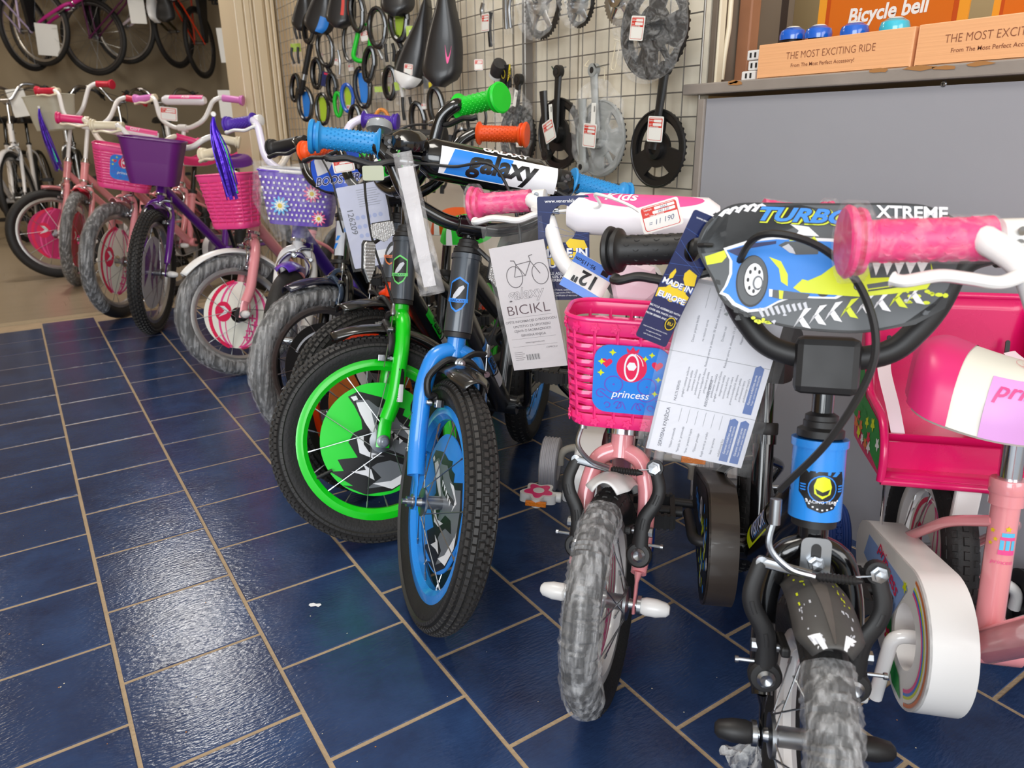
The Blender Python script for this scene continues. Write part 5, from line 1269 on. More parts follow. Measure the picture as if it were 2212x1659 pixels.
def extra6(root, A, bb, rear, seatp, zo):
    # child's doll seat on the carrier: base, back, sides, all one pink moulding with rounded rim
    c = rear+V((.075, .0, .0)); zb = R6+.163
    t = MB(); W_ = .112; 
    prof = [(.085, zb-.0), (-.045, zb-.002), (-.075, zb+.012), (-.10, zb+.11), (-.112, zb+.21)]
    P = catmull([(rear.x+x+.02, 0, z) for x, z in prof], 6)
    vs_ = []; n = 9
    for p in P:
        for j in range(n): y = -W_+2*W_*j/(n-1); vs_.append((p.x, y, p.z))
    t.add(vs_, [(i*n+j, (i+1)*n+j, (i+1)*n+j+1, i*n+j+1) for i in range(len(P)-1) for j in range(n-1)], PINKD, True)
    seat = t.obj('doll_seat', root, thick=.004)
    for s in (-1, 1):
        poly = [(rear.x+.105, zb), (rear.x+.105, zb+.040), (rear.x+.075, zb+.075), (rear.x-.01, zb+.085), (rear.x-.065, zb+.165), (rear.x-.092, zb+.21)]+[(p.x, p.z) for p in P[::-1]]
        MB().prism(poly, -.002, .002, PINKD, (V((0, s*W_, 0)), (1, 0, 0), (0, 0, 1), (0, 1, 0))).obj('seat_side', seat)
        MB().tube(fillet([(rear.x+.107, s*W_, zb-.004), (rear.x+.105, s*W_, zb+.040), (rear.x+.075, s*W_, zb+.075), (rear.x-.01, s*W_, zb+.085), (rear.x-.065, s*W_, zb+.165), (rear.x-.094, s*W_, zb+.214)], .02), .0055, PINKD, 10).obj('seat_rim', seat)
        st = [PGRD, PORG, PRED, PWHT, PYEL]; mb = MB(); rn = random.Random(s+9)
        F = (V((0, s*(W_+.0026), 0)), V((1, 0, 0)), V((0, 0, 1)), V((0, s, 0)))
        mb.flat([(rear.x+.095, zb+.006), (rear.x+.095, zb+.036), (rear.x+.065, zb+.066), (rear.x-.015, zb+.074), (rear.x-.06, zb+.15), (rear.x-.07, zb+.03)], PGRD, F, 0)
        for k in range(16): mb.flat(flower(rear.x+rn.uniform(-.055, .085), zb+rn.uniform(.012, .055), rn.uniform(.006, .012), 5, .25, 20), rn.choice(st), F, .0003+.00002*k)
        mb.obj('side_picture', seat)
        MB().tube(catmull([(rear.x-.06, s*.08, zb+.14), (rear.x-.02, s*.095, zb+.12), (rear.x+.02, s*.085, zb+.07), (rear.x+.04, s*.07, zb+.01)], 6), [(.009, .0006)]*20, mat('white ribbon', (240, 224, 232), .4), 8, flat=(0, 1, 0)).obj('strap', seat)
        MB().prism(rrect(.006, .030, .003, 4), -.001, .001, BLKP, (V((rear.x-.068, s*.08, zb+.14)), V((0, 1, 0)), V((-.25, 0, 1)).normalized(), V((1, 0, .25)).normalized())).obj('strap_slot', seat)
    for q in ((rear.x+.107, zb-.004), (rear.x-.094, zb+.214)): MB().tube([(q[0], -W_, q[1]), (q[0], W_, q[1])], .0055, PINKD, 10).obj('seat_rim', seat)
    for x in (.03, .0): MB().box((rear.x+x+.04, 0, zb+.02), (.004, .20, .04), PINKD).obj('seat_rib', seat)
    # carrier struts
    MB().box((rear.x+.10, 0, (R6*.9+zb)/2), (.010, .032, zb-R6*.9), WHT).obj('carrier_post', root, bevel=.003)
    MB().tube([(rear.x, -.055, R6), (rear.x+.02, -.075, R6+.05), (rear.x+.00, -.08, zb+.05), (rear.x-.03, -.07, zb+.02)], .0022, CHR, 8).obj('seat_stay', root)
def fr6(frame, A, bb, s0, s1, dr):
    sv = V((-cos(RD(80)), 0, sin(RD(80)))); mb = MB(); fwd = V((sin(RD(80)), 0, cos(RD(80)))); L = V((0, 1, 0)); r = .0155
    def wp(x, y, h): an = x/r-.5; return bb+sv*(.13+y)+fwd*((r+h)*cos(an))+L*((r+h)*sin(an))
    for (x, y, m, q) in ((-.008, .022, PGOLD, .0035), (-.004, .012, PGOLD, .003), (-.009, .006, PGOLD, .003), (.008, .026, PGOLD, .004)):
        ps = star(x, y, q, 5, .5); mb.add([wp(a, b, .0005) for a, b in ps], [tuple(range(len(ps)))], m, False)
    for (x0, x1, y0, y1, m) in ((.000, .018, -.006, .0, PPNK), (.001, .017, .012, .016, PPNK), (.002, .016, .016, .021, mat('print cyan', (90, 196, 236), .4)), (.001, .005, .0, .012, mat('print cyan')), (.007, .011, .0, .012, mat('print cyan')), (.013, .017, .0, .012, mat('print cyan'))): wpatch(mb, wp, x0, x1, y0, y1, m, .0005, 4)
    put_text(mb, 'princess', .0075, PPNK, (V((0, 0, 0)),)*4, .006, -.016, .0, .0005, .0, .25, 1, warp=wp)
    mb.obj('frame_print', frame)
def seat6(so, fns, SL):
    mb = MB()
    def q(u0, u1, v0, v1, m, h, n=24):
        vs_ = []
        for i in range(n+1):
            for j in range(n+1): p = V(fns(u0+(u1-u0)*i/n, v0+(v1-v0)*j/n)); d = p-V((p.x*.8, 0, .01)); vs_.append(tuple(p+d.normalized()*h*1.6))
        mb.add(vs_, [(i*(n+1)+j, (i+1)*(n+1)+j, (i+1)*(n+1)+j+1, i*(n+1)+j+1) for i in range(n) for j in range(n)], m, True)
    q(.74, .999, .0, 1, PINKR, .0008); q(.22, .60, .0, .22, PLIL, .0006)
    def wp(x, y, h):
        u = .40-x/SL*1.0*-1 if False else .46+(-x)/SL*-1*-1; u = .40-x/SL; v = .12+y/.20; p = V(fns(u, max(0, min(1, v)))); return p+V((0, -.0012, .0012+h))
    put_text(mb, 'princess', .024, PPNK, (V((0, 0, 0)),)*4, 0, .0, 0, .0002, .02, .3, 1, warp=wp)
    def wp2(x, y, h):
        u = .5-x/SL; v = .5+y/.12; p = V(fns(u, max(0, min(1, v)))); return p+V((0, 0, .0012+h))
    for k in range(4): 
        pts = [(.03*cos(t)*(1-.2*k)+.02, .016*sin(t)*(1-.2*k)) for t in [2*pi*j/20 for j in range(21)]]
        for i in range(20): mb.add([wp2(pts[i][0], pts[i][1], 0), wp2(pts[i+1][0], pts[i+1][1], 0), wp2(pts[i+1][0]*.97, pts[i+1][1]*.92, 0), wp2(pts[i][0]*.97, pts[i][1]*.92, 0)], [(0, 1, 2, 3)], PRED, False)
    mb.obj('saddle_print', so)
R6 = .155
S = dict(R=.155, rt=.0225, rim=.112, tau=18, hub=(.632, .045), phi=224, delta=0, beta=10, s0=.226, s1=.33, sc=.42, sg=.555, hw=.27, WB=.60, CS=.235, bbz=.162, fork_m=PINKP, frame_m=PINKP, rim_m=WPNT, bar_m=WPNT, stem_m=CHR, head_m=CHR,
    grip_m=PINKR, lever_m=WHT, gl=.115, gbig=.031, gr=.0178, gfl=False, gsmile=True, gwrap=True, lever_ang=25, lev_L=.09, nutcap=WHT, tread=True, spokes=16, fender_m=WHT, fender_a=(30, 120), fender_w=.034,
    train=dict(r=.062, m=BLKP, arm_m=WHT, y=.165, sides=(-1, 1)), pedal='flower', crank_m=WPNT, crank_a=266, crank_l=.105, seat_rot=60, guard=dict(r=.088, m=WHT, w=.052, hole=.044, print=guard6, tail=.045), tt=False, dpath=[(.16, .26), (.10, .19), (.045, .150)], dt_r=.021,
    seat_m=PCRM, seat_m2=PCRM, seat_z=.440, st_top=.365, st_ang=80, seat_L=.23, seat_W=.155, seat_H=.088, post_m=CHR, post_clamp_m=PINKP, rdisc=disc_panel(pinkrays, PCRM, (1, -1)), extra_root=extra6, frame_print=fr6, seat_print=seat6, rfender_m=None)
b_right, I_right = bicycle('childrens_bicycle', 'nearest pink bicycle at right edge with princess saddle and white chain guard', 'childrens bicycles in the row', S)
# ================================================================ the bicycles further along the row
def far_basket(m, wt, wb, d, h, x, z, bands=8, woven=True, emb=None, tau=20, extra=None, flw=False):
    def f(root, Mst, Mb, s0, s1, sc, sg, w_, R, rt, off, lw):
        basket(root, Mb @ MX.Translation((x, 0, z)) @ MX.Rotation(RD(tau), 4, 'Y'), wt, wb, d, h, m, bands, woven, emb, 7, flw)
        if extra: extra(root, Mst, Mb, s0, s1, sc, sg, w_, R, rt, off, lw)
        else: caliper(root, Mst, s0, R, lw, S.get('cal_m', BLKP), 1)
    return f
base16 = dict(R=.205, rt=.0245, rim=.158, tau=20, s0=.267, s1=.39, sc=.46, sg=.58, hw=.27, WB=.78, detail=1, spoke_parts=True, spokes=20, nutcap=WHT, gfl=False, gbig=.026, lever_ang=25, lever_sides=(-1,), train=None, st_top=.42, seat_z=.55, dpath=[(.16, .34), (.07, .25)], tt=False, guard=dict(r=.07, m=WHT, w=.03))
# black and blue stunt style bicycle with oval plate
def ex_boost(root, Mst, Mb, s0, s1, sc, sg, w_, R, rt, off, lw):
    caliper(root, Mst, s0, R, lw, mat('slate brake metal', (70, 84, 104), .35, .5), 1)
    F = (V((.040, .0, sc+.050)), V((0, 1, 0)), V((-.05, 0, 1)).normalized(), V((1, 0, .05)).normalized())
    out = [(-.062, .050), (-.030, .056), (.030, .056), (.062, .048), (.070, .020), (.060, -.020), (.030, -.052), (-.010, -.058), (-.045, -.045), (-.066, -.010), (-.070, .025)]
    q = catmull([(x, y, 0) for x, y in out+[out[0]]], 4); poly = [(p.x*1.25, p.y*1.1) for p in q[:-1]]
    p = MB().prism(poly, -.003, 0, BLKP, F).obj('number_plate', root, Mb)
    mb = MB(); mb.flat([(x*.96, y*.96) for x, y in poly][::-1], mat('print royal blue', (34, 84, 200), .2, coat=.6), F, .0002)
    mb.flat([(-.075, .02), (-.07, .052), (-.03, .056), (.0, .055), (-.03, -.01), (-.06, -.02)], GRYL, F, .0004)
    for k in range(5): mb.flat(star(-.06+.022*k, .040-.011*(k % 3), .008, 5, .4), PBLU, F, .0006)
    put_text(mb, 'BOOSTER', .030, PWHT, F, .004, -.030, .08, .0006, .05, .1, 1); put_text(mb, 'BOOSTER', .030, PNAVY, F, .004, -.030, .08, .0009, .015, .1, 1)
    mb.obj('plate_print', p)
SB = dict(base16); SB.update(hub=(.585, 1.76), WB=.70, phi=224, delta=-30, beta=22, fork_m=BLK, frame_m=BLK, ht_m=BLK, rim_m=mat('dull rim metal', (120, 112, 110), .4, .8), bar_m=BLK, grip_m=BLKP, lever_m=BLKP, nutcap=None, wrap=(RD(-80), RD(105)), sg=.60, rt=.026,
    fender_m=mat('blue black mudguard', (26, 26, 46), .2, coat=.6), fender_a=(55, 125), fender_w=.034, extra_steer=ex_boost, cable2=True, seat_m=BLKP, guard=dict(r=.08, m=BLKP, w=.03),
    disc=disc_panel(lambda mb, F, r: [ribbon(mb, [(q*r*cos(t), q*r*sin(t)) for t in [RD(a+50*k/8) for k in range(9)]], .05*r, GRYL, F, .0004) for q in (.4, .6, .8) for a in (20, 110, 200, 290)], BLKP, (1, -1)))
S = SB
def ht_dots(hto, A, z0, z1, r):
    zc = (z0+z1)/2; up = (A(1)-A(0)).normalized(); b0 = V((up.z, 0, -up.x)); L = V((0, 1, 0))
    def wp(x, y, h): an = x/r; return A(zc)+up*y+b0*((r+h)*cos(an))+L*((r+h)*sin(an))
    mb = MB(); wpatch(mb, wp, -.012, .014, -.045, .045, GRYL, .0003); 
    for x, y, q in ((.004, .025, .012), (-.004, .0, .009), (.0, -.02, .010), (-.006, -.035, .007)): wpatch(mb, wp, x-q/2, x+q/2, y-q*.7, y+q*.7, PBLU, .0006, 4, .5)
    mb.obj('head_print', hto)
SB['ht_print'] = ht_dots
bicycle('childrens_bicycle', 'black bicycle with blue oval number plate and film-wrapped front tyre, behind the orange one', 'childrens bicycles in the row', SB)
# violet basket, white fork
def ex_violet(root, Mst, Mb, s0, s1, sc, sg, w_, R, rt, off, lw):
    caliper(root, Mst, s0, R, lw, CHR, 1)
    VB = mat('violet wicker plastic', (112, 74, 196), .4); M_ = Mst @ MX.Translation((.09, .03, .33)) @ MX.Rotation(RD(20), 4, 'Y') @ MX.Scale(.86, 4)
    o = basket(root, M_, .245, .19, .15, .165, VB, 10, False, None, 7, False)
    dots = MB(); 
    for i in range(13):
        for k in range(9):
            z = .018+k*.016; y = (-.5+(i+.5+(k % 2)*.4)/13.5)*(.18+.05*z/.165); dots.box((.0772*(.78+.22*z/.165)+.0035, y, z), (.002, .006, .007), WHT)
    tag(dots.obj('white_weave_dots', o), kind='stuff')
    F = ((.081, 0, 0), (0, 1, 0), (.0, 0, 1), (1, 0, 0))
    for (y, z, r_, m) in ((-.045, .062, .030, mat('print sky blue flower', (96, 182, 235), .4)), (.055, .105, .028, mat('print rose flower', (232, 80, 140), .4)), (.075, .03, .024, mat('print rose flower'))):
        mb = MB(); mb.flat(flower(y, z, r_, 11, .22, 66), m, F, .0012); mb.flat(flower(y, z, r_*.62, 11, .2, 66), PCRM, F, .0018); mb.flat(circ(y, z, r_*.24, 14), PGOLD, F, .0024); mb.obj('flower_picture', o)
    MB().tube([(.078*cos(2*pi*k/40)*1.0, .125*sin(2*pi*k/40), .166) for k in range(40)], .006, WHT, 8, closed=True).obj('white_rim', o)
    def fn(u, v):
        a = 2*pi*u; z = -.055+.245*v; r_ = 1.12+.10*sin(9*a+5*v)*.5; k = .55+.5*min(1, v*2.2) if v < .45 else 1.06
        return (.085*cos(a)*r_*k+.0, .125*sin(a)*r_*k, z+.006*sin(7*a))
    mb = MB(); mb.grid(fn, 48, 14, BAG, closeu=True); mb.obj('plastic_bag', root, M_)
WP = dict(base16); WP.update(hub=(.585, 2.05), phi=224, delta=14, beta=-14, fork_m=WPNT, frame_m=VIOL, ht_m=VIOL, rim_m=WPNT, bar_m=mat('pearl white paint', (226, 220, 240), .25, coat=.5), stem_m=WPNT, head_m=CHR, grip_m=VIOL, lever_m=WHT, gknob=True, gfl=True, legr=.017,
    fender_m=mat('violet mudguard', (92, 52, 178), .3, coat=.4), fender_a=(60, 110), extra_steer=ex_violet, s0=.29, sg=.655, sc=.49, s1=.40, seat_m=VIOL, seat_m2=WHT, hw=.28)
I_vi = bicycle('childrens_bicycle', 'white forked bicycle with bagged violet dotted basket showing a blue flower', 'childrens bicycles in the row', WP)[1]
# pink bicycle with the round pink disc
def ex_fp(root, Mst, Mb, s0, s1, sc, sg, w_, R, rt, off, lw): caliper(root, Mst, s0, R, lw, CHR, 1)
FPB = dict(base16); FPB.update(hub=(.557, 2.508), R=.200, phi=223.5, delta=-38, beta=30, fork_m=PINKP, frame_m=PINKP, rim_m=SILR, bar_m=mat('cream white paint', (238, 228, 212), .3, coat=.5), stem_m=WPNT, head_m=CHR, grip_m=CREAM, lever_m=CREAM, s0=.275, s1=.40, sc=.47, sg=.575, hub_m=BLKP,
    disc=disc_panel(pinkrays, PCRM, (1, -1)), fender_m=WHT, fender_a=(30, 140), fender_w=.030, wrap=(RD(-175), RD(120)), extra_steer=far_basket(PINKM, .185, .135, .13, .17, .075, .285, 11, True, None, 20, ex_fp), seat_m=PINKR, seat_m2=WHT, gfl=True, legr=.0165, hw=.27)
S = FPB
I_fp = bicycle('childrens_bicycle', 'pink bicycle with round pink and white wheel disc turned towards the camera', 'childrens bicycles in the row', FPB)[1]
def vpad(txt):
    def f(root, Mb, sc, sg, w_):
        def dr(mb, wp): wpatch(mb, wp, -.07, .11, .0, .03, PPNK, .0004); put_text(mb, txt, .024, PWHT, (V((0, 0, 0)),)*4, .02, .014, 0, .0008, .01, .2, 1, warp=wp)
        tube_pad(root, Mb, .014, sg-.02, .23, .024, mat('white pad cover'), dr)
    return f
# purple bicycle
PU = dict(base16); PU.update(hub=(.413, 3.237), R=.25, rt=.027, rim=.203, phi=224, delta=22, beta=0, fork_m=PURP, frame_m=PURP, rim_m=SILR, bar_m=WPNT, stem_m=CHR, head_m=CHR, grip_m=CREAM, lever_m=CREAM, s0=.315, s1=.43, sc=.51, sg=.585, WB=.88, hw=.29, knobs=100,
    fender_m=mat('purple mudguard', (90, 30, 120), .3, coat=.5), fender_a=(70, 120), disc=disc_panel(lambda mb, F, r: [mb.flat([(x*r, y*r) for x, y in p], PURP, F, .0004+.0001*k) for k, p in enumerate(([(-.8, .3), (-.5, .7), (-.3, .4), (-.5, -.2), (-.7, -.5)], [(-.2, .9), (.1, .6), (-.05, .0), (.1, -.6), (-.2, -.2)], [(.3, .8), (.6, .5), (.4, -.1), (.5, -.7), (.2, -.1)]))], GRYL, (1, -1)),
    extra_steer=far_basket(PURD, .23, .17, .14, .17, .085, .345, 0, False, None, 20, ex_fp), seat_m=PURP, seat_m2=WHT, st_top=.5, seat_z=.64, gwrap=True, bbz=.26)
S = PU
I_pu = bicycle('childrens_bicycle', 'purple bicycle with dark purple basket, knobbly front tyre and cream grips', 'childrens bicycles in the row', PU)[1]
# pink bicycle with princess basket further back
PA = dict(base16); PA.update(hub=(.33, 3.64), R=.25, rt=.026, rim=.203, phi=224, delta=10, beta=26, fork_m=PINKP, frame_m=PINKP, rim_m=SILR, bar_m=mat('cream white paint'), stem_m=WPNT, head_m=CHR, grip_m=PINKR, lever_m=CREAM, s0=.315, s1=.42, sc=.49, sg=.60, WB=.88, hw=.29, wrap=(RD(-70), RD(100)),
    fender_m=PINKP, fender_a=(75, 118), disc=disc_panel(pinkrays, PCRM, (1, -1)), extra_steer=far_basket(PINKM, .245, .195, .15, .175, .085, .31, 12, True, (.095, .052, princess), 20, ex_fp), bar_pad=vpad('Girl'), seat_m=PINKR, seat_m2=WHT, st_top=.5, seat_z=.64, bbz=.26)
S = PA
I_pa = bicycle('childrens_bicycle', 'pink bicycle with wide pink basket bearing a blue princess badge, left in the row', 'childrens bicycles in the row', PA)[1]
P1 = dict(base16); P1.update(hub=(.25, 4.60), R=.25, rt=.026, rim=.203, phi=224, delta=28, beta=-10, fork_m=PINKP, frame_m=PINKP, rim_m=SILR, bar_m=WPNT, stem_m=WPNT, head_m=CHR, grip_m=REDR, lever_m=CREAM, s0=.315, s1=.42, sc=.62, sg=.80, WB=.88, hw=.29, wrap=(RD(-90), RD(120)), fender_m=REDR, fender_a=(70, 118),
    disc=disc_panel(pinkrays, mat('faded rose disc', (180, 70, 84), .4), (1, -1)), extra_steer=ex_fp, seat_m=REDR, st_top=.5, seat_z=.64, bbz=.26)
S = P1
I_p1 = bicycle('childrens_bicycle', 'pink bicycle with red grips and wrapped tyre standing on the wooden floor', 'childrens bicycles in the row', P1)[1]
P2 = dict(base16); P2.update(hub=(.17, 4.98), R=.25, rt=.026, rim=.203, phi=224, delta=-34, beta=24, fork_m=PINKP, frame_m=PINKP, rim_m=SILR, bar_m=WPNT, stem_m=WPNT, head_m=CHR, grip_m=REDR, lever_m=CREAM, s0=.315, s1=.42, sc=.66, sg=.86, WB=.88, hw=.29, fender_m=PINKP, fender_a=(70, 118),
    disc=disc_panel(pinkrays, mat('rose disc', (196, 44, 104), .4), (1, -1)), extra_steer=far_basket(mat('milky clear plastic', (214, 212, 196), .3, alpha=.75),   .26, .2, .16, .18, .08, .58, 0, False, None, 20, ex_fp), seat_m=REDR, st_top=.5, seat_z=.64, bbz=.26)
S = P2
bicycle('childrens_bicycle', 'furthest pink bicycle with milky clear basket, its rose wheel disc facing left', 'childrens bicycles in the row', P2)
LP = dict(base16); LP.update(hub=(.62, 4.02), R=.25, rt=.026, rim=.203, phi=224, delta=0, beta=4, fork_m=PINKP, frame_m=PINKP, rim_m=SILR, bar_m=WPNT, stem_m=WPNT, head_m=CHR, grip_m=LILAC, lever_m=CREAM, s0=.315, s1=.43, sc=.60, sg=.76, WB=.88, hw=.30, gwrap=True, fender_m=PINKP, extra_steer=ex_fp, bar_pad=vpad('Kids'), seat_m=PINKR, seat_m2=WHT, st_top=.5, seat_z=.64, bbz=.26)
S = LP
I_lp = bicycle('childrens_bicycle', 'bicycle with lilac grip and white and pink bar pad rising behind the purple basket', 'childrens bicycles in the row', LP)[1]
# ---------------------------------------------------------------- adult bicycles against the rear wall
GUN = mat('gunmetal rim', (96, 96, 100), .35, .8)
def adult(name_label, world=None, hub=None, phi=262, fm=WPNT, gm=BLKP, shape='city', grp='adult bicycles standing at the rear wall', delta=0, sm=BLKP, **k):
    s = dict(R=.335 if world is None else .305, rt=.020, rim=.300 if world is None else .270, tau=18, s0=.42, s1=.57, sc=.74, sg=.86, hw=.30, WB=1.02, detail=1, spokes=24, spoke_parts=True, fork_m=fm, frame_m=fm, rim_m=k.get('rim_m', SILR), bar_m=CHR if shape == 'city' else BLK, stem_m=CHR if shape == 'city' else BLK, head_m=CHR, grip_m=gm, lever_m=k.get('lv', BLKP), gfl=False,
             gbig=.019, gr=.015, shape=shape, bbz=.28, CS=.44, st_top=.72, seat_z=.90, seat_m=sm, seat_L=.27, seat_W=.17, delta=delta, phi=phi, legr=.013, guard=dict(r=.10, m=BLKP, w=.03), dr_r=.02, tt=k.get('tt', False), dpath=None if k.get('tt') else [(.30, .55), (.10, .36)], fender_m=k.get('fen'), fender_a=(20, 170), fender_w=.024, cable2=True, crank_l=.17, st_ang=72,
             extra_steer=lambda *a: caliper(a[0], a[1], a[3], a[8], a[11], STEEL, 1))
    if world is not None: s['world'] = world
    else: s['hub'] = hub
    return bicycle('city_bicycle' if shape == 'city' else 'mountain_bicycle', name_label, grp, s)
adult('white city bicycle nearest the left edge, its wheel beside the stack of chrome bars', hub=(-.20, 6.92), phi=250, delta=15, fen=BLKP)
adult('white city bicycle with white fork and chrome front mudguard at far left', hub=(.04, 6.86), phi=258, delta=-8, fen=WPNT)
adult('silver city bicycle with chrome swept handlebar and bell behind the pink row', hub=(.42, 6.9), phi=262, fm=STEEL, fen=BLKP)
adult('dark city bicycle with chrome handlebar between pink row and pillar', hub=(.86, 6.95), phi=266, fm=BLK, delta=12, fen=BLKP)
adult('white city bicycle with brown grips, partly hidden by the cream pillar', hub=(1.20, 7.0), phi=264, fm=WPNT, gm=mat('brown grip leather', (120, 62, 34), .6), fen=BLKP)
def hang(x, z, yaw, nose_down=True, y=7.72):
    """matrix of a bicycle hung upright on the wall; x, z = where its lower wheel hub is"""
    f = V((0, 0, -1)) if nose_down else V((0, 0, 1)); u = V((sin(RD(yaw)), -cos(RD(yaw)), 0)); l = u.cross(f)
    R_ = MX(((f.x, l.x, u.x, 0), (f.y, l.y, u.y, 0), (f.z, l.z, u.z, 0), (0, 0, 0, 1)))
    hub = V((.11 if nose_down else -.99, 0, .335)); w_ = R_ @ hub
    return MX.Translation(V((x, y-.02, z))-w_) @ R_
def pxx(px): return at(px, 90, 1, 7.35).x
G2 = 'mountain bicycles hung on the rear wall'
adult('hung mountain bicycle with white saddle and orange reflector, leftmost on the rear wall', world=hang(pxx(60), 1.60, -38, False), fm=mat('violet white frame', (214, 196, 232), .3), shape='flat', grp=G2, sm=WHT, tt=True)
adult('hung mountain bicycle with magenta frame tubes and pink grip ends', world=hang(pxx(105), 1.56, 40, True), fm=mat('magenta frame', (196, 40, 140), .3), shape='flat', grp=G2, tt=True, gm=mat('black and pink grip', (60, 20, 40), .5))
adult('hung mountain bicycle with grey rims between magenta one and orange one', world=hang(pxx(222), 1.58, 48, False), fm=mat('plum frame', (92, 24, 74), .3), shape='flat', grp=G2, sm=WHT, tt=True, rim_m=GUN)
adult('hung white mountain bicycle with pink lettering and large grey rim', world=hang(pxx(295), 1.60, 44, True), fm=mat('white and pink frame', (232, 214, 222), .3), shape='flat', grp=G2, tt=True)
adult('hung black mountain bicycle with yellow cables and white saddle', world=hang(pxx(392), 1.58, -42, True), fm=mat('black yellow frame', (52, 50, 14), .3), shape='flat', grp=G2, tt=True, rim_m=GUN)
adult('hung orange mountain bicycle beside the cream pillar', world=hang(pxx(448), 1.58, -36, False), fm=ORNG, shape='flat', grp=G2, tt=True, sm=BLKP, rim_m=GUN)

# ================================================================ goods hung on the wire grid
WX = PX-.004
HOOK = STEEL
def wallM(px, py, dx=.02, turn=None):
    if turn is None: turn = 44 if px < 1045 else 0
    if turn: dx = max(dx, .055)
    p = at(px, py, 0, WX-dx); return MX(((0, 0, -1, p.x), (-1, 0, 0, p.y), (0, 1, 0, p.z), (0, 0, 0, 1))) @ MX.Rotation(RD(turn), 4, 'Y')     # local x = viewer's right, y = up, z = out of the wall
FL = (V((0, 0, 0)), V((1, 0, 0)), V((0, 1, 0)), V((0, 0, 1)))
sc_m = lambda px0, px1: abs(at(px0, 200, 0, WX).y-at(px1, 200, 0, WX).y)
def price(mb, F, w_, h_, hw=None, fine=False):
    mb.flat(rrect(w_*.88, h_*.88, w_*.07, 3), REDP, F, .0001); mb.flat(rrect(w_*.84, h_*.84, w_*.06, 3), PAPER, F, .0002)
    mb.flat([(-w_*.42, h_*.06), (-w_*.42, h_*.40), (w_*.42, h_*.40), (w_*.42, h_*.06)], REDP, F, .0003)
    mb.flat(rrect(w_*.50, h_*.10, w_*.02, 2, w_*.14, h_*.32), PAPER, F, .0004); mb.flat(rrect(w_*.56, h_*.11, w_*.02, 2, w_*.11, h_*.18), PAPER, F, .0004)
    put_text(mb, 'Шифра', h_*.085, PAPER, F, -w_*.27, h_*.32, 0, .0005, .01); put_text(mb, 'Арт.', h_*.085, PAPER, F, -w_*.31, h_*.18, 0, .0005, .01); put_text(mb, 'Цена динара', h_*.085, PAPER, F, -w_*.08, h_*.085, 0, .0005, .01)
    if hw:
        for t, x, y, s_ in hw: put_text(mb, t, h_*s_, mat('pen ink', (70, 80, 120), .5), F, x*w_, y*h_, .04, .0006, -.008, .35)
G3 = 'red and white price cards on the wall goods'
def wall_tag(px, py, label, w_=.040, rot=0., dx=.055, hh=1.12):
    M = wallM(px, py, dx) @ MX.Rotation(RD(rot), 4, 'Z'); h_ = w_*hh
    o = MB().prism(rrect(w_, h_, .003, 3), -.0006, 0, PAPER, FL).obj('price_card', None, M); tag(o, label, 'price tag', G3)
    mb = MB(); price(mb, FL, w_, h_); mb.obj('card_print', o)
BC = mat('matte black crank', (28, 27, 27), .42, .1, coat=.15); GC = mat('grey crank plastic', (150, 152, 150), .45)
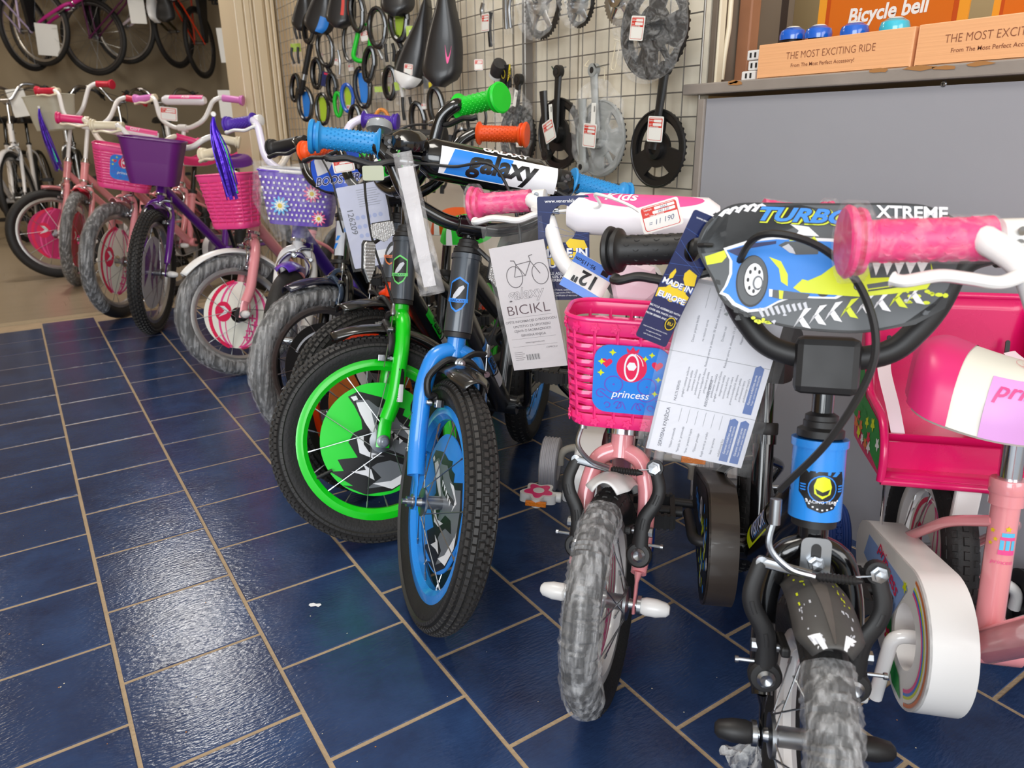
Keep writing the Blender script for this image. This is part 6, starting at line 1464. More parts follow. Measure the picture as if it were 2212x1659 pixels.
def crank(px, py, r, label, m, ring=True, arm=.155, arm_a=88, arm2=None, bagged=False, spider=5, dx=.03, teeth=38, ringm=None, guard=True):
    M = wallM(px, py, dx); t = empty('crankset', label, 'crankset', M, 'bicycle cranksets on the wire grid'); rm = ringm or m
    if guard:
        holes = []
        for k in range(3 if spider == 3 else 4):
            a = 2*pi*k/(3 if spider == 3 else 4)+.6; w0 = .80 if spider == 3 else .5
            pts = [(r*.82*cos(a+q), r*.82*sin(a+q)) for q in [w0*(j/6-.5)*1.6 for j in range(7)]]+[(r*.48*cos(a+q), r*.48*sin(a+q)) for q in [w0*(.5-j/6)*1.2 for j in range(7)]]
            holes.append(pts[::-1])
        MB().prism(circ(0, 0, r, 48), -.003, .003, rm, FL, holes=holes).tube([(r*.985*cos(2*pi*k/48), r*.985*sin(2*pi*k/48), .002) for k in range(48)], .003, rm, 6, closed=True).obj('chain_guard_ring', t)
    tp = []
    r2 = r*.93 if guard else r
    for k in range(teeth):
        for q, rr in ((.0, r2), (.25, r2*1.06), (.5, r2*1.06), (.75, r2)): a = 2*pi*(k+q)/teeth; tp.append((rr*cos(a), rr*sin(a)))
    MB().prism(tp, -.008, -.005, STEEL if m is CHR else BC, FL, holes=[circ(0, 0, r2*.78, 40)[::-1]]).obj('chainring', t)
    if not guard or spider == 5:
        sp = MB()
        for k in range(5):
            a = 2*pi*k/5+.3; sp.tube([(0, 0, -.002), (r*.45*cos(a), r*.45*sin(a), -.001), (r*.86*cos(a), r*.86*sin(a), -.004)], [(.014, .005), (.009, .004), (.007, .003)], m, 8, flat=(-sin(a), cos(a), 0))
        sp.obj('spider', t)
    MB().lathe([(.022, -.012), (.024, .0), (.022, .014), (.012, .016), (.010, .010), (0, .010)], m, (0, 0, 0), (0, 0, 1), 24).obj('hub_boss', t)
    def armf(cx, cy, a, L, z):
        d = V((cos(RD(a)), sin(RD(a)), 0)); c = V((cx, cy, z))
        o = MB().tube([c, c+d*L*.5, c+d*L], [(.0135, .0085), (.0105, .007), (.0130, .0065)], m, 14, flat=(-d.y, d.x, 0)).lathe([(.0150, -.007), (.0155, .0), (.0150, .007), (.0075, .0075), (.0070, .004), (0, .004)], m, c+d*L, (0, 0, 1), 22).obj('crank_arm', t)
        MB().lathe([(.0068, 0), (.0068, .0008), (0, .001)], BLKP, c+d*L+V((0, 0, .0072)), (0, 0, 1), 16).obj('pedal_hole', o)
    if arm: armf(0, 0, arm_a, arm, .012)
    if arm2: armf(arm2[0], arm2[1], arm2[2], arm2[3], .030)
    if bagged:
        def fn(u, v):
            a = 2*pi*u; k = sin(pi*v) ** .6; return (r*1.12*cos(a)*k*(1+.04*sin(5*a)), (r*1.1*sin(a)*k+arm*.25*k*(1 if sin(a) > 0 else .3)), -.01+.05*v+.004*sin(9*a))
        MB().grid(fn, 40, 12, SHF if bagged == 2 else BAG, closeu=True).obj('clear_bag', t)
    MB().tube([(0, arm+.012 if arm_a > 60 else .03, -.02), (0, arm+.004 if arm_a > 60 else .02, .02), (0, arm+.012 if arm_a > 60 else .03, .026)], .0018, HOOK, 6).obj('hook', t)
crank(1420, 322, .083, 'black crankset with wide guard ring, right one nearest the counter', BC, arm_a=82, arm=.165, spider=3)
crank(1297, 300, .088, 'pale grey crankset with two grey arms in torn film', GC, arm_a=96, arm=.155, arm2=(-.035, .09, -88, .155), bagged=True, ringm=GC, dx=.034)
crank(1208, 290, .088, 'black crankset hung left of the pale grey one', BC, arm_a=86, arm=.150, arm2=(-.03, .105, -84, .155), spider=3)
crank(1118, 296, .084, 'black crankset wrapped in clear film behind the green grip', BC, arm_a=80, arm=.150, bagged=2)
crank(1412, 62, .100, 'large black bagged crankset high above the right black one', BC, arm_a=110, arm=.0, bagged=2, spider=5, dx=.04)
crank(1338, -6, .050*1.1, 'chrome chainring without guard at the top edge of the picture', CHR, arm=.0, guard=False, dx=.03, teeth=40)
crank(1250, 8, .050, 'small silver chainring in clear bag at the top edge', STEEL, arm=.0, guard=False, bagged=True, dx=.03, teeth=34)
crank(1168, 12, .075, 'silver chainring with solid disc in clear bag, top middle', SILR, arm=.0, guard=False, bagged=True, dx=.035, teeth=44)
for (px, py, r_, lab) in ((1283, 148, 5, 'bent cream wire hook above the pale grey crankset'), (1330, 120, 0, 'looped cream wire hook right of the bent one')):
    M = wallM(px, py, .006); t = MB().tube(fillet([(-.02, .02, 0), (.0, .004, .03), (.03, .0, .03), (.045, .0, .004), (.045, -.03, .004)] if r_ else [(.0, .03, 0), (-.004, -.03, .01), (.010, -.034, .01), (.014, .03, .0), (.004, .034, .012)], .006), .0013, CREAM, 6).obj('wire_hook', None, M); tag(t, lab, 'hook', 'wire hooks on the grid')
# saddles hung nose up
def wsaddle(px, py, L, W_, rot, m, m2, label, deco=None, dx=.05, tilt=0):
    M = wallM(px, py, dx) @ MX.Rotation(RD(rot), 4, 'Z') @ MX.Rotation(RD(tilt), 4, 'Y') @ MX(((0, -1, 0, 0), (1, 0, 0, 0), (0, 0, 1, 0), (0, 0, 0, 1)))
    W_ *= .86; mb = MB(); fn = saddle_mb(mb, L, W_, m, m2, .052); o = mb.obj('hung_saddle', None, M); tag(o, label, 'saddle', 'saddles hung on the wire grid')
    if deco:
        mb = MB(); deco(mb, lambda u, v, h=.0012: tuple(V(fn(u, v))+V((0, 0, h)))); mb.obj('saddle_print', o)
    mb = MB(); mb.tube([(L*.3, -.02, .01), (0, -.025, -.012), (-L*.36, -.03, .006)], .0035, STEEL, 8).obj('rail', o, None); MB().tube([(L*.3, .02, .01), (0, .025, -.012), (-L*.36, .03, .006)], .0035, STEEL, 8).obj('rail', o)
def dz(mb, P, u0, u1, v0, v1, m, n=8): 
    vs_ = [P(u0+(u1-u0)*i/n, v0+(v1-v0)*j/n) for i in range(n+1) for j in range(n+1)]; mb.add(vs_, [(i*(n+1)+j, (i+1)*(n+1)+j, (i+1)*(n+1)+j+1, i*(n+1)+j+1) for i in range(n) for j in range(n)], m, True)
def d1(mb, P): dz(mb, P, .84, .998, .05, .95, WHT)
def d2(mb, P):
    vs_ = []; n = 14
    for i in range(n+1): t = i/n; u = .62+.15*sin(pi*t)*(1-.2*t); v = .24+.16*t; w_ = .026*sin(pi*t)+.004; vs_ += [P(u-w_, v), P(u+w_, v)]
    mb.add(vs_, [(2*i, 2*i+2, 2*i+3, 2*i+1) for i in range(n)], PPNK, True)
SADL = mat('black saddle leather', (34, 33, 35), .34, coat=.15)
wsaddle(905, 98, .275, .130, -19, SADL, WHT, 'black saddle with white tail hung beside the pink-marked one', d1)
wsaddle(962, 72, .30, .150, -6, SADL, SADL, 'plain black saddle with small pink curved mark', d2, dx=.08)
wsaddle(702, 8, .24, .15, -20, SADL, SADL, 'black and blue saddle at the top left of the wire grid', lambda mb, P: dz(mb, P, .7, .95, .1, .4, PBLU))
wsaddle(742, -6, .22, .14, -8, SADL, SADL, 'black saddle with red fleck, second from the top left', lambda mb, P: dz(mb, P, .55, .8, .3, .4, REDP), dx=.07)
wsaddle(662, 14, .20, .12, -12, SADL, REDR, 'small black saddle with red side next to the cream pillar', None)
wsaddle(860, -40, .22, .14, 0, SADL, SADL, 'black saddle whose rounded tail only just shows above the coiled locks')
# coiled locks, loops, tubes, cards
def coil(px, py, rx, ry, n, r, m, label, rot=0, card=None, barrel=None, dx=.03):
    rx *= 1.1; ry *= 1.12; r *= 1.75
    M = wallM(px, py, dx) @ MX.Rotation(RD(rot), 4, 'Z'); t = empty('cable_lock', label, 'lock', M, 'cable locks on the wire grid')
    P = [(rx*cos(2*pi*k/20)+.002*(k//20), ry*sin(2*pi*k/20), .0022*k/20*r/.004*2) for k in range(20*n+1)]
    MB().tube(P, r, m, 8).obj('cable', t)
    if card: MB().prism(rrect(rx*1.1, ry*1.55, .004, 3), -.002, -.001, card, FL).obj('backing_card', t)
    if barrel: MB().lathe([(.007, -.03), (.009, -.028), (.009, .028), (.007, .03)], barrel, (0, -ry-.012, .008), (.45, -1, 0), 14).obj('lock_barrel', t)
    MB().tube([(0, ry, -.03), (0, ry-.002, .02)], .0015, HOOK, 6).obj('hook', t)
BLL = mat('glossy black cable sleeve', (20, 20, 22), .2, coat=.7); BLB = mat('blue cable sleeve', (24, 92, 200), .3, coat=.5)
for a in ((705, 108, .030, .058, 4, .0040, BLL, 'thick black coiled cable lock near the pillar, upper', 6, None, BLKP), (758, 92, .026, .060, 3, .0035, BLL, 'black coiled cable lock hanging beside the green item', -4, None, None), (818, 62, .028, .055, 4, .0045, BLL, 'black coiled cable lock in front of the green item bag', 0, None, mat('silver lock body', (170, 170, 168), .3, .6)),
          (863, 44, .026, .056, 2, .0055, BLL, 'black cable loop lock with red tipped barrel', 0, mat('lime card', (176, 206, 40), .5), BLKP), (785, 190, .028, .062, 2, .0048, BLL, 'black oval cable lock around a blue and white card', 4, PBLU, mat('silver lock body')),
          (752, 212, .022, .045, 2, .0042, BLB, 'blue cable lock round a lime card', 2, mat('lime card'), None), (662, 225, .030, .062, 3, .0046, BLL, 'black cable lock around a blue card, lowest by the pillar', 0, PBLU, None), (698, 236, .026, .055, 2, .0042, BLL, 'black cable lock round a lime card, second from the pillar', 0, mat('lime card'), None),
          (732, 226, .014, .040, 2, .0042, GRNR, 'green cable lock between black and blue ones', 0, None, None), (826, 262, .024, .036, 1, .0040, mat('orange cable sleeve', (240, 150, 60), .4), 'single orange cable loop behind the handlebars', 0, None, None)):
    coil(*a)
def simple(name, label, cat, grp, mb, px, py, dx=.03, rot=0): o = mb.obj(name, None, wallM(px, py, dx) @ MX.Rotation(RD(rot), 4, 'Z')); return tag(o, label, cat, grp)
o = simple('air_pump', 'black hand pump with silver band slanting down beside the pillar', 'pump', None, MB().lathe([(.010, -.11), (.013, -.108), (.013, .10), (.008, .11)], BLKP, (0, 0, 0), (-.34, -1, 0), 18), 660, 150, .04)
MB().lathe([(.0136, .020), (.0136, .045)], STEEL, (0, 0, 0), (-.34, -1, 0), 18).obj('silver_band', o)
o = simple('boxed_repair_kit', 'small blue box with red patch among the locks', 'box', None, MB().box((0, 0, 0), (.034, .058, .026), PNAVY), 706, 172, .03, -14); MB().box((0, .022, .0135), (.018, .008, .001), PRED).obj('red_patch', o)
o = simple('bagged_bottle_cage', 'bright green bottle cage in clear bag', 'bottle cage', None, MB().tube(catmull([(-.022, .05, 0), (-.028, -.02, .01), (-.024, -.05, .02), (.0, -.06, .026), (.024, -.05, .02), (.03, -.01, .01), (.020, .055, 0), (.004, .07, 0)], 5), .0085, GRNR, 10), 785, 95, .03, -12)
def pouch(px, py, w_, h_, m, label, name='clear_pouch', rot=0, dx=.025, fill=None, card=None):
    def fn(u, v): x = (u-.5)*w_; y = (v-.5)*h_; return (x*(1+.08*sin(7*v)), y, .010*sin(pi*u)*sin(pi*min(1, v*1.1))+.0016*sin(19*u+11*v))
    M = wallM(px, py, dx) @ MX.Rotation(RD(rot), 4, 'Z'); o = MB().grid(fn, 14, 14, m).obj(name, None, M); tag(o, label, 'package', 'bagged parts on the wire grid')
    if card: MB().prism([(-w_*.45, h_*.12), (w_*.45, h_*.12), (w_*.45, h_*.46), (-w_*.45, h_*.46)], -.002, -.001, card, FL).obj('header_card', o)
    if fill: fill(o, w_, h_)
def fblk(n, m, r=.006):
    def f(o, w_, h_):
        rn = random.Random(int(w_*1e4)+n)
        for k in range(n): x = (k-(n-1)/2)*w_/n*.8; MB().tube(catmull([(x, -h_*.38, .004), (x+rn.uniform(-.01, .01), 0, .006), (x+rn.uniform(-.006, .006), h_*.3, .004)], 5), r, m, 8).obj('bagged_part', o)
    return f
LIME = mat('lime card', (176, 206, 40), .5); YEL = mat('yellow card', (226, 206, 50), .5)
for k, (px, py, rx, ry, n, m) in enumerate(((672, 62, .026, .05, 4, BLL), (688, 160, .024, .05, 4, BLL), (775, 30, .028, .055, 4, BLL), (800, 140, .022, .05, 3, BLL), (845, 180, .024, .045, 3, BLL), (690, 30, .024, .05, 3, BLL), (640, 190, .020, .05, 3, BLL), (770, 262, .024, .05, 3, BLL), (905, 262, .026, .05, 3, BLL), (870, 140, .018, .04, 3, BLL), (720, 190, .02, .045, 3, BLL), (944, 232, .024, .05, 3, BLL))):
    coil(px, py, rx*.8, ry, n, .0050, m, ('black cable lock coil among the goods, ' + ('just right of the red-sided saddle', 'under the coiled lock by the pillar', 'above the black coil by the green cage', 'under the green cage bag', 'left of the white-tailed saddle card', 'tucked under the two leftmost saddles', 'in the lowest corner by the pillar', 'below the oval lock with the blue card', 'behind the green handlebar bend', 'beneath the bag of black grips', 'between the blue box and the oval lock', 'under the pink-marked saddle tail')[k]), k*7 % 20-10, dx=.03)
for a in ((640, 118, .055, .10, BAG, 'lime and clear pouch at the left edge of the wire grid', LIME, 0, 2, BLKP), (648, 62, .06, .11, BAG, 'clear bag with black pads under the red-sided saddle', None, 0, 3, BLKP), (732, 132, .035, .13, SHF, 'narrow shiny pouch holding a silver tube', None, 0, 1, STEEL), (768, 96, .07, .15, BAG, 'large clear bag round the green bottle cage', None, -8, 0, BLKP),
          (843, 112, .06, .085, SHF, 'clear bag of two black grips below the coiled lock', None, 0, 2, BLKP), (826, 203, .066, .055, BAG, 'flat lime green package under the black grips bag', LIME, 0, 0, BLKP), (868, 200, .05, .08, BAG, 'lime and clear package behind the white-tailed saddle', LIME, 8, 1, WHT), (888, 86, .035, .09, BAG, 'lime topped package left of the white-tailed saddle', LIME, 0, 1, WHT),
          (930, 200, .05, .10, BAG, 'black and yellow carded package under the saddles', mat('black card', (26, 26, 28), .4), 0, 1, YEL), (880, 232, .06, .11, BAG, 'clear bag with a black brake lever behind the handlebars', None, 0, 2, BLKP), (1094, 205, .055, .15, BAG, 'black and yellow carded bag right of the green grip', mat('black card'), 0, 2, BLKP), (1100, 22, .05, .12, SHF, 'tall shiny bag of silver parts at the top', None, 0, 2, STEEL), (1048, 24, .028, .07, SHF, 'small clear bag with zinc bell part above a price card', None, 0, 1, STEEL), (1062, 60, .03, .13, BAG, 'dark narrow packet behind the uppermost price card', None, 0, 1, BLKP)):
    pouch(a[0], a[1], a[2], a[3], a[4], a[5], rot=a[7], card=a[6], fill=fblk(a[8], a[9]) if a[8] else None)
# black and yellow card detail
t = MB().prism([(-.026, -.02), (.026, .03), (.026, .045), (-.026, .045)], 0, .0006, mat('black card'), FL).obj('hanger_card', None, wallM(1092, 178, .045)); tag(t, 'black hanger card with yellow slash and round yellow badge', 'card')
mb = MB(); mb.flat([(.010, -.0), (.026, .018), (.026, .045), (.020, .045)], YEL, FL, .0008); ribbon(mb, [(-.010+.009*cos(q), .022+.011*sin(q)) for q in [2*pi*k/16 for k in range(17)]], .002, YEL, FL, .0009); put_text(mb, 'TOOL', .010, BLKP, FL, .018, .02, 1.1, .001, .02); mb.obj('card_print', t)
o = simple('bar_tape_roll', 'dark roll of bar tape on a peg above the green grip', 'bar tape', None, MB().lathe([(.008, -.022), (.019, -.02), (.021, 0), (.019, .02), (.008, .022)], mat('marbled black tape', (52, 50, 50), .4, vary=.5, vscale=60), (0, 0, 0), (.9, .75, .2), 22), 1076, 148, .05)
MB().lathe([(.0195, -.028), (.0195, -.019)], WHT, (0, 0, 0), (.9, .75, .2), 22).obj('white_end', o)
# hanging brake callipers, a row of black mechanisms seen behind the handlebars
def calhang(px, py, label, s=1., rot=0):
    M = wallM(px, py, .03) @ MX.Rotation(RD(rot), 4, 'Z') @ MX.Scale(s, 4); t = empty('brake_caliper', label, 'brake caliper', M, 'brake calipers hung on the grid')
    for q in (1, -1): MB().tube(catmull([(0, .03, 0), (q*.022, .020, .0), (q*.030, -.01, 0), (q*.026, -.040, 0), (q*.018, -.055, 0)], 5), [(.006, .004)]*21, BC, 8).obj('arm', t); MB().box((q*.016, -.056, .004), (.012, .030, .012), BLKP).obj('pad', t)
    MB().lathe([(.007, 0), (.007, .01), (.003, .012)], STEEL, (0, .03, .004), (0, 0, 1), 12).obj('bolt', t); MB().tube([(0, .03, -.02), (0, .075, .0)], .0014, HOOK, 6).obj('hook', t)
for k, (px, py, lb) in enumerate(((968, 262, 'black brake caliper hung leftmost under the saddles'), (1000, 300, 'black brake caliper just left of the orange grip'), (1030, 246, 'black brake caliper directly below the green grip'), (1010, 372, 'black brake caliper showing under the crossbar pad'), (1070, 372, 'black brake caliper right of the long clear sleeve'), (948, 372, 'black brake caliper low on the grid behind the blue bicycle'), (1130, 412, 'lowest black brake caliper behind the blue grip'))): calhang(px, py, lb, .95, (k*13) % 20-10)
for a in ((719, 28, 'price card under the second saddle from the top left', .038), (845, 27, 'price card beside the black cable loop lock', .026, 0), (787, 78, 'orange-faced price card stuck on the bag with the green cage', .030, 8), (755, 236, 'price card on the blue cable lock', .027, -8), (882, 150, 'price card on the white-tailed saddle', .030, -8, .11), (836, 168, 'price card below the bag of black grips', .036, 4), (758, 146, 'small pale price card behind the coiled lock', .022, 8), (694, 120, 'narrow price card on the black coiled lock', .018, -6), (728, 134, 'price card on the silver tube pouch', .022, -20),
          (1048, 49, 'uppermost price card on the right grid panel', .040, -3), (1034, 140, 'price card beside the bar tape roll', .026, 0), (915, 230, 'narrow price card above the handlebars', .016, 0), (1186, 283, 'tilted price card on the black crankset left of the grey one', .046, 22, .08), (1273, 293, 'price card on the pale grey crankset', .048, -5, .085), (1415, 279, 'price card on the wide black crankset nearest the counter', .046, -3, .08), (1376, 61, 'price card on the large bagged crankset', .042, -8, .09), (1122, 302, 'price card half hidden behind the orange grip', .034, 0, .07), (1080, 402, 'lowest price card, below the crossbar pad', .036, 0, .04)):
    wall_tag(a[0], a[1], a[2], a[3], a[4] if len(a) > 4 else 0, a[5] if len(a) > 5 else .055)
for a in ((1282, 247, 'narrow white barcode label on the pale grey crankset', .016, .050, -2), (1190, 247, 'narrow white barcode label on the black crankset', .014, .048, 6), (1113, 212, 'narrow white barcode label on the film-wrapped crankset', .014, .042, -16)):
    o = MB().prism(rrect(a[3], a[4], .001, 2), 0, .0005, PAPER, FL).obj('barcode_label', None, wallM(a[0], a[1], .078) @ MX.Rotation(RD(a[5]), 4, 'Z')); tag(o, a[2], 'label', 'narrow barcode labels')
    mb = MB(); [mb.box((a[3]*.22, a[4]*(.12+.022*k), .0007), (a[3]*.3, a[4]*.010, .0002), BLKP) for k in range(12)]; mb.obj('label_print', o)
# ================================================================ tags, papers and wrappers hanging on the bicycles
def tagM(px, py, depth, roll=0., yaw=0., pitch=0.):
    """place a card: distance along the camera's axis, facing the aisle, turned by yaw, hanging at an angle"""
    p = V((0, 0, CAMZ)) + (FW + RGT*((px-1106)/FPX) - UPV*((py-829.5)/FPX))*depth
    n = V((-p.x, -p.y, 0)).normalized(); n = MX.Rotation(RD(yaw), 3, 'Z') @ n; z = V((0, 0, 1)); x = z.cross(n)
    M = MX(((x.x, 0, n.x, p.x), (x.y, 0, n.y, p.y), (x.z, 1, n.z, p.z), (0, 0, 0, 1)))
    return M @ MX.Rotation(RD(roll), 4, 'Z') @ MX.Rotation(RD(pitch), 4, 'X')
def card(name, M, w_, h_, label, cat, m=PAPER, r=.003, t=.0007, grp=None, bend=0.):
    if bend:
        def fn(u, v): return ((u-.5)*w_, (v-.5)*h_, bend*cos((v-.5)*2.4)+.3*bend*sin(u*3))
        o = MB().grid(fn, 8, 20, m).obj(name, None, M, thick=t)
    else: o = MB().prism(rrect(w_, h_, r, 4), -t, 0, m, FL).obj(name, None, M)
    return tag(o, label, cat, grp)
def pcard(px, py, dep, w_, h_, roll, yaw, label, hw):
    o = card('price_card', tagM(px, py, dep, roll, yaw), w_, h_, label, 'price tag'); mb = MB(); price(mb, FL, w_, h_, hw); mb.obj('card_print', o)
pcard(1427, 466, .90, .050, .034, 17, 0, 'price card handwritten 11 190 stuck on the white and pink bar pad', (('2665', .12, .31, .15), ('PRI 120', .10, .18, .13), ('= 11 190', 0, -.16, .26)))
pcard(1788, 581, .712, .056, .036, -22, 0, 'price card handwritten 10 500 stuck on the monster car plate', (('TURBO', .10, .18, .13), ('= 10 500', 0, -.16, .26)))
pcard(742, 357, 1.66, .048, .030, 8, 0, 'price card on the blue oval number plate', None)
pcard(364, 246, 3.45, .075, .060, -6, 0, 'price card hanging from the white pad behind the purple basket', None)
# european origin hang tags
NAV = mat('navy printed card', (22, 34, 84), .22, coat=.5); NAV2 = mat('pale navy print', (58, 92, 170), .3)
def euro(px, py, dep, w_, h_, roll, yaw, label, badge):
    M = tagM(px, py, dep, roll, yaw); hole = circ(0, h_*.24, w_*.27, 26, w_*.36)[::-1]
    t = MB().prism(rrect(w_, h_, .003, 4), -.0006, 0, NAV, FL, holes=[hole]).obj('hang_tag', None, M); tag(t, label, 'hang tag', 'navy origin hang tags')
    mb = MB(); rn = random.Random(2)
    for k in range(5): ribbon(mb, [(-w_*.48, h_*(.0+.09*k)), (w_*.48, h_*(.08+.07*k*rn.random()))], .0003, NAV2, FL, .0002)
    Yl = PGOLD
    mb.flat([(-w_*.34, h_*.02), (-w_*.26, h_*.07), (-w_*.20, h_*.05), (-w_*.22, h_*.0), (-w_*.32, -h_*.02)], Yl, FL, .0003)
    mb.flat([(w_*.04, h_*.06), (w_*.12, h_*.10), (w_*.40, h_*.08), (w_*.47, h_*.0), (w_*.2, -h_*.02), (w_*.08, h_*.02)], Yl, FL, .0003)
    mb.flat([(-w_*.48, -h_*.10), (-w_*.3, -h_*.08), (-w_*.0, -h_*.06), (w_*.3, -h_*.07), (w_*.47, -h_*.09), (w_*.45, -h_*.16), (w_*.2, -h_*.15), (w_*.0, -h_*.17), (-w_*.26, -h_*.15), (-w_*.46, -h_*.17)], Yl, FL, .0003)
    mb.flat([(-w_*.2, -h_*.03), (w_*.3, -h_*.03), (w_*.34, -h_*.09), (-w_*.3, -h_*.09)], Yl, FL, .00025)
    for (tx, y, s_) in (('MADE IN', -.035, .30), ('EUROPE', -.135, .30)):
        put_text(mb, tx, w_*s_*.80, NAV2, FL, .0006, h_*y-.0006, 0, .0005, .05); put_text(mb, tx, w_*s_*.78, PWHT, FL, 0, h_*y, 0, .0008, .028)
    for k, tx in enumerate(('BICYCLE ASSEMBLED WITH', 'OVER 60% PARTS ORIGIN', 'FROM SERBIA AND EUROPE')): put_text(mb, tx, w_*.080, PWHT, FL, -w_*.02, h_*(-.235-.033*k), 0, .0005, .01)
    for k, tx in enumerate(('Grips from Poland, saddle from Serbia,', 'non-aggressive PAK free', 'with Certificate of warranty')): put_text(mb, tx, w_*.050, PWHT, FL, -w_*.03, h_*(-.40-.028*k), 0, .0005, 0)
    put_text(mb, 'www.venerabike.com', w_*.092, PWHT, FL, w_*.05, h_*.455, 0, .0005, .005)
    if badge: mb.flat(circ(w_*.30, -h_*.32, w_*.17, 20, w_*.22), PBLK, FL, .0009); ribbon(mb, [(w_*(.30+.14*cos(q)), -h_*.32+w_*.19*sin(q)) for q in [2*pi*k/20 for k in range(21)]], .0008, PGOLD, FL, .0011); put_text(mb, 'EU', w_*.14, PGOLD, FL, w_*.30, -h_*.32, 0, .0012, .01)
    mb.obj('tag_print', t)
euro(1218, 538, 1.07, .075, .152, 2, -6, 'navy and yellow Made in Europe hang tag behind the white riser', False)
euro(1468, 606, .765, .036, .144, -22, 10, 'narrow tilted Made in Europe hang tag between basket and number plate', True)
# wheel size tag wrapped round the riser
M = tagM(1268, 603, .955, -28, -8, 0); t = card('size_tag', M, .058, .050, 'white and blue wheel size tag with upside down 12 inch mark on the white riser', 'hang tag', PAPER, bend=-.006)
BL3 = mat('print cornflower', (92, 140, 226), .4)
def wps(x, y, h): v = y/.050+.5; u = x/.058+.5; return (x, y, -.006*cos((v-.5)*2.4)-.0018*sin(u*3)+.0006+h)
mb = MB(); wpatch(mb, wps, -.029, .029, .010, .025, BL3, 0); wpatch(mb, wps, -.029, .029, -.025, -.014, BL3, 0)
put_text(mb, '12"', .026, PBLK, (V((0, 0, 0)),)*4, -.004, -.003, pi, .0005, .03, warp=wps); put_text(mb, '95-115cm', .0075, PBLK, (V((0, 0, 0)),)*4, -.012, .0165, pi, .0005, .01, warp=wps)
wpatch(mb, wps, .012, .022, .013, .020, PBLK, .0005, 3); mb.obj('tag_print', t)
# booklet in its clear sleeve on the blue bicycle
BKP = mat('grey white booklet', (212, 206, 208), .5); w_, h_ = .090, .192
M = tagM(1141, 664, 1.10, 12, -22); t = empty('manual_booklet', 'pale grey bicycle manual booklet lettered BICIKL in a clear sleeve', 'booklet', M)
MB().prism([(-w_/2, -h_/2), (w_/2, -h_/2), (w_/2, h_/2), (-w_/2, h_/2)], -.0016, 0, BKP, FL).obj('booklet', t)
mb = MB(); mg = mat('booklet ink', (96, 88, 92), .5)
for cx in (-.012, .030): ribbon(mb, [(cx+.013*cos(q), .048+.016*sin(q)) for q in [2*pi*k/24 for k in range(25)]], .0012, mg, FL, .0003)
ribbon(mb, [(-.012, .048), (-.006, .066), (.018, .068), (.030, .048)], .0012, mg, FL, .0004); ribbon(mb, [(-.006, .066), (.006, .048), (.018, .068)], .0012, mg, FL, .0004); ribbon(mb, [(-.012, .048), (.006, .048)], .001, mg, FL, .0004)
ribbon(mb, [(-.006, .066), (-.008, .072), (-.014, .073)], .0014, mg, FL, .0004); ribbon(mb, [(.018, .068), (.017, .076), (.023, .077)], .0012, mg, FL, .0004)
put_text(mb, 'galaxy', .024, mg, FL, 0, .020, 0, .0003, .018, .25); put_text(mb, 'galaxy', .024, BKP, FL, 0, .020, 0, .0006, .0, .25); put_text(mb, 'BICIKL', .0215, mat('booklet maroon', (84, 58, 66), .5), FL, 0, -.002, 0, .0003, -.01, 0, 1.15)
for k, tx in enumerate(('OPŠTE INFORMACIJE O PROIZVODU', 'UPUTSTVO ZA UPOTREBU', 'IZJAVA O SAOBRAZNOSTI', 'SERVISNA KNJIGA')): put_text(mb, tx, .0052, mg, FL, 0, -.020-.0075*k, 0, .0003, .006)
put_text(mb, 'www.megadeteka.com', .0035, mg, FL, 0, -.054, 0, .0003); put_text(mb, 'CAPRIOLO', .0038, mg, FL, .026, -.064, 0, .0003, 0, .3)
for y in (-.0135, -.047, -.059): ribbon(mb, [(-.038, y), (.036, y)], .0003, mg, FL, .0003)
for k in range(14): mb.box((-.018+k*.0016, -.077, .0003), (.0004+.0006*(k % 3 == 0), .009, .0001), PBLK)
for k in range(5): ribbon(mb, [(-.038, -.068-.003*k), (-.024+.003*(k % 2), -.068-.003*k)], .0006, mg, FL, .0003)
mb.obj('booklet_print', t)
def slv(nm, par, a, b, zz=.004, dy=.0, m=SLEEVE):
    def fn(u, v): return ((u-.5)*a, (v-.5)*b+dy, zz+.0016*sin(9*u+4*v)+.001*sin(23*v))
    return MB().grid(fn, 10, 14, m).obj(nm, par)
slv('clear_sleeve', t, .100, .215, .003, .022)
# service sheet
w_, h_ = .114, .212
M = tagM(1545, 812, .835, -9.5, 6); t = empty('service_sheet', 'large white service form with blue print boxes in a clear sleeve beside the pink basket', 'paper sheet', M)
MB().prism([(-w_/2, -h_/2), (w_/2, -h_/2), (w_/2, h_/2), (-w_/2, h_/2)], -.0006, 0, mat('form paper', (226, 226, 234), .5), FL).obj('sheet', t)
mb = MB(); bl = mat('form blue', (92, 118, 176), .5)
ribbon(mb, [(-w_*.485, -h_/2), (-w_*.485, h_/2)], .003, GRYL, FL, .0003); ribbon(mb, [(-w_/2, h_*.485), (w_/2, h_*.485)], .003, GRYL, FL, .0003)
for y in (-.105+.062, -.105+.125): ribbon(mb, [(-w_/2, y), (w_/2, y)], .0004, GRY, FL, .0003)
put_text(mb, 'SERVISNA KNJIŽICA', .0058, PTXT, FL, -w_*.37, -.074, pi/2, .0003, .012); put_text(mb, 'NULTI SERVIS:', .0042, PTXT, FL, -w_*.33, -.026, pi/2, .0003, .01); put_text(mb, 'REDOVAN SERVIS:', .0042, PTXT, FL, -w_*.02, -.022, pi/2, .0003, .01)
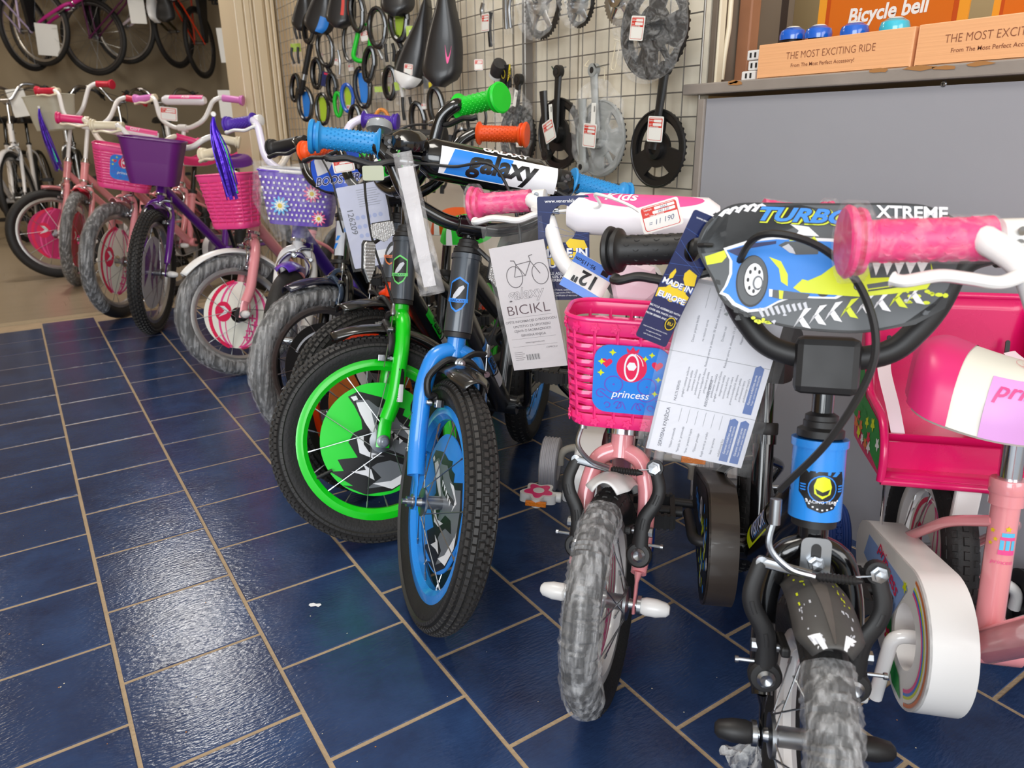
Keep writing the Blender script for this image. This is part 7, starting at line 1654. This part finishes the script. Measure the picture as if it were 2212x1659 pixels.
for k, tx in enumerate(('*Naziv proizvoda', '*Serijski br. proizvoda', '*Ime i prezime kupca', '*Datum prodaje', 'Kojih servis je uradio', 'Ime i prezime', 'ovlašćenog lica')): put_text(mb, tx, .0038, PTXT, FL, -w_*.26+.0095*k, -.086, pi/2, .0003); ribbon(mb, [(-w_*.24+.0095*k, -.064), (-w_*.24+.0095*k, -.046)], .0003, GRY, FL, .0003)
for k, tx in enumerate(('pregled i zatezanje točkova', 'zategnutost sedišta', 'centriranje kočnica', 'podešavanje volana', 'provera kotrljajućih delova', 'pritegnutost pedala', 'podmazivanje lanca', 'podešavanje menjača')): put_text(mb, tx, .0034, PTXT, FL, -w_*.27+.0046*k, -.014+.002*(k % 3), pi/2, .0003); put_text(mb, tx, .0034, PTXT, FL, w_*.05+.0046*k, -.012+.002*(k % 2), pi/2, .0003)
for k, tx in enumerate(('Datum prijema bicikla', 'na redovan servis', 'Redovan servis je obavezan 30 dana od datuma kupovine', 'Dodatni rad', 'Redovan servis je obavezan 11-12 meseci od datuma', 'Napomena')): put_text(mb, tx, .0036, PTXT, FL, -w_*.30+.0105*k, .050, pi/2, .0003); ribbon(mb, [(-w_*.26+.0105*k, .075), (-w_*.26+.0105*k, .098)], .0003, GRY, FL, .0003)
for (x, y0, y1) in ((w_*.40, -.038, .022), (w_*.41, -.102, -.046), (w_*.30, -.102, -.046)):
    mb.flat([(x-.005, y0), (x+.005, y0), (x+.005, y1-.003), (x, y1), (x-.005, y1-.003)], bl, FL, .0003); put_text(mb, 'Garantni ovlašćeni servis', .0036, PWHT, FL, x-.0018, (y0+y1)/2, pi/2, .0006, .008); put_text(mb, 'Potpis i pečat servisa 1087/024706', .0026, PWHT, FL, x+.0024, (y0+y1)/2, pi/2, .0006)
mb.obj('sheet_print', t); slv('clear_sleeve', t, .138, .236, .004, .004)
# bluish leaflet bag with a number, behind
M = tagM(796, 487, 1.62, 9, -10); t = card('leaflet_bag', M, .105, .180, 'bluish printed leaflet bag with number 126209 behind the reflectors', 'paper sheet', mat('lavender leaflet', (190, 192, 214), .4))
mb = MB(); put_text(mb, '126209', .019, PTXT, FL, -.033, .012, -pi/2, .0003, .01); mb.flat(rrect(.05, .018, .002, 3, .018, -.066), PWHT, FL, .0002); 
for k in range(10): mb.box((.030+k*.0014, -.067, .0005), (.0005, .009, .0001), PBLK)
for k in range(8): ribbon(mb, [(-.01, .078-.005*k), (.040-.004*(k % 3), .078-.005*k)], .0007, GRY, FL, .0003)
for k in range(14): mb.flat(circ(-.02+.013*(k % 5), .02-.02*(k//5), .005, 8), mat('lavender print', (160, 170, 210), .5), FL, .0003)
mb.obj('leaflet_print', t); slv('clear_sleeve', t, .115, .20, .003, .004)
# long rolled clear sleeve
M = tagM(902, 486, 1.16, 9.5, -10); 
def fn(u, v): a = 2*pi*u; k = .6+.4*v; return (.019*cos(a)*(1.15-.35*v), (v-.5)*.225, .010*sin(a)+.0025*sin(16*v+5*u))
t = MB().grid(fn, 20, 26, film('rolled sleeve film', (240, 238, 238), .16, 20, .1, bump=.6), closeu=True).obj('rolled_sleeve', None, M); tag(t, 'long rolled clear plastic sleeve hanging from the green bicycle handlebar', 'plastic sleeve')
MB().prism([(-.011, -.10), (.009, -.10), (.013, .09), (-.012, .09)], -.001, .001, mat('folded paper', (216, 212, 214), .5), FL).obj('folded_paper', t)
t = card('paper_tag', tagM(806, 374, 1.02, 0, -10), .030, .020, 'small blank pale tag under the blue bicycle brake lever', 'tag', mat('pale green card', (176, 180, 156), .5))
# reflectors on the green bicycle
t = empty('reflector', 'upper clear reflector between black levers left of the grey head tube', 'reflector', tagM(827, 501, 1.30, 6, 14), 'loose clear reflectors of the green bicycle'); reflector(t, MX(((0, 1, 0, 0), (0, 0, 1, 0), (1, 0, 0, 0), (0, 0, 0, 1))), w_=.044, h=.036)
t = empty('reflector', 'lower slanted clear reflector left of the grey head tube', 'reflector', tagM(796, 566, 1.28, -10, 60), 'loose clear reflectors of the green bicycle'); reflector(t, MX(((0, 1, 0, 0), (0, 0, 1, 0), (1, 0, 0, 0), (0, 0, 0, 1))), w_=.036, h=.074)
# streamers
def tassel(px, py, dep, L, w_, n, label, m=mat('violet foil streamer', (92, 52, 196), .18, .6, bump=.3)):
    M = tagM(px, py, dep); rn = random.Random(n); t = empty('streamer_tassel', label, 'streamer', M, 'violet streamers on the grips')
    gm = mat('green glint foil', (40, 210, 120), .2, .6)
    mb = MB()
    for k in range(n):
        x = rn.uniform(-1, 1)*w_; z = rn.uniform(-1, 1)*w_*.7; q = rn.uniform(.82, 1.04)
        P = catmull([(0, 0, 0), (x*.5-.004, -L*.18*q, z*.5), (x*.9+.006+rn.uniform(-.006, .006), -L*.5*q, z), (x*1.1+L*.10, -L*q, z*1.2)], 5)
        mb.tube(P, [(.0028, .0005)]*len(P), m if k % 11 else gm, 5, flat=(cos(k), 0, sin(k)))
    tag(mb.obj('strands', t), kind='stuff'); MB().lathe([(.006, -.008), (.008, .0), (.006, .008)], WHT, seg=14).obj('clip', t)
tassel(461, 247, 2.02, .225, .016, 46, 'violet foil streamer hanging from the violet grip in front of the pink basket')
tassel(84, 232, 4.02, .33, .020, 34, 'violet foil streamer hanging at the far left from a red grip')
# papers on the far bicycles
for a in ((103, 86, 6.0, .16, .24, -3, 'white paper in a clear bag on the hung bicycle with the white saddle'), (489, 98, 6.0, .12, .26, 2, 'white paper behind the hung handlebar beside the pillar'), (296, 22, 6.0, .12, .20, 0, 'greyish leaflet bag at the top edge on a hung bicycle'), (41, 222, 5.6, .12, .20, 8, 'white tag in a grey bag on the leftmost city bicycle'), (487, 225, 5.6, .09, .20, 0, 'crumpled clear bag of papers left of the pillar')):
    t = card('paper_tag', tagM(a[0], a[1], a[2], a[5], 0), a[3], a[4], a[6], 'tag', PAPER, grp='papers on the far bicycles')
# floor litter
p = at(681, 1306, 2, 0.001)
t = MB().flat([(-.011, -.002), (-.006, -.006), (.002, -.004), (.007, -.007), (.011, -.001), (.008, .003), (.001, .002), (-.004, .005), (-.010, .003)], PWHT, (V((p.x, p.y, .0012)), RGT, V((FW.x, FW.y, 0)).normalized(), V((0, 0, 1)))).obj('paper_scrap'); tag(t, 'tiny torn white scrap lying on the blue tiles', 'scrap')
rn = random.Random(21); mb = MB()
for k in range(90):
    px = rn.uniform(0, 2000); py = rn.uniform(760, 1650); p = at(px, py, 2, 0)
    if p.x > 1.2 or p.y > 3.6: continue
    mb.lathe([(0, 0), (rn.uniform(.0005, .0014), .0004), (0, .0009)], CREAM if k % 3 else CHIP, (p.x, p.y, 0), seg=5)
tag(mb.obj('floor_crumbs'), 'pale dust crumbs scattered over the blue tiles', 'crumbs', kind='stuff')
p = at(1628, 1650, 2, .0)
def fn(u, v): a = 2*pi*u; r_ = .030*(1+.35*sin(3*a+1)+.22*sin(7*a))*sin(pi*v*.5); return (p.x+r_*cos(a), p.y+r_*sin(a), .002+.026*(1-v)*(1+.4*sin(5*a))+.004*sin(13*a+9*v))
t = MB().grid(fn, 40, 10, film('litter film', (240, 240, 240), .28, 40, .12), closeu=True).obj('plastic_wrapper'); tag(t, 'crumpled clear plastic wrapper on the floor under the front axle', 'wrapper')
